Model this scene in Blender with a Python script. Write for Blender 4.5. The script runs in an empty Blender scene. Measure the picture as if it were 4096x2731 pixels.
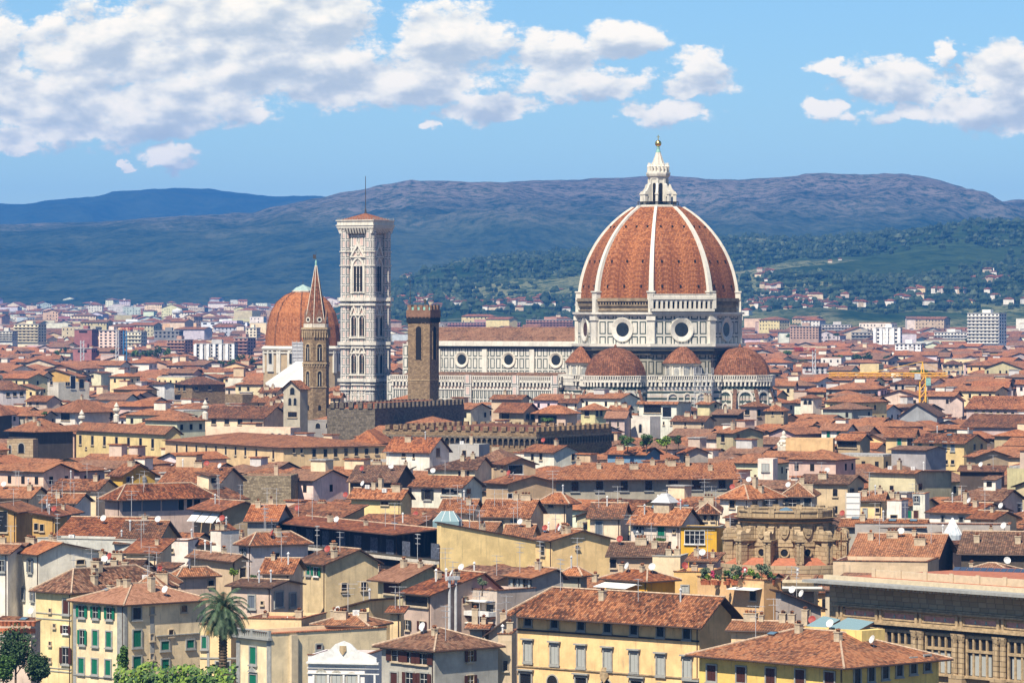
import bpy, math, random
from mathutils import Vector, Matrix, noise as mn
random.seed(11)
R = math.radians
sc = bpy.context.scene
col = bpy.data.collections.new("florence"); sc.collection.children.link(col)
# ---------------------------------------------------------------- camera
F = 16718.0; ZC = 56.0; HY = 1245.0          # focal length and horizon row in photograph pixels (4096 wide)
cam = bpy.data.cameras.new("camera"); camo = bpy.data.objects.new("camera", cam); col.objects.link(camo)
camo.location = (0, 0, ZC); camo.rotation_euler = (R(90), 0, 0)
cam.sensor_width = 36.0; cam.lens = 36.0*F/4096.0
cam.shift_y = -(2731/2.0-HY)/4096.0
cam.clip_start = 1.0; cam.clip_end = 60000
sc.camera = camo
# ---------------------------------------------------------------- exposure
sc.view_settings.view_transform = 'Standard'; sc.view_settings.look = 'None'
sc.view_settings.exposure = 0.80; sc.view_settings.gamma = 1.0
SUN_AZ, SUN_EL = 26.0, 52.0                   # sun: degrees to the left of straight behind the camera, elevation
sdir = Vector((-math.sin(R(SUN_AZ))*math.cos(R(SUN_EL)), -math.cos(R(SUN_AZ))*math.cos(R(SUN_EL)), math.sin(R(SUN_EL))))
sl = bpy.data.lights.new("sun", 'SUN'); sl.energy = 5.0; sl.angle = R(0.5); sl.color = (1.0, 0.91, 0.765)
so = bpy.data.objects.new("sun", sl); col.objects.link(so)
so.rotation_euler = (-sdir).to_track_quat('-Z', 'Y').to_euler(); so.location = (0, 0, 900)
# ---------------------------------------------------------------- node helpers
class NT:
    def __init__(s, tree): s.t = tree; s.n = tree.nodes; s.l = tree.links
    def put(s, sock, v):
        if hasattr(v, 'is_linked') or isinstance(v, bpy.types.NodeSocket): s.l.new(v, sock)
        elif isinstance(v, (tuple, list)) and len(v) == 3 and sock.type == 'RGBA': sock.default_value = (*v, 1)
        else: sock.default_value = v
    def m(s, op, a, b=0.0, c=0.0, clamp=False):
        n = s.n.new('ShaderNodeMath'); n.operation = op; n.use_clamp = clamp
        for i, v in enumerate((a, b, c)): s.put(n.inputs[i], v)
        return n.outputs[0]
    def v(s, op, a, b=(0, 0, 0)):
        n = s.n.new('ShaderNodeVectorMath'); n.operation = op
        s.put(n.inputs[0], a)
        if op == 'SCALE': s.put(n.inputs['Scale'], b)
        else: s.put(n.inputs[1], b)
        return n.outputs['Value'] if op in ('LENGTH', 'DOT_PRODUCT', 'DISTANCE') else n.outputs[0]
    def mix(s, f, a, b, mode='MIX'):
        n = s.n.new('ShaderNodeMix'); n.data_type = 'RGBA'; n.blend_type = mode
        s.put(n.inputs[0], f); s.put(n.inputs[6], a); s.put(n.inputs[7], b); return n.outputs[2]
    def noise(s, vec, scale, detail=3, rough=0.55):
        n = s.n.new('ShaderNodeTexNoise'); n.inputs['Scale'].default_value = scale
        n.inputs['Detail'].default_value = detail; n.inputs['Roughness'].default_value = rough
        if vec is not None: s.l.new(vec, n.inputs['Vector'])
        return n.outputs['Fac']
    def white(s, vec):
        n = s.n.new('ShaderNodeTexWhiteNoise'); n.noise_dimensions = '3D'; s.l.new(vec, n.inputs['Vector']); return n.outputs['Value']
    def xyz(s, vec):
        n = s.n.new('ShaderNodeSeparateXYZ'); s.l.new(vec, n.inputs[0]); return n.outputs
    def comb(s, x, y, z=0.0):
        n = s.n.new('ShaderNodeCombineXYZ')
        for i, v in enumerate((x, y, z)): s.put(n.inputs[i], v)
        return n.outputs[0]
    def ss(s, x, a, b, lo=0.0, hi=1.0):
        n = s.n.new('ShaderNodeMapRange'); n.interpolation_type = 'SMOOTHSTEP'
        for i, v in enumerate((x, a, b, lo, hi)): s.put(n.inputs[i], v)
        return n.outputs[0]
    def ramp(s, f, stops):
        n = s.n.new('ShaderNodeValToRGB'); e = n.color_ramp.elements
        while len(e) < len(stops): e.new(0.5)
        for i, (p, c) in enumerate(stops): e[i].position = p; e[i].color = (*c, 1)
        s.l.new(f, n.inputs[0]); return n.outputs[0]
# ---------------------------------------------------------------- sky
def make_world():
    w = bpy.data.worlds.new("World"); sc.world = w; w.use_nodes = True
    T = NT(w.node_tree); T.n.clear()
    out = T.n.new('ShaderNodeOutputWorld'); bg = T.n.new('ShaderNodeBackground')
    bg.inputs['Strength'].default_value = 0.060
    sky = T.n.new('ShaderNodeTexSky'); sky.sky_type = 'NISHITA'; sky.sun_disc = False
    sky.sun_elevation = R(SUN_EL); sky.sun_rotation = R(180+SUN_AZ)
    sky.altitude = 60; sky.air_density = 1.0; sky.dust_density = 0.15; sky.ozone_density = 3.0
    # cloud field as a node group in sky coordinates: p = (x/y, z/y) in thousandths of the focal length
    g = bpy.data.node_groups.new("cloud_field", 'ShaderNodeTree')
    g.interface.new_socket('P', in_out='INPUT', socket_type='NodeSocketVector')
    g.interface.new_socket('D', in_out='OUTPUT', socket_type='NodeSocketFloat'); g.interface.new_socket('L', in_out='OUTPUT', socket_type='NodeSocketFloat')
    G = NT(g); gi = G.n.new('NodeGroupInput'); go = G.n.new('NodeGroupOutput'); P = gi.outputs[0]
    blobs = [(240,120,230,120),(560,50,300,120),(640,150,330,95),(110,235,240,80),(360,235,330,62),(150,300,170,42),(730,50,130,110),(1030,95,130,95),
             (980,175,200,62),(820,205,270,48),(-20,120,75,130),(560,262,80,20),(380,280,190,34),(1285,140,100,68),(1425,92,100,42),(1350,188,170,40),
             (1610,165,72,48),(1600,205,90,24),(1525,258,104,27),(1120,250,110,36),(980,288,28,14),(390,362,62,30),(290,378,18,12),(20,330,90,30),
             (1905,158,48,20),(2050,195,130,55),(2175,125,36,34),(2310,170,95,75),(2250,255,150,45),(1910,252,56,26),(2080,262,90,26),(2340,240,90,60)]
    nz = G.noise(G.v('MULTIPLY', P, (0.0085, 0.015, 1)), 1.0, 7, 0.58)
    nb = G.noise(G.v('MULTIPLY', P, (0.0045, 0.009, 1)), 1.0, 3, 0.5)
    nc = G.noise(G.v('MULTIPLY', P, (0.026, 0.036, 1)), 1.0, 5, 0.6)
    wn = G.n.new('ShaderNodeTexNoise'); wn.inputs['Scale'].default_value = 1.0; wn.inputs['Detail'].default_value = 3.0; G.l.new(G.v('MULTIPLY', P, (0.018, 0.026, 1)), wn.inputs['Vector'])
    PW = G.v('ADD', P, G.v('MULTIPLY', G.v('SUBTRACT', wn.outputs['Color'], (0.5, 0.5, 0.5)), (110.0, 60.0, 0.0)))
    cur = None
    for cx, cy, rx, ry in blobs:
        d = G.v('LENGTH', G.v('MULTIPLY', G.v('SUBTRACT', PW, (cx, cy, 0)), (1/rx, 1/ry, 0)))
        if cur is None: cur = d
        else:
            q = G.n.new('ShaderNodeMath'); q.operation = 'SMOOTH_MIN'
            G.put(q.inputs[0], cur); G.put(q.inputs[1], d); q.inputs[2].default_value = 0.18; cur = q.outputs[0]
    D = G.m('SUBTRACT', 1.16, cur)
    D = G.m('ADD', D, G.m('MULTIPLY', G.m('SUBTRACT', nz, 0.5), 1.9))
    D = G.m('ADD', D, G.m('MULTIPLY', G.m('SUBTRACT', nb, 0.5), 0.8))
    D = G.m('ADD', D, G.m('MULTIPLY', G.m('SUBTRACT', G.m('ABSOLUTE', G.m('SUBTRACT', nc, 0.5)), 0.07), 1.3))
    G.l.new(D, go.inputs[0])
    nl = G.noise(G.v('MULTIPLY', P, (0.009, 0.017, 1)), 1.0, 3, 0.5)
    G.l.new(G.m('ADD', G.m('SUBTRACT', 1.0, G.m('MULTIPLY', cur, 0.7)), G.m('MULTIPLY', nl, 2.6)), go.inputs[1])
    tc = T.n.new('ShaderNodeTexCoord'); x, y, z = T.xyz(tc.outputs['Generated'])
    ay = T.m('MAXIMUM', T.m('ABSOLUTE', y), 0.02)
    K = F/1.7415
    px = T.m('MULTIPLY_ADD', T.m('DIVIDE', x, ay), K, 1176.0)
    py = T.m('MULTIPLY_ADD', T.m('DIVIDE', z, ay), -K, 715.0)
    def field(dx, dy):
        n = T.n.new('ShaderNodeGroup'); n.node_tree = g
        T.l.new(T.comb(T.m('ADD', px, dx), T.m('ADD', py, dy), 0.0), n.inputs[0]); return n.outputs
    (d0, l0), (d1, _), (_, l2) = field(0, 0), field(-8, -14), field(-16, -34)
    mask = T.ss(d0, -0.04, 0.42)
    lit = T.m('ADD', T.m('MULTIPLY', T.m('SUBTRACT', d0, d1), 0.26), T.m('MULTIPLY', T.m('SUBTRACT', l0, l2), 0.58))
    thick = T.ss(d0, 0.3, 1.3)
    base = T.m('ADD', T.m('SUBTRACT', 0.76, T.m('MULTIPLY', thick, 0.40)), lit)
    ccol = T.ramp(base, [(0.0, (6.2, 6.6, 6.5)), (0.35, (7.3, 7.5, 7.0)), (0.58, (9.6, 9.3, 8.1)), (0.80, (12.6, 11.6, 9.2)), (1.0, (14.5, 12.8, 9.8))])
    skc = T.mix(1.0, sky.outputs[0], (0.77, 1.01, 1.20), 'MULTIPLY')
    skc = T.mix(1.0, skc, T.comb(T.ss(z, 0.0, 0.08, 1.17, 0.96), T.ss(z, 0.0, 0.08, 1.10, 0.98), 1.0), 'MULTIPLY')
    c = T.mix(T.m('MULTIPLY', mask, 0.95), skc, ccol)
    T.l.new(c, bg.inputs['Color']); T.l.new(bg.outputs[0], out.inputs['Surface'])
make_world()
# ---------------------------------------------------------------- materials
def newmat(name):
    m = bpy.data.materials.new(name); m.use_nodes = True
    T = NT(m.node_tree); b = T.n['Principled BSDF']; b.inputs['Roughness'].default_value = 0.85
    b.inputs['Specular IOR Level'].default_value = 0.25
    return m, T, b
def bump(T, b, h, s=0.4, d=0.05):
    n = T.n.new('ShaderNodeBump'); n.inputs['Strength'].default_value = s; n.inputs['Distance'].default_value = d
    T.l.new(h, n.inputs['Height']); T.l.new(n.outputs[0], b.inputs['Normal'])
def uv(T): return T.n.new('ShaderNodeTexCoord').outputs['UV']
def objc(T): return T.n.new('ShaderNodeTexCoord').outputs['Object']
def rnd(T): return T.n.new('ShaderNodeObjectInfo').outputs['Random']
def scalec(T, c, f): return T.v('SCALE', c, f)
MAT = {}
def flat(name, c, rough=0.8, var=0.15, scale=1.5, metal=0.0, spec=0.25):
    m, T, b = newmat(name)
    n = T.noise(objc(T), scale, 5, 0.6)
    k = T.ss(n, 0.3, 0.7, 1-var, 1+var)
    T.l.new(scalec(T, T.comb(*c), k), b.inputs['Base Color'])
    b.inputs['Roughness'].default_value = rough; b.inputs['Metallic'].default_value = metal
    b.inputs['Specular IOR Level'].default_value = spec
    MAT[name] = m; return m
def tiles(name, lo, mid, hi, lich=0.42, attr=False, cw=0.36, ch=0.42):
    m, T, b = newmat(name); U = uv(T); u, v, _ = T.xyz(U); r = rnd(T)
    cell = T.comb(T.m('FLOOR', T.m('DIVIDE', u, cw)), T.m('FLOOR', T.m('DIVIDE', v, ch)), T.m('MULTIPLY', r, 91))
    w = T.white(cell)
    U3 = T.comb(u, v, T.m('MULTIPLY', r, 57))
    big = T.noise(U3, 0.22, 4, 0.65); med = T.noise(U3, 1.3, 4, 0.7)
    streak = T.noise(T.comb(T.m('MULTIPLY', u, 1.6), T.m('MULTIPLY', v, 0.25), T.m('MULTIPLY', r, 33)), 1.0, 3)
    f = T.m('ADD', T.m('MULTIPLY', w, 0.58), T.m('MULTIPLY', med, 0.52))
    f = T.m('ADD', f, T.m('MULTIPLY', T.m('SUBTRACT', big, 0.5), 1.1))
    f = T.m('ADD', f, T.m('MULTIPLY', T.m('SUBTRACT', streak, 0.5), 0.4))
    f = T.m('ADD', f, T.m('MULTIPLY', T.m('SUBTRACT', r, 0.5), 0.34))
    c = T.ramp(f, [(0.22, lo), (0.52, mid), (0.85, hi)])
    grey = T.m('MULTIPLY', T.ss(T.m('ADD', T.m('MULTIPLY', T.noise(U3, 0.9, 6, 0.75), 1.0), T.m('MULTIPLY', w, 0.12)), 0.56, 0.72), lich)
    c = T.mix(grey, c, (0.19, 0.145, 0.10))
    if 'dome' not in name:                      # each roof has its own age
        r2 = T.white(T.comb(r, 2.0, 5.0)); c = T.mix(T.m('MULTIPLY', r2, 0.30), c, (0.15, 0.10, 0.066)); c = scalec(T, c, T.m('MULTIPLY_ADD', T.white(T.comb(r, 7.0, 1.0)), 0.36, 0.70))
    h = T.m('ABSOLUTE', T.m('SINE', T.m('MULTIPLY', u, math.pi/cw)))
    row = T.m('FRACT', T.m('DIVIDE', v, ch))
    groove = T.m('MULTIPLY', T.ss(h, 0.0, 0.55, 0.42, 1.06), T.ss(row, 0.0, 0.25, 0.72, 1.0))
    c = scalec(T, c, groove)
    T.l.new(c, b.inputs['Base Color'])
    bump(T, b, T.m('ADD', h, T.m('MULTIPLY', row, -0.5)), 0.6, 0.12)
    MAT[name] = m; return m
tiles('tile_roof', (0.055, 0.021, 0.011), (0.205, 0.070, 0.028), (0.42, 0.165, 0.068))
tiles('tile_roof_orange', (0.085, 0.027, 0.012), (0.26, 0.075, 0.026), (0.46, 0.165, 0.06), 0.28)
tiles('tile_roof_brown', (0.05, 0.024, 0.015), (0.155, 0.070, 0.040), (0.30, 0.15, 0.085), 0.5)
tiles('tile_roof_new', (0.19, 0.085, 0.045), (0.30, 0.135, 0.073), (0.42, 0.205, 0.12), 0.1)
tiles('dome_tiles', (0.165, 0.052, 0.017), (0.285, 0.096, 0.031), (0.40, 0.15, 0.052), 0.22, cw=0.55, ch=0.5)
tiles('small_dome_tiles', (0.10, 0.038, 0.018), (0.175, 0.066, 0.031), (0.26, 0.10, 0.048), 0.25, cw=0.7, ch=0.6)
def plaster(name, attr=False):
    m, T, b = newmat(name)
    if attr:
        a = T.n.new('ShaderNodeAttribute'); a.attribute_name = 'paint'; c = a.outputs['Color']
    else: c = T.n.new('ShaderNodeObjectInfo').outputs['Color']
    U = uv(T); u, v, _ = T.xyz(U); r = rnd(T)
    U3 = T.comb(u, v, T.m('MULTIPLY', r, 71))
    n1 = T.noise(U3, 0.35, 5, 0.65); n2 = T.noise(T.comb(T.m('MULTIPLY', u, 2.2), T.m('MULTIPLY', v, 0.22), T.m('MULTIPLY', r, 13)), 1.0, 4, 0.6)
    n3 = T.noise(U3, 4.0, 3, 0.6)
    k = T.m('ADD', T.ss(n1, 0.3, 0.72, 0.76, 1.08), T.m('MULTIPLY', T.m('SUBTRACT', n3, 0.5), 0.12))
    c2 = scalec(T, c, k)
    st = T.m('MULTIPLY', T.ss(n2, 0.52, 0.76), 0.5)
    c2 = T.mix(st, c2, T.mix(0.6, scalec(T, c, 0.5), (0.17, 0.145, 0.12)))
    pt = T.m('MULTIPLY', T.ss(T.noise(U3, 0.8, 6, 0.7), 0.64, 0.70), 0.35)
    c2 = T.mix(pt, c2, scalec(T, c, 1.14))
    T.l.new(c2, b.inputs['Base Color']); b.inputs['Roughness'].default_value = 0.92
    bump(T, b, n3, 0.25, 0.03)
    MAT[name] = m; return m
plaster('plaster'); plaster('plaster_mass', True)
def rubble(name, lo, hi, mort, sx=0.55, sy=0.32):
    m, T, b = newmat(name); u, v, _ = T.xyz(uv(T)); r = rnd(T)
    row = T.m('FLOOR', T.m('DIVIDE', v, sy))
    uu = T.m('ADD', T.m('DIVIDE', u, sx), T.m('MULTIPLY', T.white(T.comb(row, 3.0, r)), 5))
    w = T.white(T.comb(T.m('FLOOR', uu), row, r))
    big = T.noise(T.comb(u, v, r), 0.3, 5, 0.65)
    f = T.m('ADD', T.m('MULTIPLY', w, 0.6), T.m('MULTIPLY', big, 0.5))
    c = T.ramp(f, [(0.2, lo), (0.9, hi)])
    e = T.m('MINIMUM', T.m('FRACT', uu), T.m('FRACT', T.m('DIVIDE', v, sy)))
    c = T.mix(T.ss(e, 0.05, 0.16, 0.7, 0.0), c, mort)
    T.l.new(c, b.inputs['Base Color']); bump(T, b, T.ss(e, 0.03, 0.2), 0.6, 0.08); b.inputs['Roughness'].default_value = 0.95
    MAT[name] = m; return m
rubble('rubble_stone', (0.15, 0.115, 0.07), (0.36, 0.29, 0.19), (0.10, 0.08, 0.055))
rubble('brown_stone', (0.14, 0.092, 0.05), (0.31, 0.215, 0.12), (0.13, 0.10, 0.06), 0.7, 0.4)
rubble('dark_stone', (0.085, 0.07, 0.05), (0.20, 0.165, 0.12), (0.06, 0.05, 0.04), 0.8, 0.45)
rubble('red_brick', (0.165, 0.085, 0.05), (0.27, 0.15, 0.09), (0.18, 0.12, 0.09), 0.6, 0.3)
rubble('ashlar', (0.31, 0.225, 0.13), (0.44, 0.33, 0.20), (0.22, 0.16, 0.095), 1.6, 0.7)
def marble(name, pw, ph, l0, l1, pink=0.0, base=(0.57, 0.54, 0.465), green=(0.035, 0.055, 0.045), ou=0.0, ov=0.0, stripes=None, age=0.42):
    m, T, b = newmat(name); u, v, _ = T.xyz(uv(T))
    U = T.comb(u, v, 0.0)
    if pw:
        du = T.m('MULTIPLY', T.m('ABSOLUTE', T.m('SUBTRACT', T.m('FRACT', T.m('DIVIDE', T.m('ADD', u, ou), pw)), 0.5)), pw)
        dv = T.m('MULTIPLY', T.m('ABSOLUTE', T.m('SUBTRACT', T.m('FRACT', T.m('DIVIDE', T.m('ADD', v, ov), ph)), 0.5)), ph)
        d = T.m('MINIMUM', T.m('SUBTRACT', pw/2, du), T.m('SUBTRACT', ph/2, dv))
        line = T.m('MULTIPLY', T.m('GREATER_THAN', d, l0), T.m('LESS_THAN', d, l1))
        inner = T.m('MULTIPLY', T.m('GREATER_THAN', d, l1+0.22), pink)
    else: line = 0.0; inner = 0.0
    n = T.noise(U, 0.25, 5, 0.7); n2 = T.noise(T.comb(T.m('MULTIPLY', u, 1.5), T.m('MULTIPLY', v, 0.2), 0.0), 1.0, 4)
    bc = T.mix(T.ss(n, 0.35, 0.7), base, tuple(x*0.78 for x in base))
    bc = T.mix(T.m('MULTIPLY', T.ss(n2, 0.5, 0.75), age), bc, (0.20, 0.18, 0.15))
    c = T.mix(inner, bc, (0.50, 0.30, 0.24)) if pink else bc
    if pw: c = T.mix(line, c, green)
    if stripes:
        per, th, off = stripes
        s = T.m('LESS_THAN', T.m('FRACT', T.m('DIVIDE', T.m('ADD', v, off), per)), th)
        c = T.mix(s, c, green)
        s2 = T.m('LESS_THAN', T.m('FRACT', T.m('DIVIDE', T.m('ADD', v, off+per*0.5), per)), th*0.35)
        c = T.mix(T.m('MULTIPLY', s2, 0.7), c, (0.45, 0.27, 0.22))
    T.l.new(c, b.inputs['Base Color']); b.inputs['Roughness'].default_value = 0.6
    MAT[name] = m; return m
marble('marble_drum', 3.0, 4.9, 0.32, 0.72, ov=0.9)
marble('marble_clerestory', 2.28, 4.1, 0.28, 0.6, ov=0.6)
marble('marble_aisle', 1.5, 4.6, 0.25, 0.62, ov=1.2, green=(0.06, 0.075, 0.065))
marble('marble_striped', 0, 0, 0, 0, stripes=(2.1, 0.36, 0.3))
marble('marble_tribune', 2.2, 6.0, 0.3, 0.6, stripes=(2.4, 0.34, 0.6), age=0.5, base=(0.50, 0.46, 0.37))
marble('marble_old', 3.0, 5.0, 0.3, 0.75, age=0.7, base=(0.32, 0.30, 0.24), green=(0.05, 0.055, 0.04))
marble('marble_tower', 2.6, 3.9, 0.24, 0.52, pink=0.6, base=(0.62, 0.575, 0.51), green=(0.08, 0.10, 0.09), age=0.4)
marble('marble_tower_panel', 1.9, 3.1, 0.2, 0.46, pink=0.65, base=(0.62, 0.575, 0.51), green=(0.08, 0.10, 0.09), age=0.4)
marble('marble_plain', 0, 0, 0, 0, base=(0.62, 0.58, 0.49))
flat('unfinished_masonry', (0.23, 0.175, 0.11), 0.95, 0.35, 0.5)
flat('dark_cornice', (0.055, 0.05, 0.04), 0.9, 0.3, 0.5)
flat('stone_trim', (0.33, 0.31, 0.26), 0.9)
flat('grey_stone_trim', (0.27, 0.27, 0.25), 0.9)
flat('pale_trim', (0.54, 0.49, 0.40), 0.85)
flat('brown_stone_trim', (0.34, 0.25, 0.145), 0.9, 0.3)
flat('glass_dark', (0.012, 0.014, 0.018), 0.12, 0.3, 0.5, spec=0.5)
flat('glass_sky', (0.10, 0.17, 0.22), 0.15, 0.2, 0.5, spec=0.5)
flat('opening_dark', (0.012, 0.011, 0.010), 0.95)
flat('white_frame', (0.60, 0.59, 0.56), 0.6)
flat('gold', (0.85, 0.55, 0.15), 0.25, 0.05, metal=1.0)
flat('green_copper', (0.22, 0.40, 0.34), 0.7, 0.2)
flat('iron', (0.05, 0.045, 0.04), 0.7)
flat('antenna_metal', (0.42, 0.42, 0.42), 0.5)
flat('chimney_plaster', (0.42, 0.34, 0.235), 0.9, 0.2)
flat('mortar', (0.40, 0.29, 0.20), 0.95, 0.3, 3)
flat('gutter', (0.06, 0.035, 0.025), 0.6)
flat('terracotta_floor', (0.33, 0.12, 0.065), 0.9, 0.2)
flat('roof_membrane', (0.30, 0.29, 0.27), 0.9, 0.3)
flat('white_fabric', (0.66, 0.64, 0.59), 0.9, 0.05)
flat('dish_white', (0.56, 0.56, 0.54), 0.5); flat('dish_red', (0.30, 0.06, 0.045), 0.5)
flat('trunk_bark', (0.10, 0.07, 0.045), 0.95, 0.3, 3)
flat('blue_panel', (0.03, 0.10, 0.32), 0.3, 0.1)
flat('solar_panel', (0.04, 0.06, 0.10), 0.2, 0.1)
flat('fresco_dark', (0.030, 0.034, 0.050), 0.9, 0.3)
flat('fresco_panel', (0.075, 0.085, 0.11), 0.9, 0.5, 2.5)
flat('pink_panel', (0.42, 0.24, 0.20), 0.9, 0.2, 2)
flat('yellow_paint', (0.75, 0.40, 0.05), 0.5); flat('red_paint', (0.40, 0.05, 0.04), 0.5); flat('blue_paint', (0.04, 0.16, 0.32), 0.5)
flat('terracotta_pot', (0.42, 0.13, 0.06), 0.8)
flat('scaffold_sheet', (0.42, 0.42, 0.42), 0.8, 0.2)
flat('balcony_plaster', (0.50, 0.415, 0.28), 0.9, 0.1)
def shutter(name, c):
    m, T, b = newmat(name); u, v, _ = T.xyz(uv(T))
    s = T.ss(T.m('FRACT', T.m('DIVIDE', v, 0.14)), 0.1, 0.6, 0.45, 1.0)
    T.l.new(scalec(T, T.comb(*c), s), b.inputs['Base Color']); b.inputs['Roughness'].default_value = 0.6; MAT[name] = m
shutter('shutter_green', (0.008, 0.155, 0.085)); shutter('shutter_grey', (0.42, 0.43, 0.40)); shutter('shutter_brown', (0.075, 0.025, 0.018))
shutter('shutter_blue', (0.13, 0.155, 0.19)); shutter('shutter_dark', (0.03, 0.035, 0.04)); shutter('standing_seam', (0.20, 0.30, 0.32))
def foliage(name, lo, hi):
    m, T, b = newmat(name)
    n = T.noise(objc(T), 0.9, 4, 0.7); g = T.n.new('ShaderNodeNewGeometry').outputs['Random Per Island']
    f = T.m('ADD', T.m('MULTIPLY', n, 0.6), T.m('MULTIPLY', g, 0.45))
    T.l.new(T.ramp(f, [(0.25, lo), (0.8, hi)]), b.inputs['Base Color']); b.inputs['Roughness'].default_value = 0.6
    MAT[name] = m
foliage('leaves_dark', (0.012, 0.03, 0.010), (0.05, 0.095, 0.03)); foliage('woodland', (0.008, 0.02, 0.008), (0.035, 0.055, 0.018)); foliage('woodland_pale', (0.03, 0.045, 0.02), (0.075, 0.095, 0.045)); foliage('leaves_mid', (0.025, 0.06, 0.014), (0.09, 0.17, 0.035))
foliage('leaves_bright', (0.05, 0.10, 0.010), (0.19, 0.28, 0.03)); foliage('leaves_olive', (0.06, 0.085, 0.045), (0.16, 0.20, 0.12))
foliage('leaves_palm', (0.022, 0.045, 0.022), (0.085, 0.13, 0.065)); foliage('leaves_palm_old', (0.10, 0.08, 0.02), (0.30, 0.20, 0.05)); foliage('flowers_pink', (0.30, 0.02, 0.06), (0.6, 0.08, 0.18))
# ---------------------------------------------------------------- mesh builder
class MB:
    def __init__(s): s.v = []; s.f = []; s.m = []; s.k = {}; s.M = None; s.p = []; s.paint = None
    def vi(s, p):
        p = Vector(p)
        if s.M is not None: p = s.M @ p
        k = (round(p.x, 3), round(p.y, 3), round(p.z, 3))
        i = s.k.get(k)
        if i is None: i = len(s.v); s.k[k] = i; s.v.append(tuple(p))
        return i
    def face(s, pts, mat=0):
        ids = []
        for p in pts:
            i = s.vi(p)
            if i not in ids: ids.append(i)
        if len(ids) > 2: s.f.append(ids); s.m.append(mat); s.p.append(s.paint)
    def newpiece(s): s.k = {}
    def box(s, x0, x1, y0, y1, z0, z1, mat=0):
        a, b, c, d = (x0, y0), (x1, y0), (x1, y1), (x0, y1)
        s.loft([[(*q, z0) for q in (a, b, c, d)], [(*q, z1) for q in (a, b, c, d)]], mat)
    def loft(s, rings, mat=0, bot=True, top=True):
        n = len(rings[0])
        for A, B in zip(rings, rings[1:]):
            for i in range(n):
                j = (i+1) % n; s.face([A[i], A[j], B[j], B[i]], mat)
        if bot: s.face(rings[0][::-1], mat)
        if top: s.face(rings[-1], mat)
    def prism(s, poly, z0, z1, mat=0, bot=False, top=True):
        s.loft([[(x, y, z0) for x, y in poly], [(x, y, z1) for x, y in poly]], mat, bot, top)
    def ring(s, n, r, z, a0=0.0, cx=0.0, cy=0.0):
        return [(cx+r*math.cos(a0+2*math.pi*i/n), cy+r*math.sin(a0+2*math.pi*i/n), z) for i in range(n)]
    def lathe(s, prof, n=12, mat=0, a0=0.0, cx=0.0, cy=0.0, bot=True, top=True):
        s.loft([s.ring(n, r, z, a0, cx, cy) for r, z in prof], mat, bot, top)
    def tube(s, p, q, r, n=5, mat=0, r1=None):
        p = Vector(p); q = Vector(q); d = (q-p).normalized(); u = d.orthogonal().normalized(); w = d.cross(u); r1 = r if r1 is None else r1
        A = [tuple(p+(u*math.cos(2*math.pi*i/n)+w*math.sin(2*math.pi*i/n))*r) for i in range(n)]
        B = [tuple(q+(u*math.cos(2*math.pi*i/n)+w*math.sin(2*math.pi*i/n))*r1) for i in range(n)]
        s.loft([A, B], mat)
    def extr(s, poly, y0, y1, mat=0):            # polygon in the xz plane pushed along y
        s.loft([[(x, y1, z) for x, z in poly], [(x, y0, z) for x, z in poly]], mat)
    def holed(s, outer, inner, y0, y1, mat=0):   # frame between two polygons with the same count, in the xz plane
        n = len(outer)
        for i in range(n):
            j = (i+1) % n
            a, b, c, d = outer[i], outer[j], inner[j], inner[i]
            s.face([(a[0], y0, a[1]), (b[0], y0, b[1]), (c[0], y0, c[1]), (d[0], y0, d[1])], mat)
            s.face([(a[0], y1, a[1]), (b[0], y1, b[1]), (b[0], y0, b[1]), (a[0], y0, a[1])], mat)
            s.face([(d[0], y0, d[1]), (c[0], y0, c[1]), (c[0], y1, c[1]), (d[0], y1, d[1])], mat)
    def slab(s, faces, t=0.18, mat=0, smat=None):  # roof sheet of real thickness
        smat = mat if smat is None else smat
        ed = {}
        for fc in faces:
            s.face(fc, mat); s.face([(x, y, z-t) for x, y, z in fc][::-1], smat)
            for i in range(len(fc)):
                a, b = tuple(round(c, 3) for c in fc[i]), tuple(round(c, 3) for c in fc[(i+1) % len(fc)])
                ed[(a, b)] = ed.get((a, b), 0)+1
        for (a, b) in ed:
            if (b, a) not in ed: s.face([a, (a[0], a[1], a[2]-t), (b[0], b[1], b[2]-t), b][::-1], smat)
    def build(s, name, mats, parent=None, loc=(0, 0, 0), color=None):
        me = bpy.data.meshes.new(name); me.from_pydata(s.v, [], s.f)
        if isinstance(mats, str): mats = [mats]
        for q in mats: me.materials.append(MAT[q])
        me.polygons.foreach_set('material_index', s.m)
        ul = me.uv_layers.new(name='UVMap'); data = [0.0]*(2*len(me.loops)); Z = Vector((0, 0, 1))
        for p in me.polygons:
            n = p.normal
            if abs(n.z) > 0.985: t, b = Vector((1, 0, 0)), Vector((0, 1, 0))
            else: t = Z.cross(n).normalized(); b = n.cross(t)
            for li in p.loop_indices:
                co = me.vertices[me.loops[li].vertex_index].co
                data[2*li] = co.dot(t); data[2*li+1] = co.dot(b)
        ul.data.foreach_set('uv', data)
        if any(q is not None for q in s.p):
            ca = me.color_attributes.new('paint', 'FLOAT_COLOR', 'CORNER'); cd = []
            for p, q in zip(me.polygons, s.p):
                q = q or (0.5, 0.5, 0.5)
                cd += [q[0], q[1], q[2], 1.0]*p.loop_total
            ca.data.foreach_set('color', cd)
        o = bpy.data.objects.new(name, me); col.objects.link(o); o.parent = parent; o.location = loc
        if color: o.color = (*color, 1)
        return o
def link(o, parent=None): col.objects.link(o); o.parent = parent; return o
def copyof(src, parent, loc=None, rz=None):
    c = src.copy(); col.objects.link(c); c.parent = parent
    if loc is not None: c.location = loc
    if rz is not None: c.rotation_euler = (0, 0, rz)
    return c
def copy_tree(o, parent=None):
    c = o.copy(); col.objects.link(c); c.parent = parent
    for ch in list(o.children): copy_tree(ch, c)
    return c
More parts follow.
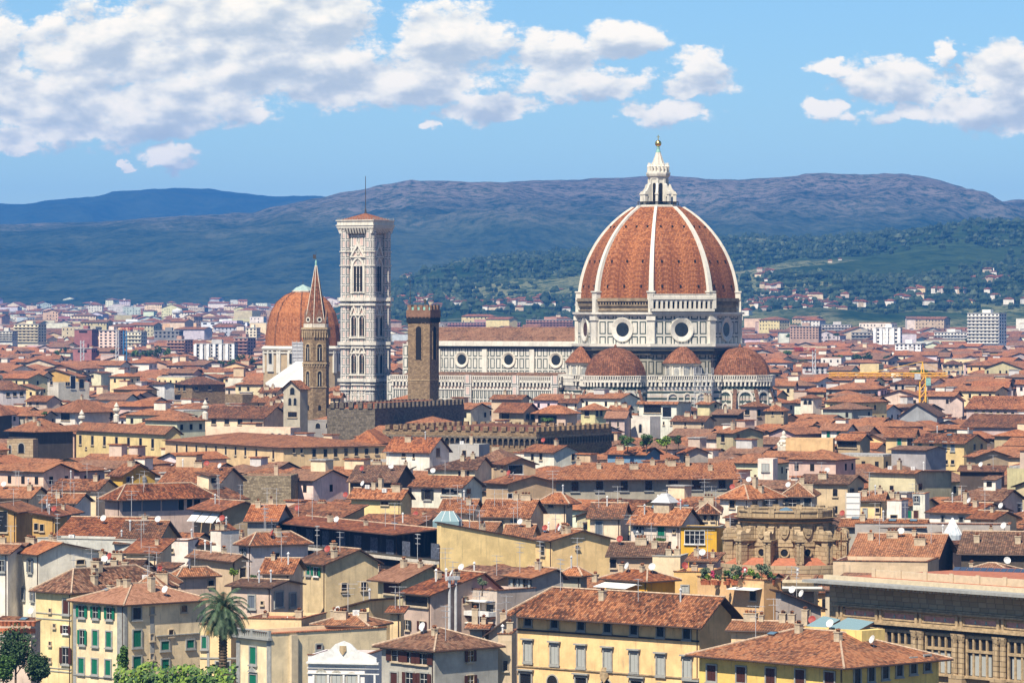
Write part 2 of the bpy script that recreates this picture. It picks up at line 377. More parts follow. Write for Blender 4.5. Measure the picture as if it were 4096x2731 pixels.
def tag(o, label=None, cat=None, group=None, kind=None):
    if label: o['label'] = label
    if cat: o['category'] = cat
    if group: o['group'] = group
    if kind: o['kind'] = kind
    return o
def thing(name, label, cat, loc=(0, 0, 0), rz=0.0, group=None):
    o = bpy.data.objects.new(name, None); col.objects.link(o); o.location = loc; o.rotation_euler = (0, 0, rz)
    o.empty_display_size = 2; return tag(o, label, cat, group)
def at(sx, sy, Y): return Vector(((sx-2048)*Y/F, Y, ZC-(sy-HY)*Y/F))
def eave_h(Y):
    if Y < 600: return 15.2
    return min(27.5, (29.553-11796/Y)/(1-210.6/Y))
def ground(Y):
    if Y < 3000: return eave_h(max(Y, 450))-14.0
    return 13.5+(min(Y, 9000)-3000)*0.0095
def depth(ye):
    h = 15+(2400-ye)*0.0126; h = min(h, 27.5)
    return F*(ZC-h)/(ye-HY)
# ---------------------------------------------------------------- setting
def make_ground():
    ys = [-400, 100, 450]+[450+50*i for i in range(1, 18)]+[1500, 1800, 2200, 2600, 3000, 4000, 6000, 9000, 16000, 30000]
    xs = [-9000, -3000, -1000, -400, 0, 400, 1000, 3000, 9000]
    b = MB()
    for y0, y1 in zip(ys, ys[1:]):
        for x0, x1 in zip(xs, xs[1:]):
            b.face([(x0, y0, ground(y0)), (x1, y0, ground(y0)), (x1, y1, ground(y1)), (x0, y1, ground(y1))])
    m, T, p = newmat('street_ground'); n = T.noise(objc(T), 0.02, 6, 0.7)
    T.l.new(T.ramp(n, [(0.3, (0.05, 0.05, 0.045)), (0.55, (0.09, 0.085, 0.07)), (0.7, (0.04, 0.07, 0.03))]), p.inputs['Base Color'])
    MAT['street_ground'] = m
    tag(b.build('ground', 'street_ground'), kind='structure')
make_ground()
def hill_mat(name, dark, lite, rock, rock_z0, rock_z1, fields):
    m, T, b = newmat(name); P = objc(T); x, y, z = T.xyz(P)
    n1 = T.noise(P, 0.004, 8, 0.72); n2 = T.noise(P, 0.045, 7, 0.8); n3 = T.noise(P, 0.0016, 4, 0.6)
    f = T.m('ADD', T.m('MULTIPLY', n1, 0.5), T.m('MULTIPLY', n2, 0.5))
    c = T.ramp(f, [(0.42, dark), (0.58, lite)])
    if fields:
        vo = T.n.new('ShaderNodeTexVoronoi'); T.l.new(T.v('MULTIPLY', P, (1, 0.30, 1.5)), vo.inputs['Vector']); vo.inputs['Scale'].default_value = 0.0065
        cell = T.xyz(vo.outputs['Color'])[0]
        fm = T.m('MULTIPLY', T.ss(n3, 0.47, 0.55), T.m('GREATER_THAN', cell, 0.45))
        fm = T.m('MULTIPLY', fm, T.ss(z, rock_z0, rock_z1, 1.0, 0.0))
        dots = T.ss(T.noise(P, 0.07, 3, 0.8), 0.46, 0.56)
        fc = T.mix(dots, T.mix(cell, (0.10, 0.12, 0.055), (0.18, 0.17, 0.09)), (0.03, 0.05, 0.02))
        c = T.mix(fm, c, fc)
    if rock:
        rm = T.m('MULTIPLY', T.ss(T.m('ADD', z, T.m('MULTIPLY', T.m('SUBTRACT', n1, 0.5), 300)), rock_z0, rock_z1), T.ss(n2, 0.42, 0.56))
        c = T.mix(T.m('MULTIPLY', rm, rock[3]), c, rock[:3])
    T.l.new(c, b.inputs['Base Color']); b.inputs['Roughness'].default_value = 1.0; b.inputs['Specular IOR Level'].default_value = 0
    MAT[name] = m
hill_mat('hill_woods', (0.010, 0.025, 0.012), (0.045, 0.07, 0.028), None, 130, 300, True)
hill_mat('mountain_woods', (0.010, 0.022, 0.012), (0.055, 0.070, 0.035), (0.20, 0.16, 0.14, 0.75), 200, 330, False)
hill_mat('far_woods', (0.015, 0.03, 0.02), (0.04, 0.055, 0.03), None, 130, 300, False)
def lerp_prof(pr, x):
    if x <= pr[0][0]: return pr[0][1]
    for (a, b), (c, d) in zip(pr, pr[1:]):
        if x <= c:
            t = (x-a)/(c-a); t = t*t*(3-2*t)*0.5+t*0.5; return b+(d-b)*t
    return pr[-1][1]
def ridge(name, prof, Y0, Y1, Y2, amp, mat, x0=-1500, x1=5600, nx=260, ny=46, seed=0.0, cut=None):
    v = []; f = []
    for j in range(ny+1):
        t = j/ny; tt = t*1.35
        for i in range(nx+1):
            sx = x0+(x1-x0)*i/nx
            Yc = Y1*(1+0.06*mn.noise(Vector((sx*0.0011, seed, 3))))
            X = (sx-2048)*Yc/F
            Y = Y0+(Yc-Y0)*min(tt, 1) if tt <= 1 else Yc+(Y2-Yc)*(tt-1)/0.35
            g0 = ground(Y0)-6
            zc = ZC+(HY-lerp_prof(prof, sx))*Yc/F
            k = min(tt, 1.0); s = math.sin(k*math.pi/2)**1.25 if tt <= 1 else math.cos((tt-1)/0.35*math.pi/2)
            z = g0+(zc-g0)*s
            w = max(0.0, min(1.0, 4*k*(1-k)+0.0)) if tt <= 1 else 0.6
            p = Vector((X*0.0016, Y*0.0016, seed))
            z += amp*(zc-g0)*w*(mn.fractal(p, 1.0, 2.1, 5)-0.1)
            z += (zc-g0)*0.012*mn.fractal(p*9, 0.9, 2.0, 4)
            q = Vector((X*0.0035, Y*0.0022, seed+5)); rg = 1-abs(mn.fractal(q, 1.0, 2.0, 4))*2.2
            z += (zc-g0)*0.055*w*rg*min(1, 2.2*(1-k)+.12)
            v.append((X, Y, z))
    for j in range(ny):
        for i in range(nx):
            a = j*(nx+1)+i; f.append((a, a+1, a+nx+2, a+nx+1))
    me = bpy.data.meshes.new(name); me.from_pydata(v, [], f); me.materials.append(MAT[mat])
    for p in me.polygons: p.use_smooth = True
    o = bpy.data.objects.new(name, me); col.objects.link(o); tag(o, kind='structure'); return v
S = 1.7415
def PR(l): return [(a*S, b*S) for a, b in l]
HILL = ridge('hills', PR([(-900,735),(700,730),(820,705),(905,655),(960,640),(1060,606),(1200,588),(1330,578),(1500,560),(1700,545),(1850,552),(2000,546),(2150,535),(2352,530),(3000,520)]),
      3900, 6300, 7200, 0.22, 'hill_woods', seed=2.3, nx=320, ny=60)
ridge('mountain', PR([(-900,530),(0,519),(150,514),(300,509),(420,501),(520,500),(600,495),(650,481),(750,462),(830,445),(900,431),(960,420),(1100,421),(1200,421),(1300,418),(1400,411),(1500,406),(1600,409),(1700,416),(1800,414),(1900,407),(2020,403),(2100,412),(2180,432),(2250,470),(2290,466),(2352,460),(3000,470)]),
      6800, 9500, 11000, 0.13, 'mountain_woods', seed=7.1)
ridge('far_mountains', PR([(-900,480),(0,467),(60,469),(130,459),(230,453),(300,441),(400,437),(480,437),(560,445),(640,453),(720,449),(780,454),(900,480),(1300,520),(3000,540)]),
      11500, 14000, 15500, 0.10, 'far_woods', seed=4.4)
def make_haze():
    b = MB(); b.box(-9500, 9500, -500, 15800, -4, 520)
    m = bpy.data.materials.new('haze_air'); m.use_nodes = True; T = NT(m.node_tree); T.n.clear()
    out = T.n.new('ShaderNodeOutputMaterial'); pv = T.n.new('ShaderNodeVolumePrincipled')
    pv.inputs['Color'].default_value = (0.07, 0.36, 1.0, 1); pv.inputs['Density'].default_value = HAZE; pv.inputs['Anisotropy'].default_value = 0.0
    T.l.new(pv.outputs[0], out.inputs['Volume']); MAT['haze_air'] = m
    o = b.build('haze', 'haze_air'); tag(o, kind='stuff')
HAZE = 6.0e-5
make_haze()
# ---------------------------------------------------------------- arches, windows and roof furniture
def arch_poly(w, h, pointed=False, n=8, x=0.0, z=0.0, spring=None):
    """outline in the xz plane of an arched opening, base centred on (x, z)"""
    sp = h-w/2 if spring is None else spring
    if pointed: sp = h-w*0.80
    pts = [(x-w/2, z), (x+w/2, z), (x+w/2, z+sp)]
    if pointed:
        for i in range(1, n//2+1):
            t = i/(n//2); a = t*math.acos(0.5/1.0); pts.append((x-w/2+w*math.cos(a), z+sp+(h-sp)*math.sin(a)/math.sin(math.acos(0.5))))
        for i in range(n//2-1, 0, -1):
            t = i/(n//2); a = t*math.acos(0.5); pts.append((x+w/2-w*math.cos(a), z+sp+(h-sp)*math.sin(a)/math.sin(math.acos(0.5))))
    else:
        for i in range(1, n):
            a = math.pi*i/n; pts.append((x+w/2*math.cos(a), z+sp+(h-sp)*math.sin(a)))
    pts.append((x-w/2, z+sp)); return pts
def rect_poly(w, h, x=0.0, z=0.0): return [(x-w/2, z), (x+w/2, z), (x+w/2, z+h), (x-w/2, z+h)]
def circ_poly(r, n=16, x=0.0, z=0.0): return [(x+r*math.cos(2*math.pi*i/n), z+r*math.sin(2*math.pi*i/n)) for i in range(n)]
WCACHE = {}
FR = {'g': 'stone_trim', 'd': 'grey_stone_trim', 'f': 'grey_stone_trim', 'o': 'stone_trim', 'l': 'grey_stone_trim', 'b': 'stone_trim', 'n': 'stone_trim', 'w': 'white_frame'}
SH = {'g': 'shutter_green', 'G': 'shutter_green', 'l': 'shutter_grey', 'L': 'shutter_grey', 'b': 'shutter_blue', 'B': 'shutter_blue', 'k': 'shutter_dark', 'K': 'shutter_dark', 'r': 'shutter_brown', 'R': 'shutter_brown'}
def window_proto(style, w, h, near):
    """style: first letter the frame (g grey surround, n none, w white casement, a arch, p palazzo with hood, s stone), second the
    shutters (lower case closed, upper case thrown open, - none).  Built in the xz plane, base centre at the origin, facing -y."""
    key = (style, round(w*2)/2 if not near else round(w, 1), round(h*2)/2 if not near else round(h, 1), near)
    if key in WCACHE: return WCACHE[key]
    _, w, h, _ = key; w = max(w, 0.45); h = max(h, 0.5)
    fs, ss = style[0], style[1]
    sub = []
    b = MB(); fm = {'g': 'grey_stone_trim', 'n': 'chimney_plaster', 'w': 'white_frame', 'a': 'stone_trim', 'p': 'grey_stone_trim', 's': 'pale_trim'}[fs]
    fw = 0.09 if fs in 'nw' else 0.2
    if fs == 'a':
        b.holed([(x*1.0, z) for x, z in arch_poly(w+2*fw, h+fw)], arch_poly(w, h), -0.10, 0.02)
        pane = arch_poly(w, h)
    else:
        b.holed([(-w/2-fw, -fw), (w/2+fw, -fw), (w/2+fw, h+fw), (-w/2-fw, h+fw)], [(-w/2, 0), (w/2, 0), (w/2, h), (-w/2, h)], (-0.17 if near else -0.07) if fs != 'p' else -0.24, 0.02)
        pane = rect_poly(w, h)
        b.box(-w/2-fw-0.1, w/2+fw+0.1, -0.30, -0.03, -fw-0.16, -fw+0.02)
    if fs == 'p':
        b.box(-w/2-0.45, w/2+0.45, -0.55, 0.0, h+0.42, h+0.62); b.box(-w/2-0.3, w/2+0.3, -0.25, 0.0, h+0.2, h+0.42)
        b.box(-w/2-0.3, w/2+0.3, -0.3, -0.14, -0.42, -0.2)
    pm = MB(); pm.extr(pane, -0.03, -0.004)
    if ss != '-' and ss.islower():
        q = MB(); q.box(-w/2+0.02, -0.02, -0.075, -0.032, 0.02, h-0.02); q.box(0.02, w/2-0.02, -0.075, -0.032, 0.02, h-0.02)
        sub.append(('shutter', q, SH[ss]))
    elif ss != '-':
        for s in (-1, 1):
            q = MB(); x0 = s*(w/2+0.02); x1 = s*(w/2+w*0.48)
            q.box(min(x0, x1), max(x0, x1), -0.20, -0.13, 0.0, h); sub.append(('shutter', q, SH[ss]))
        if near:
            q = MB(); q.box(-0.03, 0.03, -0.06, -0.031, 0, h); q.box(-w/2, -0.031, -0.06, -0.031, h*0.5, h*0.5+0.05); q.box(0.031, w/2, -0.06, -0.031, h*0.5, h*0.5+0.05)
            sub.append(('casement', q, 'white_frame'))
    elif fs == 'w' and near:
        q = MB(); n = max(2, round(w/0.9))
        for i in range(1, n): q.box(-w/2+w*i/n-0.04, -w/2+w*i/n+0.04, -0.07, -0.031, 0, h)
        q.box(-w/2, w/2, -0.062, -0.0311, h*0.68, h*0.68+0.07); sub.append(('casement', q, 'white_frame'))
    if near:
        root = b.build('window', fm); pane_o = pm.build('pane', 'glass_dark', root)
        for nm, q, mt in sub: q.build(nm, mt, root)
    else:                                         # one mesh with its own slots where the picture shows no more
        names = [fm, 'glass_dark']
        big = MB(); big.v, big.f, big.m, big.k, big.p = b.v, b.f, b.m, b.k, b.p
        for q, mt in [(pm, 'glass_dark')]+[(q, mt) for _, q, mt in sub]:
            if mt not in names: names.append(mt)
            off = len(big.v); big.v += q.v; big.f += [[i+off for i in fc] for fc in q.f]; big.m += [names.index(mt)]*len(q.f); big.p += q.p
        root = big.build('window', names)
    root['proto'] = 1
    WCACHE[key] = root; root.location = (0, -2000, -500)
    return root
USED = set()
def put_window(style, w, h, parent, loc, rz, near):
    p = window_proto(style, w, h, near)
    c = copy_tree(p, parent); c.location = loc; c.rotation_euler = (0, 0, rz)
    if 'proto' in c: del c['proto']
    return c
def purge_protos():
    for o in list(WCACHE.values())+list(RP.values()):
        for ch in list(o.children): bpy.data.objects.remove(ch, do_unlink=True)
        bpy.data.objects.remove(o, do_unlink=True)
RP = {}
def proto(kind):
    if kind in RP: return RP[kind]
    b = MB(); k = kind.split('.')[0]
    if k == 'chimney':
        s = {'chimney': (0.45, 0.35, 1.1), 'chimney.wide': (0.9, 0.4, 1.0), 'chimney.tall': (0.4, 0.4, 2.0), 'chimney.small': (0.3, 0.3, 0.8)}[kind]
        b.box(-s[0], s[0], -s[1], s[1], -1.6, s[2], 0)
        b.box(-s[0]-0.08, s[0]+0.08, -s[1]-0.08, s[1]+0.08, s[2], s[2]+0.1, 0)
        n = 3 if 'wide' in kind else 1
        for i in range(n):
            x = (i-(n-1)/2)*0.55
            b.box(x-0.18, x+0.18, -0.18, 0.18, s[2]+0.1, s[2]+0.35, 1)
            b.loft([[(x-0.28, -0.28, s[2]+0.36), (x+0.28, -0.28, s[2]+0.36), (x+0.28, 0.28, s[2]+0.36), (x-0.28, 0.28, s[2]+0.36)],
                    [(x-0.02, -0.25, s[2]+0.55), (x+0.02, -0.25, s[2]+0.55), (x+0.02, 0.25, s[2]+0.55), (x-0.02, 0.25, s[2]+0.55)]], 1)
        o = b.build('chimney', ['chimney_plaster', 'tile_roof'])
    elif k == 'antenna':
        H = 3.2 if kind == 'antenna' else 4.6
        b.tube((0, 0, -0.5), (0, 0, H), 0.045, 4)
        for z, L in ((H-0.1, 1.0), (H-0.9, 0.7)) if kind == 'antenna' else ((H-0.1, 1.3), (H-0.7, 1.0), (H-1.5, 0.8)):
            b.tube((-L, 0, z), (L, 0.2, z), 0.035, 4)
            for i in range(-3, 4): b.tube((i*L/3.2, -0.3, z), (i*L/3.2, 0.4, z), 0.022, 3)
        o = b.build('antenna', 'antenna_metal')
    elif k == 'satellite_dish':
        prof = [(0.02, 0.0), (0.3, 0.03), (0.52, 0.12), (0.6, 0.2), (0.57, 0.22), (0.3, 0.1), (0.02, 0.07)]
        b.M = Matrix.Translation((0, 0, 1.0)) @ Matrix.Rotation(R(68), 4, 'X')
        b.lathe([(r*.92, z) for r, z in prof], 14, 0); b.M = None
        b.tube((0, 0.12, -0.4), (0, 0.12, 1.0), 0.05, 4, 1); b.tube((0, 0, 0.8), (0, -0.75, 1.1), 0.02, 3, 1)
        o = b.build('satellite_dish', ['dish_red' if 'red' in kind else 'dish_white', 'antenna_metal'])
    elif k == 'skylight':
        b.box(-0.7, 0.7, -0.5, 0.5, -0.1, 0.12, 0); b.box(-0.6, 0.6, -0.4, 0.4, 0.12, 0.15, 1)
        o = b.build('skylight', ['gutter', 'glass_sky'])
    elif k == 'vent_pipe':
        b.tube((0, 0, -0.6), (0, 0, 1.6), 0.13, 6, 0); b.lathe([(0.24, 1.6), (0.24, 1.7), (0.02, 1.95)], 6, 0)
        o = b.build('vent_pipe', 'white_frame' if 'white' in kind else 'antenna_metal')
    elif k == 'air_conditioner':
        b.box(-0.5, 0.5, -0.3, 0.1, 0, 0.75, 0); b.lathe([(0.25, 0), (0.25, 0.03)], 10, 1)
        b.M = Matrix.Translation((0, -0.3, 0.38)) @ Matrix.Rotation(R(90), 4, 'X'); b.lathe([(0.28, 0), (0.28, 0.03)], 12, 1); b.M = None
        o = b.build('air_conditioner', ['white_frame', 'antenna_metal'])
    RP[kind] = o; o.location = (0, -2000, -520); return o
# ---------------------------------------------------------------- houses
WC = {'c': (.72, .57, .375), 'w': (.75, .675, .56), 'y': (.80, .57, .27), 'Y': (.73, .54, .29), 'o': (.62, .33, .035), 'g': (.37, .335, .29), 'G': (.22, .20, .175), 't': (.44, .325, .19), 'p': (.56, .435, .34), 'P': (.50, .37, .32), 'k': (.54, .52, .49), 'd': (.08, .065, .05), 'O': (.50, .31, .11), 'e': (.53, .405, .26), 'f': (.022, .022, .028), 'm': (.26, .12, .10)}  # some of the darkest carry eave shade in the colour
RC = {'r': 'tile_roof', 'o': 'tile_roof_orange', 'b': 'tile_roof_brown', 'n': 'tile_roof_new'}
HOUSES = []      # dicts with footprint and screen box, to keep fillers away
def roof_faces(kind, a, b, he, hr, o, rf=0.5):
    """top faces of the roof sheet plus ridge lines; footprint centred, front at -b/2"""
    x0, x1, y0, y1 = -a/2, a/2, -b/2, b/2; X0, X1, Y0, Y1 = x0-o, x1+o, y0-o, y1+o
    L = []; F_ = []
    if kind in ('g', 'hl', 'hr'):
        yr = y0+rf*b; pf = (hr-he)/(yr-y0); pb = (hr-he)/(y1-yr)
        zf, zb = he-pf*o, he-pb*o
        if kind == 'g':
            F_ = [[(X0, Y0, zf), (X1, Y0, zf), (X1, yr, hr), (X0, yr, hr)], [(X1, Y1, zb), (X0, Y1, zb), (X0, yr, hr), (X1, yr, hr)]]
            L = [((X0, yr, hr), (X1, yr, hr))]
        else:
            s = -1 if kind == 'hl' else 1
            xe, xg = (X0, X1) if s < 0 else (X1, X0)
            xr = xe-s*(yr-Y0)
            zb = zf
            F_ = [[(xe, Y0, zf), (xg, Y0, zf), (xg, yr, hr), (xr, yr, hr)][::(1 if s < 0 else -1)],
                  [(xg, Y1, zb), (xe, Y1, zb), (xr, yr, hr), (xg, yr, hr)][::(1 if s < 0 else -1)],
                  [(xe, Y1, zf), (xe, Y0, zf), (xr, yr, hr)][::(1 if s < 0 else -1)]]
            L = [((xr, yr, hr), (xg, yr, hr)), ((xe, Y0, zf), (xr, yr, hr)), ((xe, Y1, zf), (xr, yr, hr))]
    elif kind == 'x':
        xr = x0+rf*a; pl = (hr-he)/(xr-x0); pr = (hr-he)/(x1-xr)
        F_ = [[(X0, Y1, he-pl*o), (X0, Y0, he-pl*o), (xr, Y0, hr), (xr, Y1, hr)], [(X1, Y0, he-pr*o), (X1, Y1, he-pr*o), (xr, Y1, hr), (xr, Y0, hr)]]
        L = [((xr, Y0, hr), (xr, Y1, hr))]
    elif kind == 'h':
        m = min(a, b)/2; p = (hr-he)/m; z = he-p*o
        if a >= b:
            q0, q1 = (x0+m, 0), (x1-m, 0)
        else: q0, q1 = (0, y0+m), (0, y1-m)
        A, B, C, D = (X0, Y0, z), (X1, Y0, z), (X1, Y1, z), (X0, Y1, z); P, Q = (*q0, hr), (*q1, hr)
        if abs(a-b) < 0.3:
            P = Q = (0, 0, hr); F_ = [[A, B, P], [B, C, P], [C, D, P], [D, A, P]]
        elif a >= b: F_ = [[A, B, Q, P], [B, C, Q], [C, D, P, Q], [D, A, P]]
        else: F_ = [[A, B, P], [B, C, Q, P], [C, D, Q], [D, A, P, Q]]
        if P != Q: L.append((P, Q))
        L += [(A, P), (B, Q if a >= b else P), (C, Q), (D, P if a >= b else Q)]
    elif kind == 'dr':      # high in front, falling away to the back
        p = (hr-he)/b; F_ = [[(X0, Y0, hr+p*o), (X1, Y0, hr+p*o), (X1, Y1, he-p*o), (X0, Y1, he-p*o)]]
    elif kind == 'm':       # low in front, rising to the back
        p = (hr-he)/b; F_ = [[(X0, Y0, he-p*o), (X1, Y0, he-p*o), (X1, Y1, hr+p*o), (X0, Y1, hr+p*o)]]
    elif kind == 'ml':      # low at left, rising to the right
        p = (hr-he)/a; F_ = [[(X0, Y0, he-p*o), (X1, Y0, hr+p*o), (X1, Y1, hr+p*o), (X0, Y1, he-p*o)]]
    elif kind == 'mr':
        p = (hr-he)/a; F_ = [[(X0, Y0, hr+p*o), (X1, Y0, he-p*o), (X1, Y1, he-p*o), (X0, Y1, hr+p*o)]]
    return F_, L
def wall_shape(mb, kind, a, b, g, he, hr, rf=0.5):
    x0, x1, y0, y1 = -a/2, a/2, -b/2, b/2
    def quad(p, q, zp, zq, mid=None):
        pts = [(*p, g), (*q, g), (*q, zq)]+([mid] if mid else [])+[(*p, zp)]; mb.face(pts)
    zs = {'h': (he,)*4, 'g': (he,)*4, 'hl': (he,)*4, 'hr': (he,)*4, 'x': (he,)*4, 't': (he,)*4, 'dr': (hr, hr, he, he), 'm': (he, he, hr, hr), 'ml': (he, hr, hr, he), 'mr': (hr, he, he, hr)}[kind]
    C = [(x0, y0), (x1, y0), (x1, y1), (x0, y1)]
    mids = [None]*4; yr = y0+rf*b; xr = x0+rf*a
    if kind in ('g', 'hl'): mids[1] = (x1, yr, hr)
    if kind in ('g', 'hr'): mids[3] = (x0, yr, hr)
    if kind == 'x': mids[0] = (xr, y0, hr); mids[2] = (xr, y1, hr)
    for i in range(4):
        j = (i+1) % 4; quad(C[i], C[j], zs[i], zs[j], mids[i])
    mb.face([(*C[i], zs[i]-0.02) for i in range(4)])
def ridge_caps(mb, L, mat, w=0.16):
    for p, q in L: mb.newpiece(); mb.tube(Vector(p)+Vector((0, 0, 0.03)), Vector(q)+Vector((0, 0, 0.03)), w, 5, mat)
def H(label, xl, xc, xr, ye, yr=None, kind='g', wall='c', roof='r', th=40, cat='house', name='house', h=None, Y=None, over=0.7, rf=0.5, yb=None, wins=(), extra='', b=None,
      group='houses of the old town', base=None, seed=None, wmat=None, parapet=0.9, pitch=0.33, a=None, gut=True):
    """xl, xc, xr: photograph columns of the left end, the nearest corner and the right end of the walls; ye / yr rows of eave and ridge"""
    rs = random.Random(seed if seed is not None else hash((round(xl), round(ye))) & 0xffff)
    if Y is None:
        Y = F*(ZC-h)/(ye-HY) if h else depth(ye)
        if 1560 < xc < 3140 and Y > 1262: Y = 1300-(ye-1580)*0.5     # these stand in front of the cathedral
    ze = ZC-(ye-HY)*Y/F; th_ = R(th); c, s = math.cos(th_), math.sin(th_)
    Xc = (xc-2048)*Y/F
    if a is None:
        kl = (xl-2048)/F; a = (Xc-kl*Y)/(c+kl*s)
    if yr is None: yr = ye-10
    cr = max(c, 0.2)
    dz = (ye-yr)*Y/F
    if b is None:
        if xr:
            kr = (xr-2048)/F; den = s-kr*c; b = (kr*Y-Xc)/den if den > 0.05 else 12.0
        elif kind in ('g', 'hl', 'hr', 'h'): b = 2*dz/(pitch+(yr-HY)*cr/F)
        elif kind == 'm': b = dz/(0.25+(yr-HY)*cr/F)
        else: b = min(14, max(6, a*0.8))
    b = min(max(b, 2.0), 60.0)
    if not xr and th > 4:                        # no side wall in the photograph: keep the sliver of it inside the columns given
        lim = 0.26*(xc-xl); wr = b*math.sin(th_)*F/Y
        if wr > lim: th = math.degrees(math.asin(min(1, lim*Y/F/b))); wr = lim
        th_ = R(th); c, s = math.cos(th_), math.sin(th_); xc2 = xc-wr; Xc = (xc2-2048)*Y/F; kl = (xl-2048)/F; a = (Xc-kl*Y)/(c+kl*s); cr = max(c, 0.2)
    a = max(a, 1.5)
    if kind in ('g', 'hl', 'hr'): back = rf*b*cr
    elif kind == 'h': back = min(a, b)/2*cr if a >= b else min(a/2+1, 6)
    elif kind == 'x': back = 0.0
    elif kind == 'm': back = b*cr
    else: back = 0
    if kind == 'x': zr = ze+max(0.08*a, dz)
    elif kind == 'dr': zr = ze; ze = zr-max(0.5, (yr-ye)*Y/F)     # here yr is the low row
    elif kind == 't': zr = ze
    else: zr = ZC-(yr-HY)*(Y+back)/F
    span = {'g': b*min(rf, 1-rf), 'hl': b*0.5, 'hr': b*0.5, 'h': min(a, b)/2, 'x': a/2, 'm': b, 'dr': b, 'ml': a, 'mr': a, 't': 1}[kind]
    if kind in ('ml', 'mr'): zr = ze+dz
    if kind not in ('t', 'dr'): zr = max(ze+span*0.14, min(zr, ze+span*0.75))
    g = ground(Y)-1.5 if base is None else base
    # world centre of the footprint; the local x axis runs right along the front, the local y axis away
    ex = Vector((c, -s, 0)); ey = Vector((s, c, 0)); C = Vector((Xc, Y, 0)); cen = C-ex*(a/2)+ey*(b/2)
    root = thing(name, label, cat, (cen.x, cen.y, g), -th_, group)
    near = Y < 820; A_, B_ = a, b
    wc = WC[wall] if isinstance(wall, str) else wall
    if seed is None: wc = tuple(min(0.85, x*(0.96+0.08*rs.random())) for x in wc)
    he, hr = ze-g, zr-g
    mb = MB(); wall_shape(mb, kind, a, b, 0, he, hr, rf)
    wo = mb.build('wall', wmat or 'plaster', root, color=wc)
    if kind == 't':
        rb = MB(); t = 0.3
        zt = he+0.004
        rb.box(-a/2+t, a/2-t, -b/2+t, b/2-t, he-0.3, zt+0.02, 0)
        ro = rb.build('roof', {'r': 'terracotta_floor', 'g': 'roof_membrane'}.get(roof, 'roof_membrane'), root)
        pb = MB(); ph = parapet
        for q in ((-a/2, a/2, -b/2, -b/2+t), (-a/2, a/2, b/2-t, b/2), (-a/2, -a/2+t, -b/2+t, b/2-t), (a/2-t, a/2, -b/2+t, b/2-t)):
            pb.newpiece(); pb.box(*q, he, he+ph)
        po = pb.build('parapet', wmat or 'plaster', root, color=wc)
        if near:
            cb = MB()
            cb.box(-a/2-0.1, a/2+0.1, -b/2-0.12, -b/2+t+0.1, he+ph, he+ph+0.12); cb.box(a/2-t-0.1, a/2+0.12, -b/2+t+0.101, b/2+0.1, he+ph, he+ph+0.12)
            cb.build('coping', 'tile_roof' if roof == 'r' else 'stone_trim', po)
    else:
        Fs, L = roof_faces(kind, a, b, he, hr, over, rf)
        rb = MB(); rb.slab([[(x, y, z+0.16) for x, y, z in f] for f in Fs], 0.20, 0, 1)
        L = [((p[0], p[1], p[2]+0.16), (q[0], q[1], q[2]+0.16)) for p, q in L]
        if near: ridge_caps(rb, L, 2, 0.15)
        ro = rb.build('roof', [RC[roof], 'gutter', 'mortar'], root)
        if near and gut:
            gb = MB(); zz = Fs[0][0][2] if kind != 'x' else Fs[1][0][2]
            if kind in ('g', 'hl', 'hr', 'h', 'm'):
                gb.tube((-a/2-over, -b/2-over-0.05, zz+0.02), (a/2+over, -b/2-over-0.05, zz+0.02), 0.09, 5)
            if kind in ('h', 'x'):
                gb.newpiece(); gb.tube((a/2+over+0.05, -b/2-over, zz+0.02), (a/2+over+0.05, b/2+over, zz+0.02), 0.09, 5)
            gb.newpiece(); gb.tube((a/2-0.3, -b/2-0.12, 0.5), (a/2-0.3, -b/2-0.12, he-0.4), 0.07, 5)
            gb.newpiece(); gb.tube((a/2-0.3, -b/2-0.12, he-0.4), (a/2-0.3, -b/2-over, he+0.0-0.2), 0.07, 5)
            gb.build('gutter', 'gutter', root)
    M = root.matrix_basis.copy() if False else Matrix.Translation((cen.x, cen.y, g)) @ Matrix.Rotation(-th_, 4, 'Z')
    Mi = M.inverted()
    def onface(face, sx, sy):
        d = Vector(((sx-2048)/F, 1.0, -(sy-HY)/F)); o = Vector((0, 0, ZC))
        lo = Mi @ o; ld = Mi.to_3x3() @ d
        if face == 'L': t = (-b/2-lo.y)/ld.y
        else: t = (a/2-lo.x)/ld.x
        return lo+ld*t
    for wn in wins:
        face, n, x0, x1, y0, y1, w, hh, st = wn
        for i in range(n):
            t = i/(n-1) if n > 1 else 0
            p = onface(face, x0+(x1-x0)*t, y0+(y1-y0)*t)
            u = p.x if face == 'L' else p.y; lim = (a if face == 'L' else b)/2
            dist = (M @ p).y
            cosf = c if face == 'L' else s
            W = w*dist/F/max(cosf, 0.25); Hh = hh*dist/F
            if abs(u)+W/2 > lim+0.6: continue
            lo = (u, -b/2, p.z-Hh/2) if face == 'L' else (a/2, u, p.z-Hh/2)
            put_window(st, W, Hh, root, lo, 0 if face == 'L' else R(90), near)
    # roof furniture: letters c chimney, w wide chimney, t tall chimney, s small chimney, a antenna, A tall antenna, d white dish, D red dish, k skylight, v pipe, i air conditioner
    if near and kind != 't': extra = extra+''.join(rs.choice(('a', 'A', 'a', 'v', 'a', 's', 'A', 'd', 'a')) for _ in range(2+int(a > 14)))
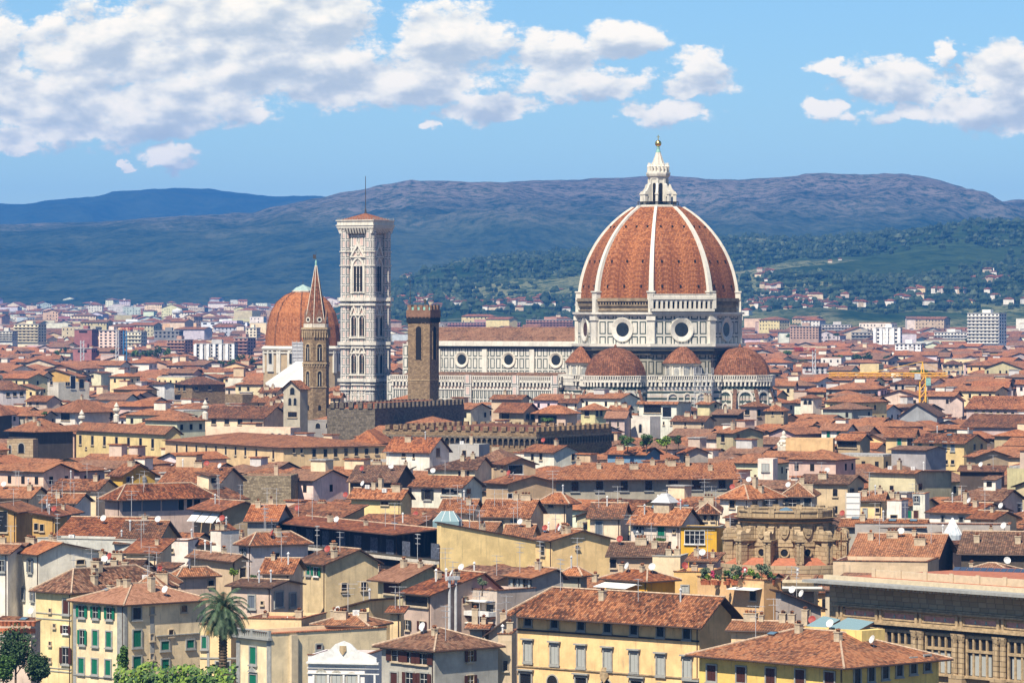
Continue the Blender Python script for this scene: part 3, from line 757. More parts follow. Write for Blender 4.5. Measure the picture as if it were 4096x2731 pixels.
    if extra:
        nm = {'c': 'chimney', 'w': 'chimney.wide', 't': 'chimney.tall', 's': 'chimney.small', 'a': 'antenna', 'A': 'antenna.tall', 'd': 'satellite_dish', 'D': 'satellite_dish.red', 'k': 'skylight', 'v': 'vent_pipe', 'V': 'vent_pipe.white', 'i': 'air_conditioner'}
        n = len(extra); order = list(range(n)); rs.shuffle(order)
        for j, ch in enumerate(extra):
            u = ((order[j]+0.3+0.4*rs.random())/n-0.5)*0.86*a; v = (-0.5+0.12+0.5*rs.random())*b*0.8
            if kind == 't': z = he+0.02
            elif kind in ('g', 'hl', 'hr'):
                yrd = -b/2+rf*b; z = he+(hr-he)*(1-abs(v-yrd)/(yrd+b/2 if v < yrd else b/2-yrd))
                if kind == 'hl' and u < -a/2+b/2: u = -u*0.5
            elif kind == 'h': m = min(a, b)/2; z = he+(hr-he)*min(1, min(a/2-abs(u), b/2-abs(v))/m)
            elif kind == 'x': xm = -a/2+rf*a; z = he+(hr-he)*(1-abs(u-xm)/(xm+a/2 if u < xm else a/2-xm))
            elif kind == 'dr': z = hr-(hr-he)*(v/b+0.5)
            elif kind == 'm': z = he+(hr-he)*(v/b+0.5)
            elif kind == 'ml': z = he+(hr-he)*(u/a+0.5)
            else: z = hr-(hr-he)*(u/a+0.5)
            pr = proto(nm[ch]); q = copyof(pr, ro, (u, v, z+0.1), (rs.random()-0.5)*1.2 if ch in 'aAdD' else 0)
            if ch == 'k':
                q.location.z += 0.12; q.rotation_euler = (math.atan((hr-he)/(span+0.01)) if kind in ('g', 'hl', 'hr', 'm', 'h') else 0, 0, 0)
            if ch == 'i' : q.location.z = z+0.15
    if yb is None: yb = ye+30
    HOUSES.append(dict(c=(cen.x, cen.y), r=math.hypot(a, b)/2, Y=Y, box=(min(xl, xc-4), min(ye, yr)-4, max(xr or xc, xc), yb), xr=xr, a=a, b=b, th=th_, label=label))
    root['_xy'] = (xc, ye); root['_a'] = a; root['_b'] = b; root['_he'] = he; root['_hr'] = hr
    return root
def face_pt(root, face, sx, sy):
    """photograph pixel -> local point on the front ('L') or right ('R') wall of a house"""
    M = Matrix.Translation(root.location) @ Matrix.Rotation(root.rotation_euler[2], 4, 'Z'); Mi = M.inverted(); a, b = root['_a'], root['_b']
    d = Vector(((sx-2048)/F, 1.0, -(sy-HY)/F)); lo = Mi @ Vector((0, 0, ZC)); ld = Mi.to_3x3() @ d
    t = (-b/2-lo.y)/ld.y if face == 'L' else (a/2-lo.x)/ld.x
    return lo+ld*t
def wall_band(root, face, x0, x1, y0, y1, mat, out=0.12, name='string_course', slope=None):
    """band or panel on a wall between photograph columns x0..x1; y0..y1 rows measured at x1"""
    p = face_pt(root, face, x1, y0); q = face_pt(root, face, x1, y1); r = face_pt(root, face, x0, y0)
    mb = MB(); a, b = root['_a'], root['_b']
    if face == 'L': mb.box(r.x, p.x, -b/2-out, -b/2-0.002, q.z, p.z)
    else: mb.box(a/2+0.002, a/2+out, min(p.y, r.y), max(p.y, r.y), q.z, p.z)
    return mb.build(name, mat, root)
def awning(root, face, x0, x1, y0, y1, proj=1.6, name='awning', mat='white_fabric'):
    p = face_pt(root, face, x0, y0); q = face_pt(root, face, x1, y0); z1 = face_pt(root, face, x1, y1).z; a, b = root['_a'], root['_b']; mb = MB()
    if face == 'L': mb.slab([[(p.x, -b/2-proj, z1), (q.x, -b/2-proj, z1), (q.x, -b/2-0.02, p.z), (p.x, -b/2-0.02, p.z)]], 0.06)
    else: mb.slab([[(a/2+proj, p.y, z1), (a/2+proj, q.y, z1), (a/2+0.02, q.y, p.z), (a/2+0.02, p.y, p.z)]], 0.06)
    return mb.build(name, mat, root)
# ---------------------------------------------------------------- cathedral
def rect_ring(poly, d):   # offset a convex polygon outward
    n = len(poly); out = []
    cx = sum(p[0] for p in poly)/n; cy = sum(p[1] for p in poly)/n
    for i in range(n):
        p0, p1, p2 = Vector(poly[i-1]), Vector(poly[i]), Vector(poly[(i+1) % n])
        e1 = (p1-p0).normalized(); e2 = (p2-p1).normalized(); n1 = Vector((e1.y, -e1.x)); n2 = Vector((e2.y, -e2.x))
        k = d/(1+n1.dot(n2)); out.append(tuple(p1+(n1+n2)*k))
    return out
def octo(ap, a0=22.5, n=8): r = ap/math.cos(math.pi/n); return [(r*math.cos(R(a0)+2*math.pi*i/n), r*math.sin(R(a0)+2*math.pi*i/n)) for i in range(n)]
def cathedral():
    TH = R(-29.5); Yc = 1400.0; Xc = (2633-2048)*Yc/F; G0 = 8.0
    root = thing('cathedral', 'huge marble cathedral under an octagonal red tiled dome with white ribs and golden ball', 'cathedral', (Xc, Yc, 0), TH)
    # --- drum
    AP = 25.4; oc = octo(AP)
    b = MB(); b.prism(oc, 44.8, 55.2); b.build('drum', 'marble_drum', root)
    b = MB(); b.prism(octo(24.9), 30, 44.79); b.build('crossing_wall', 'marble_old', root)
    b = MB(); b.prism(octo(24.6), 55.21, 60.3); b.build('unfinished_gallery_wall', 'unfinished_masonry', root)
    b = MB()
    for z0, z1, d in ((43.9, 44.4, 0.9), (44.41, 45.3, 1.7), (54.4, 55.0, 0.7), (55.01, 55.7, 1.3)): b.prism(octo(AP+d), z0, z1, bot=True)
    b.build('cornice', 'marble_plain', root)
    b = MB(); b.prism(octo(AP+1.2), 43.0, 43.89, bot=True); b.prism(octo(AP+0.5), 41.6, 42.99, bot=True); b.build('cornice_shadow_course', 'dark_cornice', root)  # dark colour stands in for shade below the drum cornice
    b = MB()
    for z0, z1, d in ((56.2, 56.5, 0.5), (57.8, 58.1, 0.5), (59.3, 60.35, 0.9)): b.prism(octo(24.7+d), z0, z1, bot=True)
    for i in range(8):
        M = Matrix.Rotation(R(45*i), 4, 'Z'); b.M = M
        for k in range(-9, 10): b.newpiece(); b.box(k*1.05-0.2, k*1.05+0.2, -25.25, -24.61, 58.2, 59.1)
        b.M = None
    b.build('stone_brackets', 'unfinished_masonry', root)
    # corner pilasters of drum
    for i in range(8):
        b = MB(); a = R(22.5+45*i); b.M = Matrix.Rotation(a, 4, 'Z'); rr = AP/math.cos(math.pi/8)
        b.box(rr-1.5, rr+0.5, -1.25, 1.25, 45.35, 54.35); b.box(rr-1.5, rr+0.9, -1.5, 1.5, 53.0, 54.37); b.box(rr-2.2, rr+0.3, -0.9, 0.9, 55.75, 60.6); b.build('corner_pilaster', 'marble_plain', root)
    # eight round windows: splayed ring and glass
    for i in range(8):
        M = Matrix.Rotation(R(45*i), 4, 'Z'); b = MB(); b.M = M @ Matrix.Translation((0, -AP, 50.0))
        o_ = circ_poly(4.05, 28); m_ = circ_poly(3.75, 28); i_ = circ_poly(2.35, 28)
        b.holed(o_, m_, -0.55, 0.0)
        for k in range(28):                        # splay running inward
            j = (k+1) % 28
            b.face([(m_[k][0], -0.55, m_[k][1]), (m_[j][0], -0.55, m_[j][1]), (i_[j][0], -0.06, i_[j][1]), (i_[k][0], -0.06, i_[k][1])])
        f = b.build('round_window', 'marble_plain', root)
        g = MB(); g.M = b.M; g.extr(i_, -0.10, -0.02); g.build('pane', 'glass_dark', f)
    # white gallery on the south-east side (azimuth +45 in local terms)
    M = Matrix.Rotation(R(45), 4, 'Z'); b = MB(); b.M = M; W = 10.9
    b.box(-W, W, -27.3, -24.7, 56.0, 56.9); b.box(-W-0.2, W+0.2, -27.5, -24.8, 59.9, 60.7); b.box(-W, W, -27.1, -26.9, 60.71, 61.5); b.box(-W-.2, W+.2, -27.2, -26.8, 61.51, 61.7)
    for k in range(14):
        x = -W+0.35+k*(2*W-0.7)/13; b.newpiece(); b.box(x-0.38, x+0.38, -27.2, -26.5, 56.91, 59.89)
        if k < 13:
            x2 = x+(2*W-0.7)/26; w = (2*W-0.7)/13-0.76; b.newpiece()
            o_ = rect_poly(w+0.02, 1.2, x2, 58.7); hp = [(x2-w/2, 58.7), (x2+w/2, 58.7)]
            for t in range(1, 6): a = math.pi*t/6; hp.append((x2+w/2*math.cos(a), 58.75+w/2*math.sin(a)))
            poly = [(x2-w/2, 59.9), (x2-w/2, 58.75)]+[(x2-w/2*math.cos(math.pi*t/6), 58.75+w/2*math.sin(math.pi*t/6)) for t in range(1, 6)]+[(x2+w/2, 58.75), (x2+w/2, 59.9)]
            b.extr(poly[::-1], -27.0, -26.7)
    for x in (-W, W): b.newpiece(); b.box(x-0.5, x+0.5, -27.4, -26.4, 56.91, 61.9)
    g = b.build('arcaded_gallery', 'marble_plain', root)
    k = MB(); k.M = M; k.box(-W+0.2, W-0.2, -25.6, -24.65, 56.95, 59.85); k.build('gallery_recess', 'opening_dark', g)
    k = MB(); k.M = M; k.box(-W, W, -26.2, -24.9, 55.75, 55.99); k.build('gallery_base', 'pale_trim', g)
    # --- dome shell
    z0, z1 = 60.4, 90.8; c_ = 10.9; rho = 37.4; zb = 58.7
    def rad(z): return math.sqrt(max(rho*rho-(z-zb)**2, 0))-c_
    K = 18; zs = [z0+(z1-z0)*math.sin(math.pi/2*i/K*0.98)/math.sin(math.pi/2*0.98) if False else z0+(z1-z0)*i/K for i in range(K+1)]
    b = MB(); cf = math.cos(math.pi/8)
    rings = [[(x*rad(z)*cf, y*rad(z)*cf, z) for x, y in octo(1.0/1.0)] for z in zs]
    # subdivide: each side straight between corners
    b.loft(rings, 0); b.build('dome', 'dome_tiles', root)
    for i in range(8):
        a = R(22.5+45*i); b = MB(); b.M = Matrix.Rotation(a, 4, 'Z'); P = []
        for z in zs:
            r = rad(z); t = (z-z0)/(z1-z0); w = 1.0-0.45*t; P.append([(r-0.5, -w, z), (r+0.62, -w*0.8, z+0.15), (r+0.62, w*0.8, z+0.15), (r-0.5, w, z)])
        b.loft(P, 0, True, True); b.box(rad(z0)-0.8, rad(z0)+1.2, -1.2, 1.2, 59.8, 62.2); b.box(rad(z0)-0.8, rad(z0)+1.5, -1.45, 1.45, 62.21, 62.7); b.build('dome_rib', 'marble_plain', root)
    # small dark vents: three rows of three per face
    vp = None
    for i in range(8):
        for z in (64.3, 72.5, 84.0):
            r = rad(z)*cf
            for k in (-1, 0, 1):
                q = Matrix.Rotation(R(45*i), 4, 'Z') @ Vector((k*r*0.26, -r, z))
                if vp is None: b = MB(); b.box(-0.28, 0.28, -0.28, 0.3, -0.45, 0.45); vp = b.build('vent', 'opening_dark', root, q); vp.rotation_euler = (0, 0, R(45*i))
                else: copyof(vp, root, q, R(45*i))
    # --- lantern
    b = MB(); rl = 6.9
    b.lathe([(7.5, 90.3), (7.5, 91.3), (7.2, 91.31), (7.2, 91.5)], 8, 0, R(22.5)); b.build('lantern_platform', 'marble_plain', root)
    b = MB()
    for i in range(24): a = 2*math.pi*i/24; b.newpiece(); b.tube((6.9*math.cos(a), 6.9*math.sin(a), 91.5), (6.9*math.cos(a), 6.9*math.sin(a), 92.6), 0.05, 4)
    b.newpiece(); b.lathe([(6.85, 92.5), (6.95, 92.6), (6.85, 92.65)], 24); b.build('lantern_railing', 'iron', root)
    L = thing('lantern', None, None); del_ = L; L.parent = root; L.location = (0, 0, 0)
    b = MB(); b.lathe([(3.1, 91.5), (3.1, 101.0)], 8, 0, R(22.5)); b.build('lantern_body', 'marble_plain', L)
    for i in range(8):
        M = Matrix.Rotation(R(45*i), 4, 'Z'); b = MB(); b.M = M @ Matrix.Translation((0, -2.87, 92.0)); b.extr(arch_poly(1.15, 6.9), -0.04, 0.0); b.build('lantern_window', 'opening_dark', L)
        b = MB(); b.M = Matrix.Rotation(R(22.5+45*i), 4, 'Z')
        b.box(2.9, 3.5, -0.35, 0.35, 91.5, 100.2)
        prof = [(3.5, 91.5), (4.3, 91.5), (4.3, 94.3), (5.0, 94.3), (5.0, 91.5), (6.1, 91.5), (6.1, 95.2), (5.9, 96.0), (5.2, 96.3), (4.6, 97.2), (4.2, 98.3), (3.5, 98.8)]
        b.newpiece(); b.extr(prof, -0.4, 0.4); b.newpiece(); b.box(5.0, 6.3, -0.6, 0.6, 95.0, 95.4); b.build('lantern_buttress', 'marble_plain', L)
    b = MB(); b.lathe([(3.3, 100.2), (3.5, 100.9), (3.9, 101.2), (4.1, 101.9), (4.1, 102.4), (3.4, 102.6), (3.4, 103.0)], 8, 0, R(22.5))
    for i in range(16):
        a = R(22.5*i+11); b.newpiece(); b.lathe([(0.42, 102.4), (0.42, 104.2), (0.55, 104.3), (0.3, 104.8), (0.08, 105.7)], 6, 0, 0, 3.35*math.cos(a), 3.35*math.sin(a))
    b.build('lantern_crown', 'marble_plain', L)
    b = MB(); P = []
    for z, r in ((102.8, 3.2), (104.6, 2.45), (106.5, 1.7), (108.2, 1.1), (109.2, 0.8)):
        P.append([((r*(1.0 if k % 2 else 0.86))*math.cos(2*math.pi*k/16), (r*(1.0 if k % 2 else 0.86))*math.sin(2*math.pi*k/16), z) for k in range(16)])
    b.loft(P); b.build('lantern_cone', 'pale_trim', L)
    b = MB(); b.lathe([(0.8, 109.2), (0.45, 110.6), (0.7, 110.7), (0.3, 111.1)], 12); b.build('cone_tip', 'green_copper', L)
    b = MB(); b.lathe([(1.1*math.sin(math.pi*t/10)+0.001, 112.15-1.1*math.cos(math.pi*t/10)) for t in range(11)], 18)
    o = b.build('ball', 'gold', L); [setattr(p, 'use_smooth', True) for p in o.data.polygons]
    b = MB(); b.box(-0.1, 0.1, -0.1, 0.1, 113.2, 115.0); b.box(-0.55, 0.55, -0.09, 0.09, 114.2, 114.4); b.build('cross', 'gold', L)
    # --- lower ring with balustrade, linking tribunes
    lo = octo(29.0); b = MB(); b.prism(lo, 0, 33.2); b.build('lower_wall', 'marble_striped', root)
    def balustrade(poly, z, nm='balustrade', closed=True, mat='marble_plain'):
        bb = MB(); n = len(poly); bb.prism(rect_ring(poly, 0.7), z-0.5, z, bot=True)
        bb.newpiece(); bb.prism(rect_ring(poly, 0.9), z+1.05, z+1.3, bot=True, top=True)
        for i in range(n):
            p, q = Vector(rect_ring(poly, 0.7)[i]), Vector(rect_ring(poly, 0.7)[(i+1) % n]); L_ = (q-p).length; k = max(2, int(L_/0.75))
            for t in range(k):
                m = p.lerp(q, t/k); bb.newpiece(); bb.box(m.x-0.17, m.x+0.17, m.y-0.17, m.y+0.17, z+0.005, z+1.05)
        return bb.build(nm, mat, root)
    def corbels(poly, z, mat='dark_cornice'):
        bb = MB(); n = len(poly); bb.prism(rect_ring(poly, 0.15), z-2.3, z-0.9, bot=True); ob = bb.build('cornice_frieze', mat, root)
        cb = MB(); P = rect_ring(poly, 0.45)
        for i in range(n):
            p, q = Vector(P[i]), Vector(P[(i+1) % n]); L_ = (q-p).length; k = max(2, int(L_/1.35)); d = (q-p).normalized()
            for t in range(k):
                m = p+d*(L_*(t+0.5)/k); cb.newpiece(); cb.box(m.x-0.3, m.x+0.3, m.y-0.3, m.y+0.3, z-2.3, z-0.5)
        cb.newpiece(); cb.prism(rect_ring(poly, 0.75), z-0.9, z-0.5, bot=True)
        cb.build('corbels', 'marble_plain', ob)
    balustrade(lo, 33.7); corbels(lo, 33.7)
    # --- three tribunes with half domes (south, east, north)
    for az in (0, 90, 180):
        M = Matrix.Rotation(R(az), 4, 'Z')
        def tr(poly): return [tuple((M @ Vector((x, y, 0))).xy) for x, y in poly]
        n = 10; cx, cy = 0, -30.5
        P = [(cx+11.0*math.cos(2*math.pi*(i+0.5)/n), cy+11.0*math.sin(2*math.pi*(i+0.5)/n)) for i in range(n)]; Q = tr(P)
        t = thing('tribune', None, None); t.parent = root
        b = MB(); b.prism(Q, 0, 33.0); b.build('tribune_wall', 'marble_tribune', t)
        balustrade(Q, 33.7); corbels(Q, 33.7)
        b = MB(); prof = [(10.25*math.cos(R(a)), 34.2+9.9*math.sin(R(a))) for a in (0, 10, 20, 30, 40, 50, 60, 70, 80, 88)]
        b.M = M @ Matrix.Translation((0, -30.5, 0)); b.lathe(prof, 10, 0, R(18)); b.build('half_dome', 'small_dome_tiles', t)
        b = MB(); b.M = M @ Matrix.Translation((0, -30.5, 0)); b.lathe([(0.5, 43.9), (0.6, 44.4), (0.05, 45.3)], 8); b.build('finial', 'small_dome_tiles', t)
        b = MB(); b.M = M @ Matrix.Translation((0, -30.5, 0)); b.lathe([(10.7, 33.3), (10.7, 34.3)], 10, 0, R(18)); b.build('dome_base', 'marble_plain', t)
        rr = 11.0*math.cos(math.pi/n)
        for i in range(n):
            ang = 2*math.pi*(i+1)/n
            if math.sin(ang) > 0.35: continue
            MM = M @ Matrix.Translation((0, -30.5, 0)) @ Matrix.Rotation(ang+math.pi/2, 4, 'Z') @ Matrix.Translation((0, -rr, 0))
            b = MB(); b.M = MM; b.holed(arch_poly(5.2, 7.6, z=22.6), arch_poly(4.1, 6.9, z=22.6), -0.35, 0.0); w = b.build('arched_niche', 'marble_plain', t)
            b = MB(); b.M = MM; b.holed(arch_poly(2.3, 8.2, True, z=18.0), arch_poly(1.5, 7.6, True, z=18.0), -0.5, 0.0); b.build('window_frame', 'marble_plain', w)
            b = MB(); b.M = MM; b.extr(arch_poly(1.5, 7.6, True, z=18.0), -0.12, -0.02); b.build('pane', 'glass_dark', w)
            # sloping buttress at the corner
            ang2 = 2*math.pi*(i+0.5)/n
            if math.sin(ang2) < 0.5:
                b = MB(); b.M = M @ Matrix.Translation((0, -30.5, 0)) @ Matrix.Rotation(ang2, 4, 'Z')
                b.extr([(10.6, 8), (17.0, 8), (17.0, 15.0), (11.2, 30.0), (10.6, 30.0)], -0.5, 0.5); bt = b.build('buttress', 'marble_striped', t)
                b = MB(); b.M = M @ Matrix.Translation((0, -30.5, 0)) @ Matrix.Rotation(ang2, 4, 'Z')
                b.slab([[(17.2, -.65, 15.0), (17.2, .65, 15.0), (11.1, .65, 30.4), (11.1, -.65, 30.4)]], 0.25); b.build('buttress_roof', 'tile_roof_brown', bt)
    # --- exedrae between the tribunes
    for az in (45, -45, 135, -135):
        t = thing('exedra', None, None); t.parent = root; M = Matrix.Rotation(R(az), 4, 'Z') @ Matrix.Translation((0, -25.8, 0))
        b = MB(); b.M = M; b.lathe([(5.6, 33), (5.6, 38.6)], 16, 0, 0); b.build('exedra_wall', 'marble_plain', t)
        b = MB(); b.M = M; b.lathe([(6.0, 38.1), (6.3, 38.6), (6.3, 38.9)], 16); b.build('exedra_cornice', 'pale_trim', t)
        b = MB(); b.M = M; b.lathe([(6.7, 38.95), (5.6, 40.3), (3.9, 42.4), (1.6, 44.3), (0.05, 44.8)], 16); b.build('cone_roof', 'small_dome_tiles', t)
        for k in range(-2, 3):
            b = MB(); b.M = M @ Matrix.Rotation(R(36*k), 4, 'Z') @ Matrix.Translation((0, -5.55, 33.9)); b.extr(arch_poly(1.7, 3.5), -0.06, 0); b.build('niche', 'grey_stone_trim', t)
            b = MB(); b.M = M @ Matrix.Rotation(R(36*k), 4, 'Z') @ Matrix.Translation((0, -5.5, 33.9)); b.M = b.M
            for s in (-1.35, 1.35): b.newpiece(); b.box(s-0.2, s+0.2, -0.32, 0.1, 0, 4.1)
            b.build('half_column', 'marble_plain', t)
        b = MB(); b.M = Matrix.Rotation(R(az), 4, 'Z'); b.box(-8.2, 8.2, -31.5, -24, 0, 33.1); b.build('exedra_base', 'marble_striped', t)
        Q = [tuple((Matrix.Rotation(R(az), 4, 'Z') @ Vector((x, y, 0))).xy) for x, y in ((-8.2, -31.5), (8.2, -31.5), (8.2, -24), (-8.2, -24))]; balustrade(Q, 33.7); corbels(Q, 33.7)
        for x in (-5.0, 0, 5.0):
            b = MB(); b.M = Matrix.Rotation(R(az), 4, 'Z') @ Matrix.Translation((x, -31.5, 0)); w_ = 3.9 if x else 2.6
            b.holed(arch_poly(w_, 6.2, z=23.2), arch_poly(w_-0.8, 5.7, z=23.2), -0.35, 0); b.build('blind_arch', 'pale_trim', t)
    # --- nave: clerestory, roof, aisle
    U0, U1 = -91.0, -24.0
    b = MB(); b.box(U0, U1, -10.2, 10.2, 30, 45.0); b.build('nave_wall', 'marble_clerestory', root)
    b = MB(); b.box(U0, U1, -10.9, 10.9, 43.3, 44.2); b.build('nave_eave_shadow_course', 'dark_cornice', root)  # shade under the nave eave painted as a dark band
    b = MB(); b.box(U0-0.3, U1, -11.6, 11.6, 44.21, 45.5); b.box(U0, U1, -11.3, 11.3, 45.51, 45.9); b.build('nave_cornice', 'marble_plain', root)
    b = MB(); b.slab([[(U0-0.5, -11.2, 46.0), (U1, -11.2, 46.0), (U1, 0, 50.6), (U0-0.5, 0, 50.6)], [(U1, 11.2, 46.0), (U0-0.5, 11.2, 46.0), (U0-0.5, 0, 50.6), (U1, 0, 50.6)]], 0.3); b.build('nave_roof', 'tile_roof_brown', root)
    b = MB(); b.face([(U0, -11, 45.9), (U0, 11, 45.9), (U0, 0, 50.3)][::-1]); b.build('nave_gable', 'marble_plain', root)
    for u in (-70.2, -51.8, -33.5):
        b = MB(); b.M = Matrix.Translation((u, -10.2, 39.6)); o_ = circ_poly(2.75, 24); m_ = circ_poly(2.4, 24); i_ = circ_poly(1.75, 24)
        b.holed(o_, m_, -0.4, 0)
        for k in range(24):
            j = (k+1) % 24; b.face([(m_[k][0], -0.4, m_[k][1]), (m_[j][0], -0.4, m_[j][1]), (i_[j][0], -0.05, i_[j][1]), (i_[k][0], -0.05, i_[k][1])])
        f = b.build('round_window', 'pale_trim', root)
        g = MB(); g.M = b.M; g.extr(i_, -0.09, -0.02); g.build('pane', 'glass_dark', f)
    for u in (-90.0, -79.4, -61.0, -42.6, -26.0):
        b = MB(); b.box(u-0.9, u+0.9, -10.75, -10.2, 34.0, 43.2); b.build('nave_pilaster', 'marble_plain', root)
    b = MB(); b.box(U0, -26, -21.0, 21.0, 0, 32.0); b.build('aisle_wall', 'marble_striped', root)
    b = MB(); b.box(U0, -27, -21.06, -21.0, 24.6, 29.4); b.build('aisle_panels', 'marble_aisle', root)
    b = MB(); b.slab([[(U0, -20.8, 32.6), (-26, -20.8, 32.6), (-26, -10.3, 35.4), (U0, -10.3, 35.4)]], 0.3); b.build('aisle_roof', 'tile_roof_brown', root)
    b = MB()
    for k in range(10): x = U0+4+k*6.2; b.newpiece(); b.box(x-0.6, x+0.6, -20.5, -19.5, 33.0, 34.2)
    b.build('roof_pier', 'stone_trim', root)
    pl = [(U0, -21.0), (-26, -21.0), (-26, -20.0), (U0, -20.0)]; balustrade(pl, 33.0, 'aisle_balustrade'); corbels(pl, 33.0)
    for z0, z1, d in ((23.6, 24.3, 0.35), (29.5, 29.9, 0.3), (19.3, 19.8, 0.3), (13.5, 14.0, 0.3)):
        b = MB(); b.box(U0, -26.5, -21.0-d, -20.9, z0, z1); b.build('string_course', 'marble_plain', root)
    for u in (-79.4, -61.0, -42.6, -27.5):
        b = MB(); b.box(u-1.3, u+1.3, -22.0, -21.0, 0, 31.5); b.box(u-1.4, u+1.4, -22.15, -20.5, 31.51, 34.5); b.build('aisle_pilaster', 'marble_tower', root)
    for u in (-70.2, -51.8, -34.5):
        b = MB(); b.M = Matrix.Translation((u, -21.0, 0)); b.holed(arch_poly(3.0, 13, True, z=9), arch_poly(1.6, 11.5, True, z=9), -0.5, 0); w = b.build('window_frame', 'marble_plain', root)
        b = MB(); b.M = Matrix.Translation((u, -21.0, 0)); b.extr(arch_poly(1.6, 11.5, True, z=9), -0.1, -0.02); b.build('pane', 'glass_dark', w)
        b = MB(); b.M = Matrix.Translation((u, -21.0, 0)); b.extr([(-1.9, 22), (1.9, 22), (0, 25.5)], -0.55, 0); b.build('pediment', 'marble_plain', w)
    b = MB(); b.box(U0-2.5, U0-.01, -21, 21, 0, 34); b.box(U0-2.5, U0-.01, -10.5, 10.5, 34.01, 45); b.build('west_front', 'marble_clerestory', root)
    HOUSES.append(dict(c=(Xc-30, Yc), r=0, Y=Yc-60, box=(1300, 540, 3100, 1605), a=200, b=80, th=0, label='cathedral', big=(Xc, Yc)))
cathedral()
def bell_tower():
    Y = 1440.0; X = (1460-2048)*Y/F; z0 = 0; TH = R(-28)
    # near corner of the tower sits at column 1491
    ex = Vector((math.cos(TH), math.sin(TH), 0)); ey = Vector((-math.sin(TH), math.cos(TH), 0))
    s = 5.05; cen = Vector((X, Y+5, 0))
    root = thing('bell_tower', 'tall square marble bell tower with tiled cap and flagpole beside the cathedral nave', 'bell tower', (cen.x, cen.y, 0), TH)
    def zz(sy): return ZC-(sy-HY)*Y/F
    b = MB(); b.box(-s, s, -s, s, 0, zz(890)); b.build('shaft', 'marble_tower', root)
    b = MB()
    for i in range(4):
        a = R(45+90*i); b.newpiece(); cx, cy = s*math.sqrt(2)*math.cos(a), s*math.sqrt(2)*math.sin(a)
        b.lathe([(1.85, 0), (1.85, zz(892))], 8, 0, R(22.5), cx, cy)
    b.build('corner_buttress', 'marble_tower_panel', root)
    # horizontal cornices at the storey breaks
    for y0, y1, d in ((1204, 1190, 1.0), (1222, 1214, 0.6), (1380, 1367, 1.0), (1392, 1386, 0.6), (1527, 1514, 1.0), (1540, 1534, 0.5), (1560, 1556, 0.4), (1064, 1060, 0.3), (1008, 1004, 0.3)):
        b = MB(); e = s+d
        pl = [(-e, -e), (e, -e), (e, e), (-e, e)]; b.prism(pl, zz(y0), zz(y1), bot=True)
        for i in range(4):
            a = R(45+90*i); b.newpiece(); b.lathe([(1.85+d, zz(y0)-0.01), (1.85+d, zz(y1)+0.01)], 8, 0, R(22.5), s*math.sqrt(2)*math.cos(a), s*math.sqrt(2)*math.sin(a))
        b.build('cornice', 'marble_plain', root)
    # crowning gallery
    t = zz(885); b = MB()
    for k, (z, e) in enumerate(((zz(933), 0.5), (zz(928), 0.9), (zz(922), 0.9))): pass
    e0 = s+1.3; e1 = s+2.25
    b.loft([[(-e0, -e0, zz(932)), (e0, -e0, zz(932)), (e0, e0, zz(932)), (-e0, e0, zz(932))], [(-e1+.6, -e1+.6, zz(912)), (e1-.6, -e1+.6, zz(912)), (e1-.6, e1-.6, zz(912)), (-e1+.6, e1-.6, zz(912))]])
    b.build('gallery_recess', 'dark_cornice', root)
    b = MB()
    for i in range(4):
        M = Matrix.Rotation(R(90*i), 4, 'Z'); b.M = M; n = 13
        for k in range(n):
            x = -e1+0.7+(2*e1-1.4)*k/(n-1); b.newpiece(); b.extr([(-e1, 0), (-e1, 0)], 0, 0) if False else None
            b.loft([[(x-0.22, -e0-0.05, zz(934)), (x+0.22, -e0-0.05, zz(934)), (x+0.22, -e0+0.6, zz(934)), (x-0.22, -e0+0.6, zz(934))],
                    [(x-0.4, -e1+0.02, zz(912)), (x+0.4, -e1+0.02, zz(912)), (x+0.4, -e0+0.6, zz(912)), (x-0.4, -e0+0.6, zz(912))]])
        b.M = None
    b.newpiece(); b.box(-e1, e1, -e1, e1, zz(911.8), zz(903)); b.box(-e1-.25, e1+.25, -e1-.25, e1+.25, zz(902.8), zz(899)); b.box(-e1+.1, e1-.1, -e1+.1, e1-.1, zz(898.8), zz(884)); b.box(-e1-.25, e1+.25, -e1-.25, e1+.25, zz(883.8), zz(880))
    b.build('gallery', 'marble_plain', root)
    b = MB()
    for i in range(4):
        M = Matrix.Rotation(R(90*i), 4, 'Z'); b.M = M
        for k in range(15): x = -e1+0.2+(2*e1-0.4)*k/14; b.newpiece(); b.tube((x, -e1+0.1, zz(880)), (x, -e1+0.1, zz(871)), 0.07, 4)
        b.M = None
    b.build('railing', 'grey_stone_trim', root)
    b = MB(); q = e1-1.0; b.loft([[(-q, -q, zz(879.5)), (q, -q, zz(879.5)), (q, q, zz(879.5)), (-q, q, zz(879.5))], [(-.3, -.3, zz(852)), (.3, -.3, zz(852)), (.3, .3, zz(852)), (-.3, .3, zz(852))]]); b.build('roof', 'small_dome_tiles', root)
    b = MB(); b.lathe([(0.55, zz(855)), (0.35, zz(840)), (0.15, zz(830)), (0.12, zz(704))], 6); b.build('flagpole', 'iron', root)
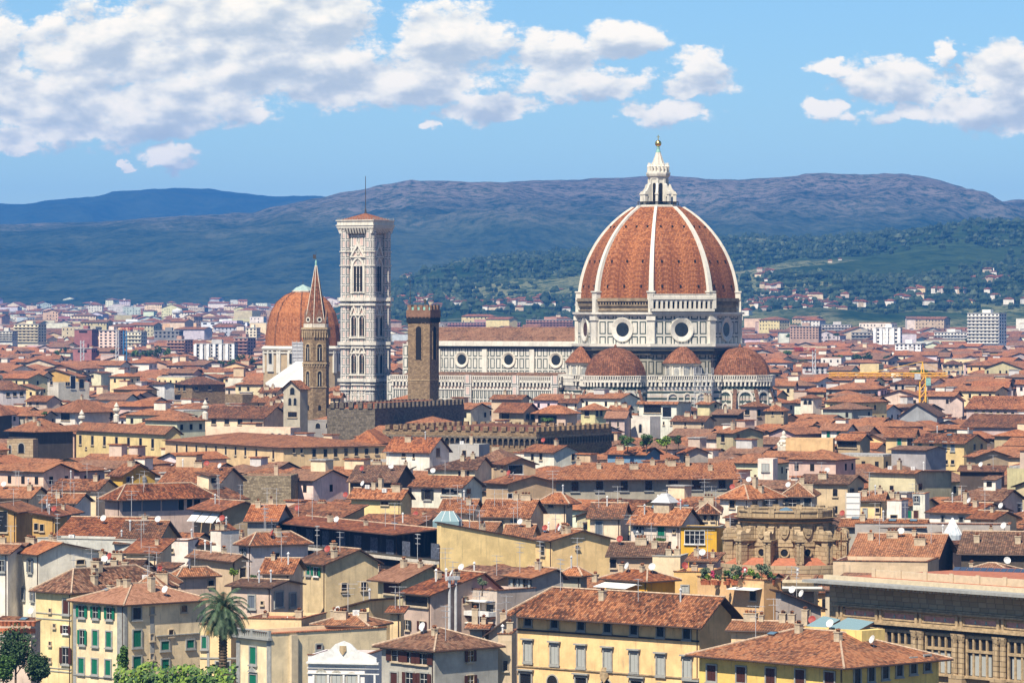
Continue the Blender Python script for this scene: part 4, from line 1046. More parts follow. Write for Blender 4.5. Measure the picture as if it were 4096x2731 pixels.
    # windows on the four faces
    for i in range(4):
        M = Matrix.Rotation(R(90*i), 4, 'Z') @ Matrix.Translation((0, -s, 0))
        # tall three-light window
        zb, zt = zz(1172), zz(1034); w = 4.2
        b = MB(); b.M = M; b.holed(arch_poly(w+1.4, zt-zb+0.9, True, z=zb-0.1), arch_poly(w-0.2, zt-zb, True, z=zb), -0.45, 0); f = b.build('window_frame', 'marble_plain', root)
        b = MB(); b.M = M; b.extr(arch_poly(w-0.2, zt-zb, True, z=zb), -0.08, -0.01); b.build('window_recess', 'marble_tower_panel', f)
        for x in (-1.25, 0, 1.25): b = MB(); b.M = M; b.extr(arch_poly(0.95, (zt-zb)*0.74, True, x=x, z=zb+0.6), -0.14, -0.08); b.build('opening', 'opening_dark', f)
        b = MB(); b.M = M; g0, g1 = zz(1030), zz(966); b.holed([(-3.1, g0), (3.1, g0), (0, g1)], [(-2.3, g0+0.5), (2.3, g0+0.5), (0, g1-1.6)], -0.6, 0); b.build('gable', 'marble_plain', f)
        b = MB(); b.M = M @ Matrix.Translation((0, 0, g0+1.6)); b.holed(circ_poly(0.7, 12), circ_poly(0.35, 12), -0.3, 0); b.build('roundel', 'pale_trim', f)
        for yb_, yt_ in ((1346, 1260), (1495, 1412)):
            zb, zt = zz(yb_), zz(yt_)
            for x in (-1.6, 1.6):
                b = MB(); b.M = M; b.holed(arch_poly(2.6, zt-zb+0.5, True, x=x, z=zb), arch_poly(2.0, zt-zb, True, x=x, z=zb), -0.4, 0); f = b.build('window_frame', 'marble_plain', root)
                for q in (-0.52, 0.52): b = MB(); b.M = M; b.extr(arch_poly(0.8, (zt-zb)*0.86, True, x=x+q, z=zb+0.3), -0.1, -0.01); b.build('opening', 'opening_dark', f)
                b = MB(); b.M = M; b.holed([(x-1.6, zt-0.2), (x+1.6, zt-0.2), (x, zt+3.6)], [(x-1.0, zt+0.2), (x+1.0, zt+0.2), (x, zt+2.5)], -0.5, 0); b.build('gable', 'marble_plain', f)
            b = MB(); b.M = M; b.box(-3.3, 3.3, -0.75, 0, zb-0.6, zb-0.1); b.build('sill', 'marble_plain', root)
        for x in (-2.2, 0, 2.2): b = MB(); b.M = M; zz0 = zz(1600); b.holed(rect_poly(1.7, 3.6, x, zz0), rect_poly(1.1, 3.0, x, zz0+0.3), -0.2, 0); b.build('niche_frame', 'pale_trim', root)
    HOUSES.append(dict(c=(cen.x, cen.y), r=12, Y=Y, box=(1350, 700, 1570, 1610), a=14, b=14, th=0, label='bell tower'))
bell_tower()
def crenels(root, pts, z, mat, w=1.1, gap=1.0, h=2.2, t=0.7, name='merlon'):
    """merlons along the polyline pts (local xy) standing on height z, each a part"""
    pm = None; cnt = 0
    for p, q in zip(pts, pts[1:]):
        p, q = Vector(p), Vector(q); L = (q-p).length; n = max(1, int(L/(w+gap))); d = (q-p)/n; ang = math.atan2(d.y, d.x)
        for i in range(n):
            m = p+d*(i+0.5)
            if pm is None:
                b = MB(); b.box(-w/2, w/2, -t/2, t/2, 0, h); pm = b.build(name, mat, root, (m.x, m.y, z)); pm.rotation_euler = (0, 0, ang)
            else: copyof(pm, root, (m.x, m.y, z), ang)
            cnt += 1
    return cnt
def police_tower():      # square brown stone tower left of the nave
    Y = 1240.0; def_z = lambda sy: ZC-(sy-HY)*Y/F
    Xn = (1719-2048)*Y/F; TH = R(-27); aw = (1719-1624)*Y/F/math.cos(TH)/1.0; aw = 7.4; bw = 5.8
    ex = Vector((math.cos(TH), math.sin(TH), 0)); ey = Vector((-math.sin(TH), math.cos(TH), 0)); cen = Vector((Xn, Y, 0))-ex*(aw/2)+ey*(bw/2)
    root = thing('stone_tower', 'square brown stone tower with brick battlements, tall belfry openings and flagpoles before the nave', 'tower', (cen.x, cen.y, 0), TH)
    b = MB(); a2, b2 = aw/2, bw/2; zt = def_z(1292); b.box(-a2, a2, -b2, b2, 0, zt); b.build('shaft', 'brown_stone', root)
    e = 0.36; b = MB()
    pl = [(-a2-e, -b2-e), (a2+e, -b2-e), (a2+e, b2+e), (-a2-e, b2+e)]
    b.prism(pl, def_z(1268), def_z(1240), bot=True); b.build('battlement_wall', 'red_brick', root)
    crenels(root, [(-a2-e+.2, -b2-e+.2), (a2+e-.2, -b2-e+.2), (a2+e-.2, b2+e-.2), (-a2-e+.2, b2+e-.2), (-a2-e+.2, -b2-e+.2)], def_z(1240), 'red_brick', 1.0, 0.75, 1.5, 0.45)
    b = MB(); b.box(-a2, a2, -b2, b2, def_z(1240), def_z(1228)); b.build('cap', 'green_copper', root)
    b = MB()
    for i in range(4):
        M = Matrix.Rotation(R(90*i), 4, 'Z'); W_, D_ = (a2, b2) if i % 2 == 0 else (b2, a2); b.M = M; n = 6
        for k in range(n+1):
            x = -W_+2*W_*k/n; b.newpiece(); b.loft([[(x-.16, -D_-.05, def_z(1292)), (x+.16, -D_-.05, def_z(1292)), (x+.16, -D_+.3, def_z(1292)), (x-.16, -D_+.3, def_z(1292))], [(x-.22, -D_-e+.02, def_z(1268)), (x+.22, -D_-e+.02, def_z(1268)), (x+.22, -D_+.3, def_z(1268)), (x-.22, -D_+.3, def_z(1268))]])
        b.M = None
    b.build('corbels', 'red_brick', root)
    b = MB(); b.box(-a2-.3, a2+.3, -b2-.3, b2+.3, def_z(1290), def_z(1268)); b.build('corbel_recess', 'opening_dark', root)
    for i in range(4):
        D_ = b2 if i % 2 == 0 else a2; M = Matrix.Rotation(R(90*i), 4, 'Z') @ Matrix.Translation((0, -D_, 0))
        b = MB(); b.M = M; b.extr(arch_poly(1.9, def_z(1305)-def_z(1438), z=def_z(1438)), -0.05, -0.01); f = b.build('belfry_opening', 'opening_dark', root)
        b = MB(); b.M = M; b.holed(arch_poly(2.5, def_z(1301)-def_z(1438)+0.1, z=def_z(1438)), arch_poly(1.9, def_z(1305)-def_z(1438), z=def_z(1438)), -0.16, 0); b.build('opening_surround', 'brown_stone', f)
    b = MB(); b.box(-a2-.12, a2+.12, -b2-.12, b2+.12, def_z(1522), def_z(1519)); b.build('string_course', 'brown_stone_trim', root)
    b = MB(); b.tube((-a2+.6, -b2+.4, def_z(1240)), (-a2+.6, -b2+.4, def_z(1112)), 0.1, 5, 0, 0.05); b.newpiece(); b.tube((a2-1.6, b2-.4, def_z(1240)), (a2-1.6, b2-.4, def_z(1175)), 0.05, 4); b.build('flagpole', 'iron', root)
    b = MB(); b.tube((0.6, 0, def_z(1228)), (0.6, 0, def_z(1186)), 0.07, 5); b.newpiece(); b.box(0.3, 0.95, -0.06, 0.06, def_z(1215), def_z(1196)); b.build('weather_vane', 'iron', root)
    HOUSES.append(dict(c=(cen.x, cen.y), r=6, Y=Y, box=(1615, 1180, 1775, 1612), a=8, b=8, th=0, label='stone tower'))
police_tower()
def spire_tower():       # hexagonal tower with a spire
    Y = 1260.0; zz = lambda sy: ZC-(sy-HY)*Y/F; X = (1264-2048)*Y/F; r = 4.1; a0 = R(-100)
    root = thing('spired_tower', 'slender six-sided brown stone bell tower with a pointed brick spire', 'bell tower', (X, Y, 0), 0)
    b = MB(); b.lathe([(r, 0), (r, zz(1330))], 6, 0, a0); b.build('shaft', 'brown_stone', root)
    b = MB()
    for y0, y1, d in ((1318, 1309, 0.6), (1455, 1449, 0.35), (1549, 1545, 0.25), (1390, 1388, 0.15)): b.newpiece(); b.lathe([(r+d, zz(y0)), (r+d, zz(y1))], 6, 0, a0)
    b.build('cornice', 'brown_stone_trim', root)
    b = MB(); b.lathe([(r+.05, zz(1345)), (r+.4, zz(1330)), (r+.4, zz(1318))], 6, 0, a0); b.build('corbel_band', 'brown_stone', root)
    b = MB()
    for i in range(6):
        b.M = Matrix.Rotation(a0+math.pi/6+math.pi/2+i*math.pi/3, 4, 'Z')
        for k in range(-2, 3): b.newpiece(); b.box(k*0.85-.17, k*0.85+.17, -r*.866-.5, -r*.866, zz(1350), zz(1322))
        for k in range(-2, 3): b.newpiece(); b.box(k*0.85-.13, k*0.85+.13, -r*.866-.22, -r*.866, zz(1466), zz(1456))
        b.M = None
    b.build('corbels', 'brown_stone_trim', root)
    for i in range(6):
        M = Matrix.Rotation(a0+math.pi/6+math.pi/2+i*math.pi/3, 4, 'Z') @ Matrix.Translation((0, -r*.866, 0))
        for y0, y1, w in ((1448-6, 1376, 1.5), (1543, 1484, 1.3)):
            b = MB(); b.M = M; b.holed(arch_poly(w+.8, zz(y1)-zz(y0)+.45, z=zz(y0)), arch_poly(w, zz(y1)-zz(y0), z=zz(y0)), -.14, 0); f = b.build('window_frame', 'brown_stone_trim', root)
            b = MB(); b.M = M; b.extr(arch_poly(w, zz(y1)-zz(y0), z=zz(y0)), -.05, -.01); b.build('opening', 'opening_dark', f)
            b = MB(); b.M = M; b.box(-.08, .08, -.1, -.05, zz(y0), zz(y1)-.9); b.build('mullion', 'pale_trim', f)
        if i in (5, 0, 1): b = MB(); b.M = M; b.extr(arch_poly(.9, 1.6, z=zz(1640)), -.05, -.01); b.build('opening', 'opening_dark', root)
        # gablets round the spire foot
        b = MB(); b.M = M; g0 = zz(1309); b.extr([(-1.75, g0), (1.75, g0), (1.75, g0+1.5), (0, zz(1236)), (-1.75, g0+1.5)], .12, .5); f = b.build('spire_gable', 'red_brick', root)
        b = MB(); b.M = M @ Matrix.Translation((0, .12, g0+2.3)); b.holed(circ_poly(.85, 12), circ_poly(.5, 12), -.12, 0); b.build('roundel', 'pale_trim', f)
        b = MB(); b.M = M @ Matrix.Translation((0, .12, g0+2.3)); b.extr(circ_poly(.5, 12), -.05, -.005); b.build('opening', 'opening_dark', f)
        b = MB(); b.M = M; b.box(-1.75, 1.75, .06, .118, g0, g0+1.1); b.build('gable_foot', 'pale_trim', f)
    b = MB(); b.lathe([(3.7, zz(1309)), (.28, zz(1062))], 6, 0, a0); b.build('spire', 'small_dome_tiles', root)
    b = MB()
    for i in range(6):
        a = a0+i*math.pi/3; b.newpiece(); b.tube((3.72*math.cos(a), 3.72*math.sin(a), zz(1309)), (.28*math.cos(a), .28*math.sin(a), zz(1062)), .13, 4)
    b.build('spire_rib', 'pale_trim', root)
    b = MB(); b.lathe([(.3, zz(1064)), (.32, zz(1050)), (.05, zz(1038))], 6); b.build('spire_tip', 'green_copper', root)
    b = MB(); b.tube((0, 0, zz(1042)), (0, 0, zz(1003)), .05, 4); b.newpiece(); b.box(-.9, -.05, -.04, .04, zz(1035), zz(1018)); b.build('weather_vane', 'iron', root)
    HOUSES.append(dict(c=(X, Y), r=6, Y=Y, box=(1205, 1000, 1325, 1640), a=8, b=8, th=0, label='spired tower'))
spire_tower()
def left_dome():         # second big dome, behind the towers
    Y = 1560.0; zz = lambda sy: ZC-(sy-HY)*Y/F; X = (1212-2048)*Y/F; G = 0; TH = R(-12)
    root = thing('domed_chapel', 'plain red tiled dome with green cap on ochre drum, left of marble bell tower', 'chapel', (X, Y, G), TH)
    K = Y/F; rx = 148*K; n = 8
    prof = [(rx, zz(1382)), (rx*.995, zz(1350)), (rx*.955, zz(1300)), (rx*.86, zz(1250)), (rx*.70, zz(1208)), (rx*.5, zz(1183)), (rx*.26, zz(1168))]
    b = MB(); b.lathe(prof, 16, 0, R(11)); b.build('dome', 'dome_tiles', root)
    b = MB()
    for i in range(8):
        a = R(11+45*i)
        for (r0, z0), (r1, z1) in zip(prof, prof[1:]): b.tube((r0*1.004*math.cos(a), r0*1.004*math.sin(a), z0), (r1*1.004*math.cos(a), r1*1.004*math.sin(a), z1), .3, 4)
    b.build('dome_rib', 'small_dome_tiles', root)
    b = MB(); b.lathe([(rx*.29, zz(1172)), (rx*.31, zz(1166)), (rx*.31, zz(1162))], 8); b.build('lantern_base', 'pale_trim', root)
    b = MB(); b.lathe([(rx*.29, zz(1162)), (rx*.2, zz(1150)), (rx*.12, zz(1146)), (.1, zz(1138))], 8); flat('copper_pale', (.27, .36, .32), .8); b.build('lantern_cap', 'copper_pale', root)
    b = MB(); b.tube((0, 0, zz(1142)), (0, 0, zz(1120)), .08, 4); b.build('finial', 'iron', root)
    rd = 156*K
    b = MB(); b.lathe([(rd*1.02, 4), (rd*1.02, zz(1398))], 8, 0, R(22.5)); wo = b.build('drum_wall', 'plaster', root, color=(.44, .33, .20))
    b = MB(); b.lathe([(rd*1.06, zz(1400)), (rd*1.08, zz(1392)), (rd*1.02, zz(1383))], 8, 0, R(22.5)); b.newpiece(); b.lathe([(rd*1.05, zz(1412)), (rd*1.05, zz(1406))], 8, 0, R(22.5)); b.build('cornice', 'marble_plain', root)
    ap = rd*1.02*math.cos(math.pi/8)
    for i in range(8):
        M = Matrix.Rotation(R(45*i), 4, 'Z') @ Matrix.Translation((0, -ap, 0))
        b = MB(); b.M = M; b.holed(arch_poly(4.6, zz(1388)-zz(1472)+1.2, z=zz(1472)-1.2), arch_poly(3.0, zz(1395)-zz(1455)-.4, z=zz(1455)), -.5, 0) ; f = b.build('window_frame', 'marble_plain', root)
        b = MB(); b.M = M; b.extr(arch_poly(3.0, zz(1395)-zz(1455)-.4, z=zz(1455)), -.06, -.01); b.build('pane', 'glass_dark', f)
        b = MB(); b.M = Matrix.Rotation(R(22.5+45*i), 4, 'Z'); rr = ap/math.cos(math.pi/8); b.box(rr-1.2, rr+.25, -.9, .9, zz(1490), zz(1401)); b.build('corner_pilaster', 'marble_plain', root)
    HOUSES.append(dict(c=(X, Y), r=18, Y=Y, box=(1050, 1130, 1370, 1500), a=30, b=30, th=0, label='domed chapel'))
    # white sheeted scaffold roof before it
    Yt = 1480.0; z2 = lambda sy: ZC-(sy-HY)*Yt/F; P = lambda sx, sy: Vector(((sx-2048)*Yt/F, 0, z2(sy)))
    t = thing('scaffold_roof', 'huge bright white sheeted roof over works at the foot of the left dome', 'tent roof', ((1180-2048)*Yt/F, Yt, ground(Yt)), 0)
    o = Vector(((1180-2048)*Yt/F, 0, ground(Yt))); b = MB()
    p = [P(1062, 1530)-o, P(1178, 1447)-o, P(1232, 1447)-o, P(1232, 1575)-o, P(1092, 1575)-o]
    b.slab([[(p[0].x, -1, p[0].z), (p[4].x, -1, p[4].z), (p[3].x, -1, p[3].z), (p[2].x, 9, p[2].z), (p[1].x, 9, p[1].z)]], .3); b.build('sheet', 'white_fabric', t)
    b = MB()
    for x in (p[4].x+1, 0, p[3].x-1): b.newpiece(); b.tube((x, -.8, 0), (x, -.8, p[3].z), .2, 5)
    b.build('scaffold_frame', 'antenna_metal', t)
    t2 = thing('scaffold_tower', 'grey netted scaffold rising beside the six-sided tower against the left dome', 'scaffold', ((1198-2048)*1530/F, 1530, 0), 0)
    z3 = lambda sy: ZC-(sy-HY)*1530/F; b = MB(); b.box(-2.6, 2.2, 0, 2.6, z3(1462), z3(1368)); b.build('netting', 'scaffold_sheet', t2); b = MB()
    for x in (-2.7, -1.0, .8, 2.3): b.newpiece(); b.tube((x, -.1, 5), (x, -.1, z3(1362)), .1, 4)
    for k in range(12): b.newpiece(); b.tube((-2.8, -.12, 30+k*1.3), (2.4, -.12, 30+k*1.3), .08, 4)
    b.build('pole', 'antenna_metal', t2)
left_dome()
def fortress():
    def block(label, xl, xc, xr, ytop, th, mat_dark, arc0, arc1, ymer, ybox, Yd, corb='L'):
        r = H(label, xl, xc, xr, ytop, None, 't', 'd', 'r', th=th, cat='fortress', name='fortress', Y=Yd, group='battlemented palace walls', wmat=mat_dark, parapet=0.4, yb=ybox)
        a, b_ = r['_a'], r['_b']; he = r['_he']; K = Yd/F; mh = (ytop-ymer)*K
        crenels(r, [(-a/2+.3, -b_/2+.1), (a/2-.1, -b_/2+.1), (a/2-.1, b_/2-.3)], he+.4, mat_dark, 1.35, 1.25, mh-.4, .8)
        crenels(r, [(a/2-.4, b_/2-.4), (-a/2+.4, b_/2-.4), (-a/2+.4, -b_/2+2)], he+.4, mat_dark, 1.35, 1.25, mh-.4, .8, 'rear_merlon')
        # tiled roof behind the battlements
        rb = MB(); F_, L = roof_faces('h', a-4, b_-4, he-.3, he+1.9, .3); rb.slab(F_, .2); rb.build('inner_roof', 'tile_roof_orange', r)
        zt = he-(arc0-ytop)*K; zb2 = he-(arc1-ytop)*K
        cb = MB(); n = int(a/1.55)
        if corb:
            for k in range(n+1):
                x = -a/2+a*k/n; cb.newpiece(); cb.box(x-.2, x+.2, -b_/2-.55, -b_/2-.01, zb2, zt)
            for k in range(n):
                x = -a/2+a*(k+.5)/n; w = a/n-.4; cb.newpiece()
                poly = [(x-w/2, zt+.02), (x-w/2, zt-w/2)]+[(x-w/2*math.cos(math.pi*t/6), zt-w/2+w/2*math.sin(math.pi*t/6)*.9) for t in range(1, 6)]+[(x+w/2, zt-w/2), (x+w/2, zt+.02)]
                cb.extr(poly[::-1], -b_/2-.5, -b_/2-.1)
            cb.newpiece(); cb.box(-a/2-.5, a/2+.55, -b_/2-.6, -b_/2-.01, zt+.021, zt+.5)
            m = int(b_/1.55)
            for k in range(m+1): y = -b_/2+b_*k/m; cb.newpiece(); cb.box(a/2+.01, a/2+.55, y-.2, y+.2, zb2, zt)
            cb.newpiece(); cb.box(a/2+.01, a/2+.6, -b_/2, b_/2, zt+.021, zt+.5)
            cb.build('corbel_arches', 'dark_stone', r)
            kb = MB(); kb.box(-a/2, a/2, -b_/2-.06, -b_/2-.005, zb2, zt); kb.build('corbel_recess', 'opening_dark', r)
        return r
    block('near battlemented stone palace wall with arched corbels and tiled roof behind its merlons', 1530, 2145, 2447, 1733, 29, 'brown_stone', 1755, 1782, 1708, 1800, 1060)
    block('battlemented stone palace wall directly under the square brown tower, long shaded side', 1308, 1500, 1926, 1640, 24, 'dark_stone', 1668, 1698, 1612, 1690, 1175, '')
fortress()
def rotunda():
    Y = 690.0; zz = lambda sy: ZC-(sy-HY)*Y/F; X = (3162-2048)*Y/F; g = 0; K = Y/F
    root = thing('rotunda', 'round sandstone library tribune with scroll buttresses and an open balustraded top', 'rotunda', (X, Y+11, 0), R(-6))
    zb = zz(2262); rt = 8.05; N = 12
    b = MB(); b.lathe([(rt*.93, 0), (rt*.93, zz(2085))], 36); b.build('drum_wall', 'ashlar', root)
    b = MB()
    for z0, z1, d in ((2098, 2091, .25), (2084, 2080, .45), (2079.8, 2076, .7)): b.newpiece(); b.lathe([(rt+d-.5, zz(z0)), (rt+d, zz(z1)), (rt-1.0, zz(z1)+.01)], 36)
    b.build('cornice', 'brown_stone_trim', root)
    # open ring parapet
    pb = MB()
    ri, ro = rt-.6, rt
    A = [pb.ring(36, ro, zz(2076)), pb.ring(36, ro, zz(2052)), pb.ring(36, ri, zz(2052)), pb.ring(36, ri, zz(2076)-.6)]
    pb.loft(A, 0, False, False); pb.newpiece(); A = [pb.ring(36, ro+.2, zz(2052)+.01), pb.ring(36, ro+.2, zz(2046)), pb.ring(36, ri-.1, zz(2046)), pb.ring(36, ri-.1, zz(2052)+.01)]; pb.loft(A, 0, False, False)
    for i in range(N): a = 2*math.pi*(i+.5)/N; pb.newpiece(); pb.M = Matrix.Rotation(a, 4, 'Z'); pb.box(ri-.15, ro+.25, -.5, .5, zz(2076), zz(2038)); pb.M = None
    pb.build('parapet', 'ashlar', root)
    b = MB(); b.lathe([(ri, zz(2078)), (.1, zz(2078)+.5)], 24, 0, 0); b.build('roof_deck', 'roof_membrane', root)
    b = MB(); b.lathe([(1.6, zz(2078)+.3), (1.0, zz(2078)+1.2), (.05, zz(2078)+1.6)], 12); b.build('skylight', 'glass_sky', root)
    # buttresses with scrolls
    for i in range(N):
        a = 2*math.pi*(i+.5)/N; M = Matrix.Rotation(a, 4, 'Z'); rb = 10.6
        f = thing('buttress', None, None); f.parent = root
        b = MB(); b.M = M; b.box(rb-1.3, rb, -.62, .62, 0, zz(2168)); b.newpiece(); b.extr([(rt*.9, zz(2262)), (rb-1.3, zz(2262)), (rb-1.3, zz(2215)), (rb-1.6, zz(2195)), (rb-2.4, zz(2184)), (rt*.9, zz(2180)), (rt*.9, zz(2168)), (rb-1.31, zz(2168)), (rb-1.31, zz(2168)), (rt*.9, zz(2168))][:7]+[(rb-1.301, zz(2168)), (rb-1.301, zz(2262))][:0], -.4, .4)
        b.newpiece(); b.box(rt*.9, rb-1.3, -.45, .45, zz(2180), zz(2169)); b.build('pier', 'ashlar', f)
        b = MB(); b.M = M
        for s in (-.42, .42): b.newpiece(); b.box(rb+.0, rb+.14, s-.16, s+.16, zz(2255), zz(2180)); b.newpiece(); b.box(rb, rb+.22, s-.22, s+.22, zz(2180)+.01, zz(2172))
        b.build('pilaster', 'brown_stone_trim', f)
        b = MB(); b.M = M; b.box(rt*.9, rb+.4, -.85, .85, zz(2168), zz(2161)); b.newpiece(); b.box(rt*.9, rb+.25, -.72, .72, zz(2171), zz(2168)-.01); b.build('entablature', 'brown_stone_trim', f)
        b = MB(); b.M = M; P = [(rt*.92, zz(2161)), (rb+.15, zz(2161))]
        for t in range(7): q = math.pi*t/6; P.append((rb-.55+.7*math.cos(q-.4), zz(2161)+.75+.7*math.sin(q-.4)))
        P += [(rb-1.3, zz(2161)+1.0), (rt+.8, zz(2135)), (rt+.4, zz(2122)), (rt+.5, zz(2112)), (rt*.92, zz(2108))]
        b.extr(P, -.5, .5); b.build('scroll', 'ashlar', f)
    for i in range(N):
        a = 2*math.pi*i/N; M = Matrix.Rotation(a+math.pi/2, 4, 'Z') @ Matrix.Translation((0, -rt*.93, 0))
        b = MB(); b.M = M @ Matrix.Translation((0, 0, zz(2215))); b.holed(circ_poly(.85, 14), circ_poly(.62, 14), -.25, .2); f = b.build('round_window', 'brown_stone_trim', root)
        b = MB(); b.M = M @ Matrix.Translation((0, 0, zz(2215))); b.extr(circ_poly(.62, 14), -.08, .05); b.build('pane', 'glass_dark', f)
        b = MB(); b.M = M; z0, z1 = zz(2160), zz(2108); sh = [(-.75, z1), (.75, z1), (.85, z1-.5), (.75, (z0+z1)/2), (.45, z0+.35), (0, z0), (-.45, z0+.35), (-.75, (z0+z1)/2), (-.85, z1-.5)]
        b.extr(sh, -.28, .1); b.newpiece(); b.box(-1.0, 1.0, -.22, .1, z1+.05, z1+.45); b.newpiece(); b.box(-.35, .35, -.4, -.281, (z0+z1)/2-.3, z1-.5); b.build('coat_of_arms', 'brown_stone_trim', root)
        b = MB(); b.M = M; b.holed(rect_poly(2.9, zz(2105)-zz(2190), 0, zz(2190)), rect_poly(2.5, zz(2105)-zz(2190)-.4, 0, zz(2190)+.2), -.1, .12); b.build('wall_panel', 'ashlar', root)
    b = MB(); b.lathe([(11.6, 0), (11.6, zz(2262)), (11.3, zz(2262)+.01), (11.3, zz(2262)-.6), (8, zz(2250)-.4)], 36, 0, 0, top=False); b.build('lower_ring', 'ashlar', root)
    b = MB(); b.lathe([(11.2, zz(2262)-.3), (rt, zz(2250)+.6)], 36, 0, 0, bot=False, top=False); b.build('skirt_roof', 'terracotta_floor', root)
    # spiral stair at right
    f = thing('spiral_stair', 'rusty open spiral stair climbing the right flank of the sandstone rotunda', 'spiral stair', (X+8.6, Y+3.0, zz(2262)), 0); b = MB(); hh = zz(2130)-zz(2262); b.tube((0, 0, 0), (0, 0, hh), .1, 6)
    m = 34
    for k in range(m):
        a = k*.52; z = hh*k/m; b.newpiece(); b.face([(0, 0, z), (.8*math.cos(a), .8*math.sin(a), z), (.8*math.cos(a+.5), .8*math.sin(a+.5), z)]); b.newpiece(); b.tube((.8*math.cos(a), .8*math.sin(a), z+.9), (.8*math.cos(a+.52), .8*math.sin(a+.52), z+.9+hh/m), .045, 3)
        b.newpiece(); b.tube((.8*math.cos(a), .8*math.sin(a), z), (.8*math.cos(a), .8*math.sin(a), z+.9), .03, 3)
    MAT['rust'] = MAT.get('rust') or flat('rust', (.20, .09, .04)); b.build('steps', 'rust', f)
    HOUSES.append(dict(c=(X, Y+11), r=12, Y=Y, box=(2895, 2025, 3415, 2262), a=20, b=20, th=0, label='rotunda'))
rotunda()
def library():
    """long sandstone palace at the right edge, seen very obliquely"""
    Y0 = 585.0; th = 50; x0, y0 = 3318, 2366        # left end of the cornice line
    X = (x0-2048)*Y0/F; c, s = math.cos(R(th)), math.sin(R(th)); Lh = 62.0; D = 34.0
    zt = ZC-(2366-HY)*Y0/F
    # front runs right and towards the camera
    ex = Vector((c, -s, 0)); ey = Vector((s, c, 0)); P = Vector((X, Y0, 0)); cen = P+ex*(Lh/2)+ey*(D/2)
    root = thing('library_palace', 'long oblique sandstone library front with deep cornices, pink panels and paired columns', 'library', (cen.x, cen.y, 0), -R(th))
    hx, hy = Lh/2, D/2; zr = zt
    M = Matrix.Translation((cen.x, cen.y, 0)) @ Matrix.Rotation(-R(th), 4, 'Z'); Mi = M.inverted(); lo = Mi @ Vector((0, 0, ZC))
    def zat(sx, sy):
        ld = Mi.to_3x3() @ Vector(((sx-2048)/F, 1.0, -(sy-HY)/F)); t = (-hy-lo.y)/ld.y; q = lo+ld*t; return q.x, q.z
    def zrow(sy, sx=4000): return zat(sx, sy)[1]
    b = MB(); b.box(-hx, hx, -hy, hy, 0, zrow(2362)); b.build('wall', 'ashlar', root)
    b = MB(); b.box(-hx+.5, hx, -hy+1.5, hy, zrow(2362), zrow(2362)+.3); b.build('roof_terrace', 'terracotta_floor', root)
    b = MB(); b.box(-hx-.6, hx, -hy-.6, -hy+.1, zrow(2362)-.3, zrow(2345)); b.build('parapet', 'balcony_plaster', root)
    b = MB(); b.box(-hx+4, hx, -hy+4.5, -hy+5.0, zrow(2362)+.3, zrow(2362)+1.3)
    for k in range(12): b.newpiece(); b.box(-hx+4+k*5, -hx+4.7+k*5, -hy+4.3, -hy+4.49, zrow(2362)+.3, zrow(2362)+1.5)
    b.build('inner_parapet', 'balcony_plaster', root)
    def band(y0, y1, out, mat, nm, xa=-hx, xb=hx): b = MB(); b.box(xa, xb, -hy-out, -hy-.003, zrow(y1), zrow(y0)); return b.build(nm, mat, root)
    band(2362, 2374, 3.4, 'grey_stone_trim', 'main_cornice', -hx-2.0); band(2374.5, 2384, 2.0, 'ashlar', 'cornice_bed', -hx-1)
    b = MB(); k = 0
    while -hx+k*.8 < hx: x = -hx+k*.8; b.newpiece(); b.box(x, x+.35, -hy-3.1, -hy-2.01, zrow(2384), zrow(2375)); k += 1
    b.build('cornice_brackets', 'ashlar', root)
    band(2455, 2462, .6, 'brown_stone_trim', 'frieze_cornice', -hx+1.5); band(2463, 2470, .9, 'brown_stone_trim', 'frieze_cornice', -hx+1.5)
    band(2470.5, 2476, .4, 'ashlar', 'frieze_bed', -hx+3.5)
    xs0 = zat(3366, 2440)[0]; per = zat(3522, 2470)[0]-zat(3366, 2445)[0]
    band(2516, 2524, .7, 'brown_stone_trim', 'sill_course', xs0); band(2524.5, 2532, 1.1, 'brown_stone_trim', 'sill_course', xs0)
    band(2532.5, 2545, .35, 'dark_cornice', 'shadow_course', xs0)  # last band is shade under the sill, given as dark colour
    zA, zB = zrow(2512), zrow(2478); wz0, wz1 = zrow(2544), None
    n = int((hx-xs0)/per)+1; zbase = zrow(2712); ztop = zrow(2546)
    for i in range(n):
        x = xs0+i*per
        b = MB(); b.box(x+.9, x+per-.9, -hy-.12, -hy-.004, zA+.2, zB-.2); pn = b.build('pink_panel', 'pink_panel', root)
        b = MB(); b.holed([(x+.6, zA), (x+per-.6, zA), (x+per-.6, zB), (x+.6, zB)], [(x+.9, zA+.2), (x+per-.9, zA+.2), (x+per-.9, zB-.2), (x+.9, zB-.2)], -hy-.3, -hy); b.build('panel_frame', 'brown_stone_trim', pn)
        for q in (.33, .67): b = MB(); xx = x+.9+(per-1.8)*q; b.extr([(xx-.16, zA+.35), (xx+.16, zA+.35), (xx+.1, zB-.6), (xx, zB-.3), (xx-.1, zB-.6)], -hy-.2, -hy-.121); b.build('panel_ornament', 'green_copper', pn)
        for q in (-.42, .42): b = MB(); b.box(x+q-.22, x+q+.22, -hy-.5, -hy-.01, zA-.2, zB+.3); b.newpiece(); b.box(x+q-.3, x+q+.3, -hy-.62, -hy-.01, zB+.31, zB+.7); b.build('frieze_bracket', 'brown_stone_trim', root)
        # paired giant columns
        for q in (-.62, .62):
            b = MB(); b.lathe([(.46, zbase), (.44, ztop-1.3), (.36, ztop-1.29), (.62, ztop-.25), (.66, ztop)], 10, 0, 0, x+q, -hy-.55); b.newpiece(); b.box(x+q-.62, x+q+.62, -hy-1.15, -hy-.01, zbase-1.2, zbase); b.build('column', 'ashlar', root)
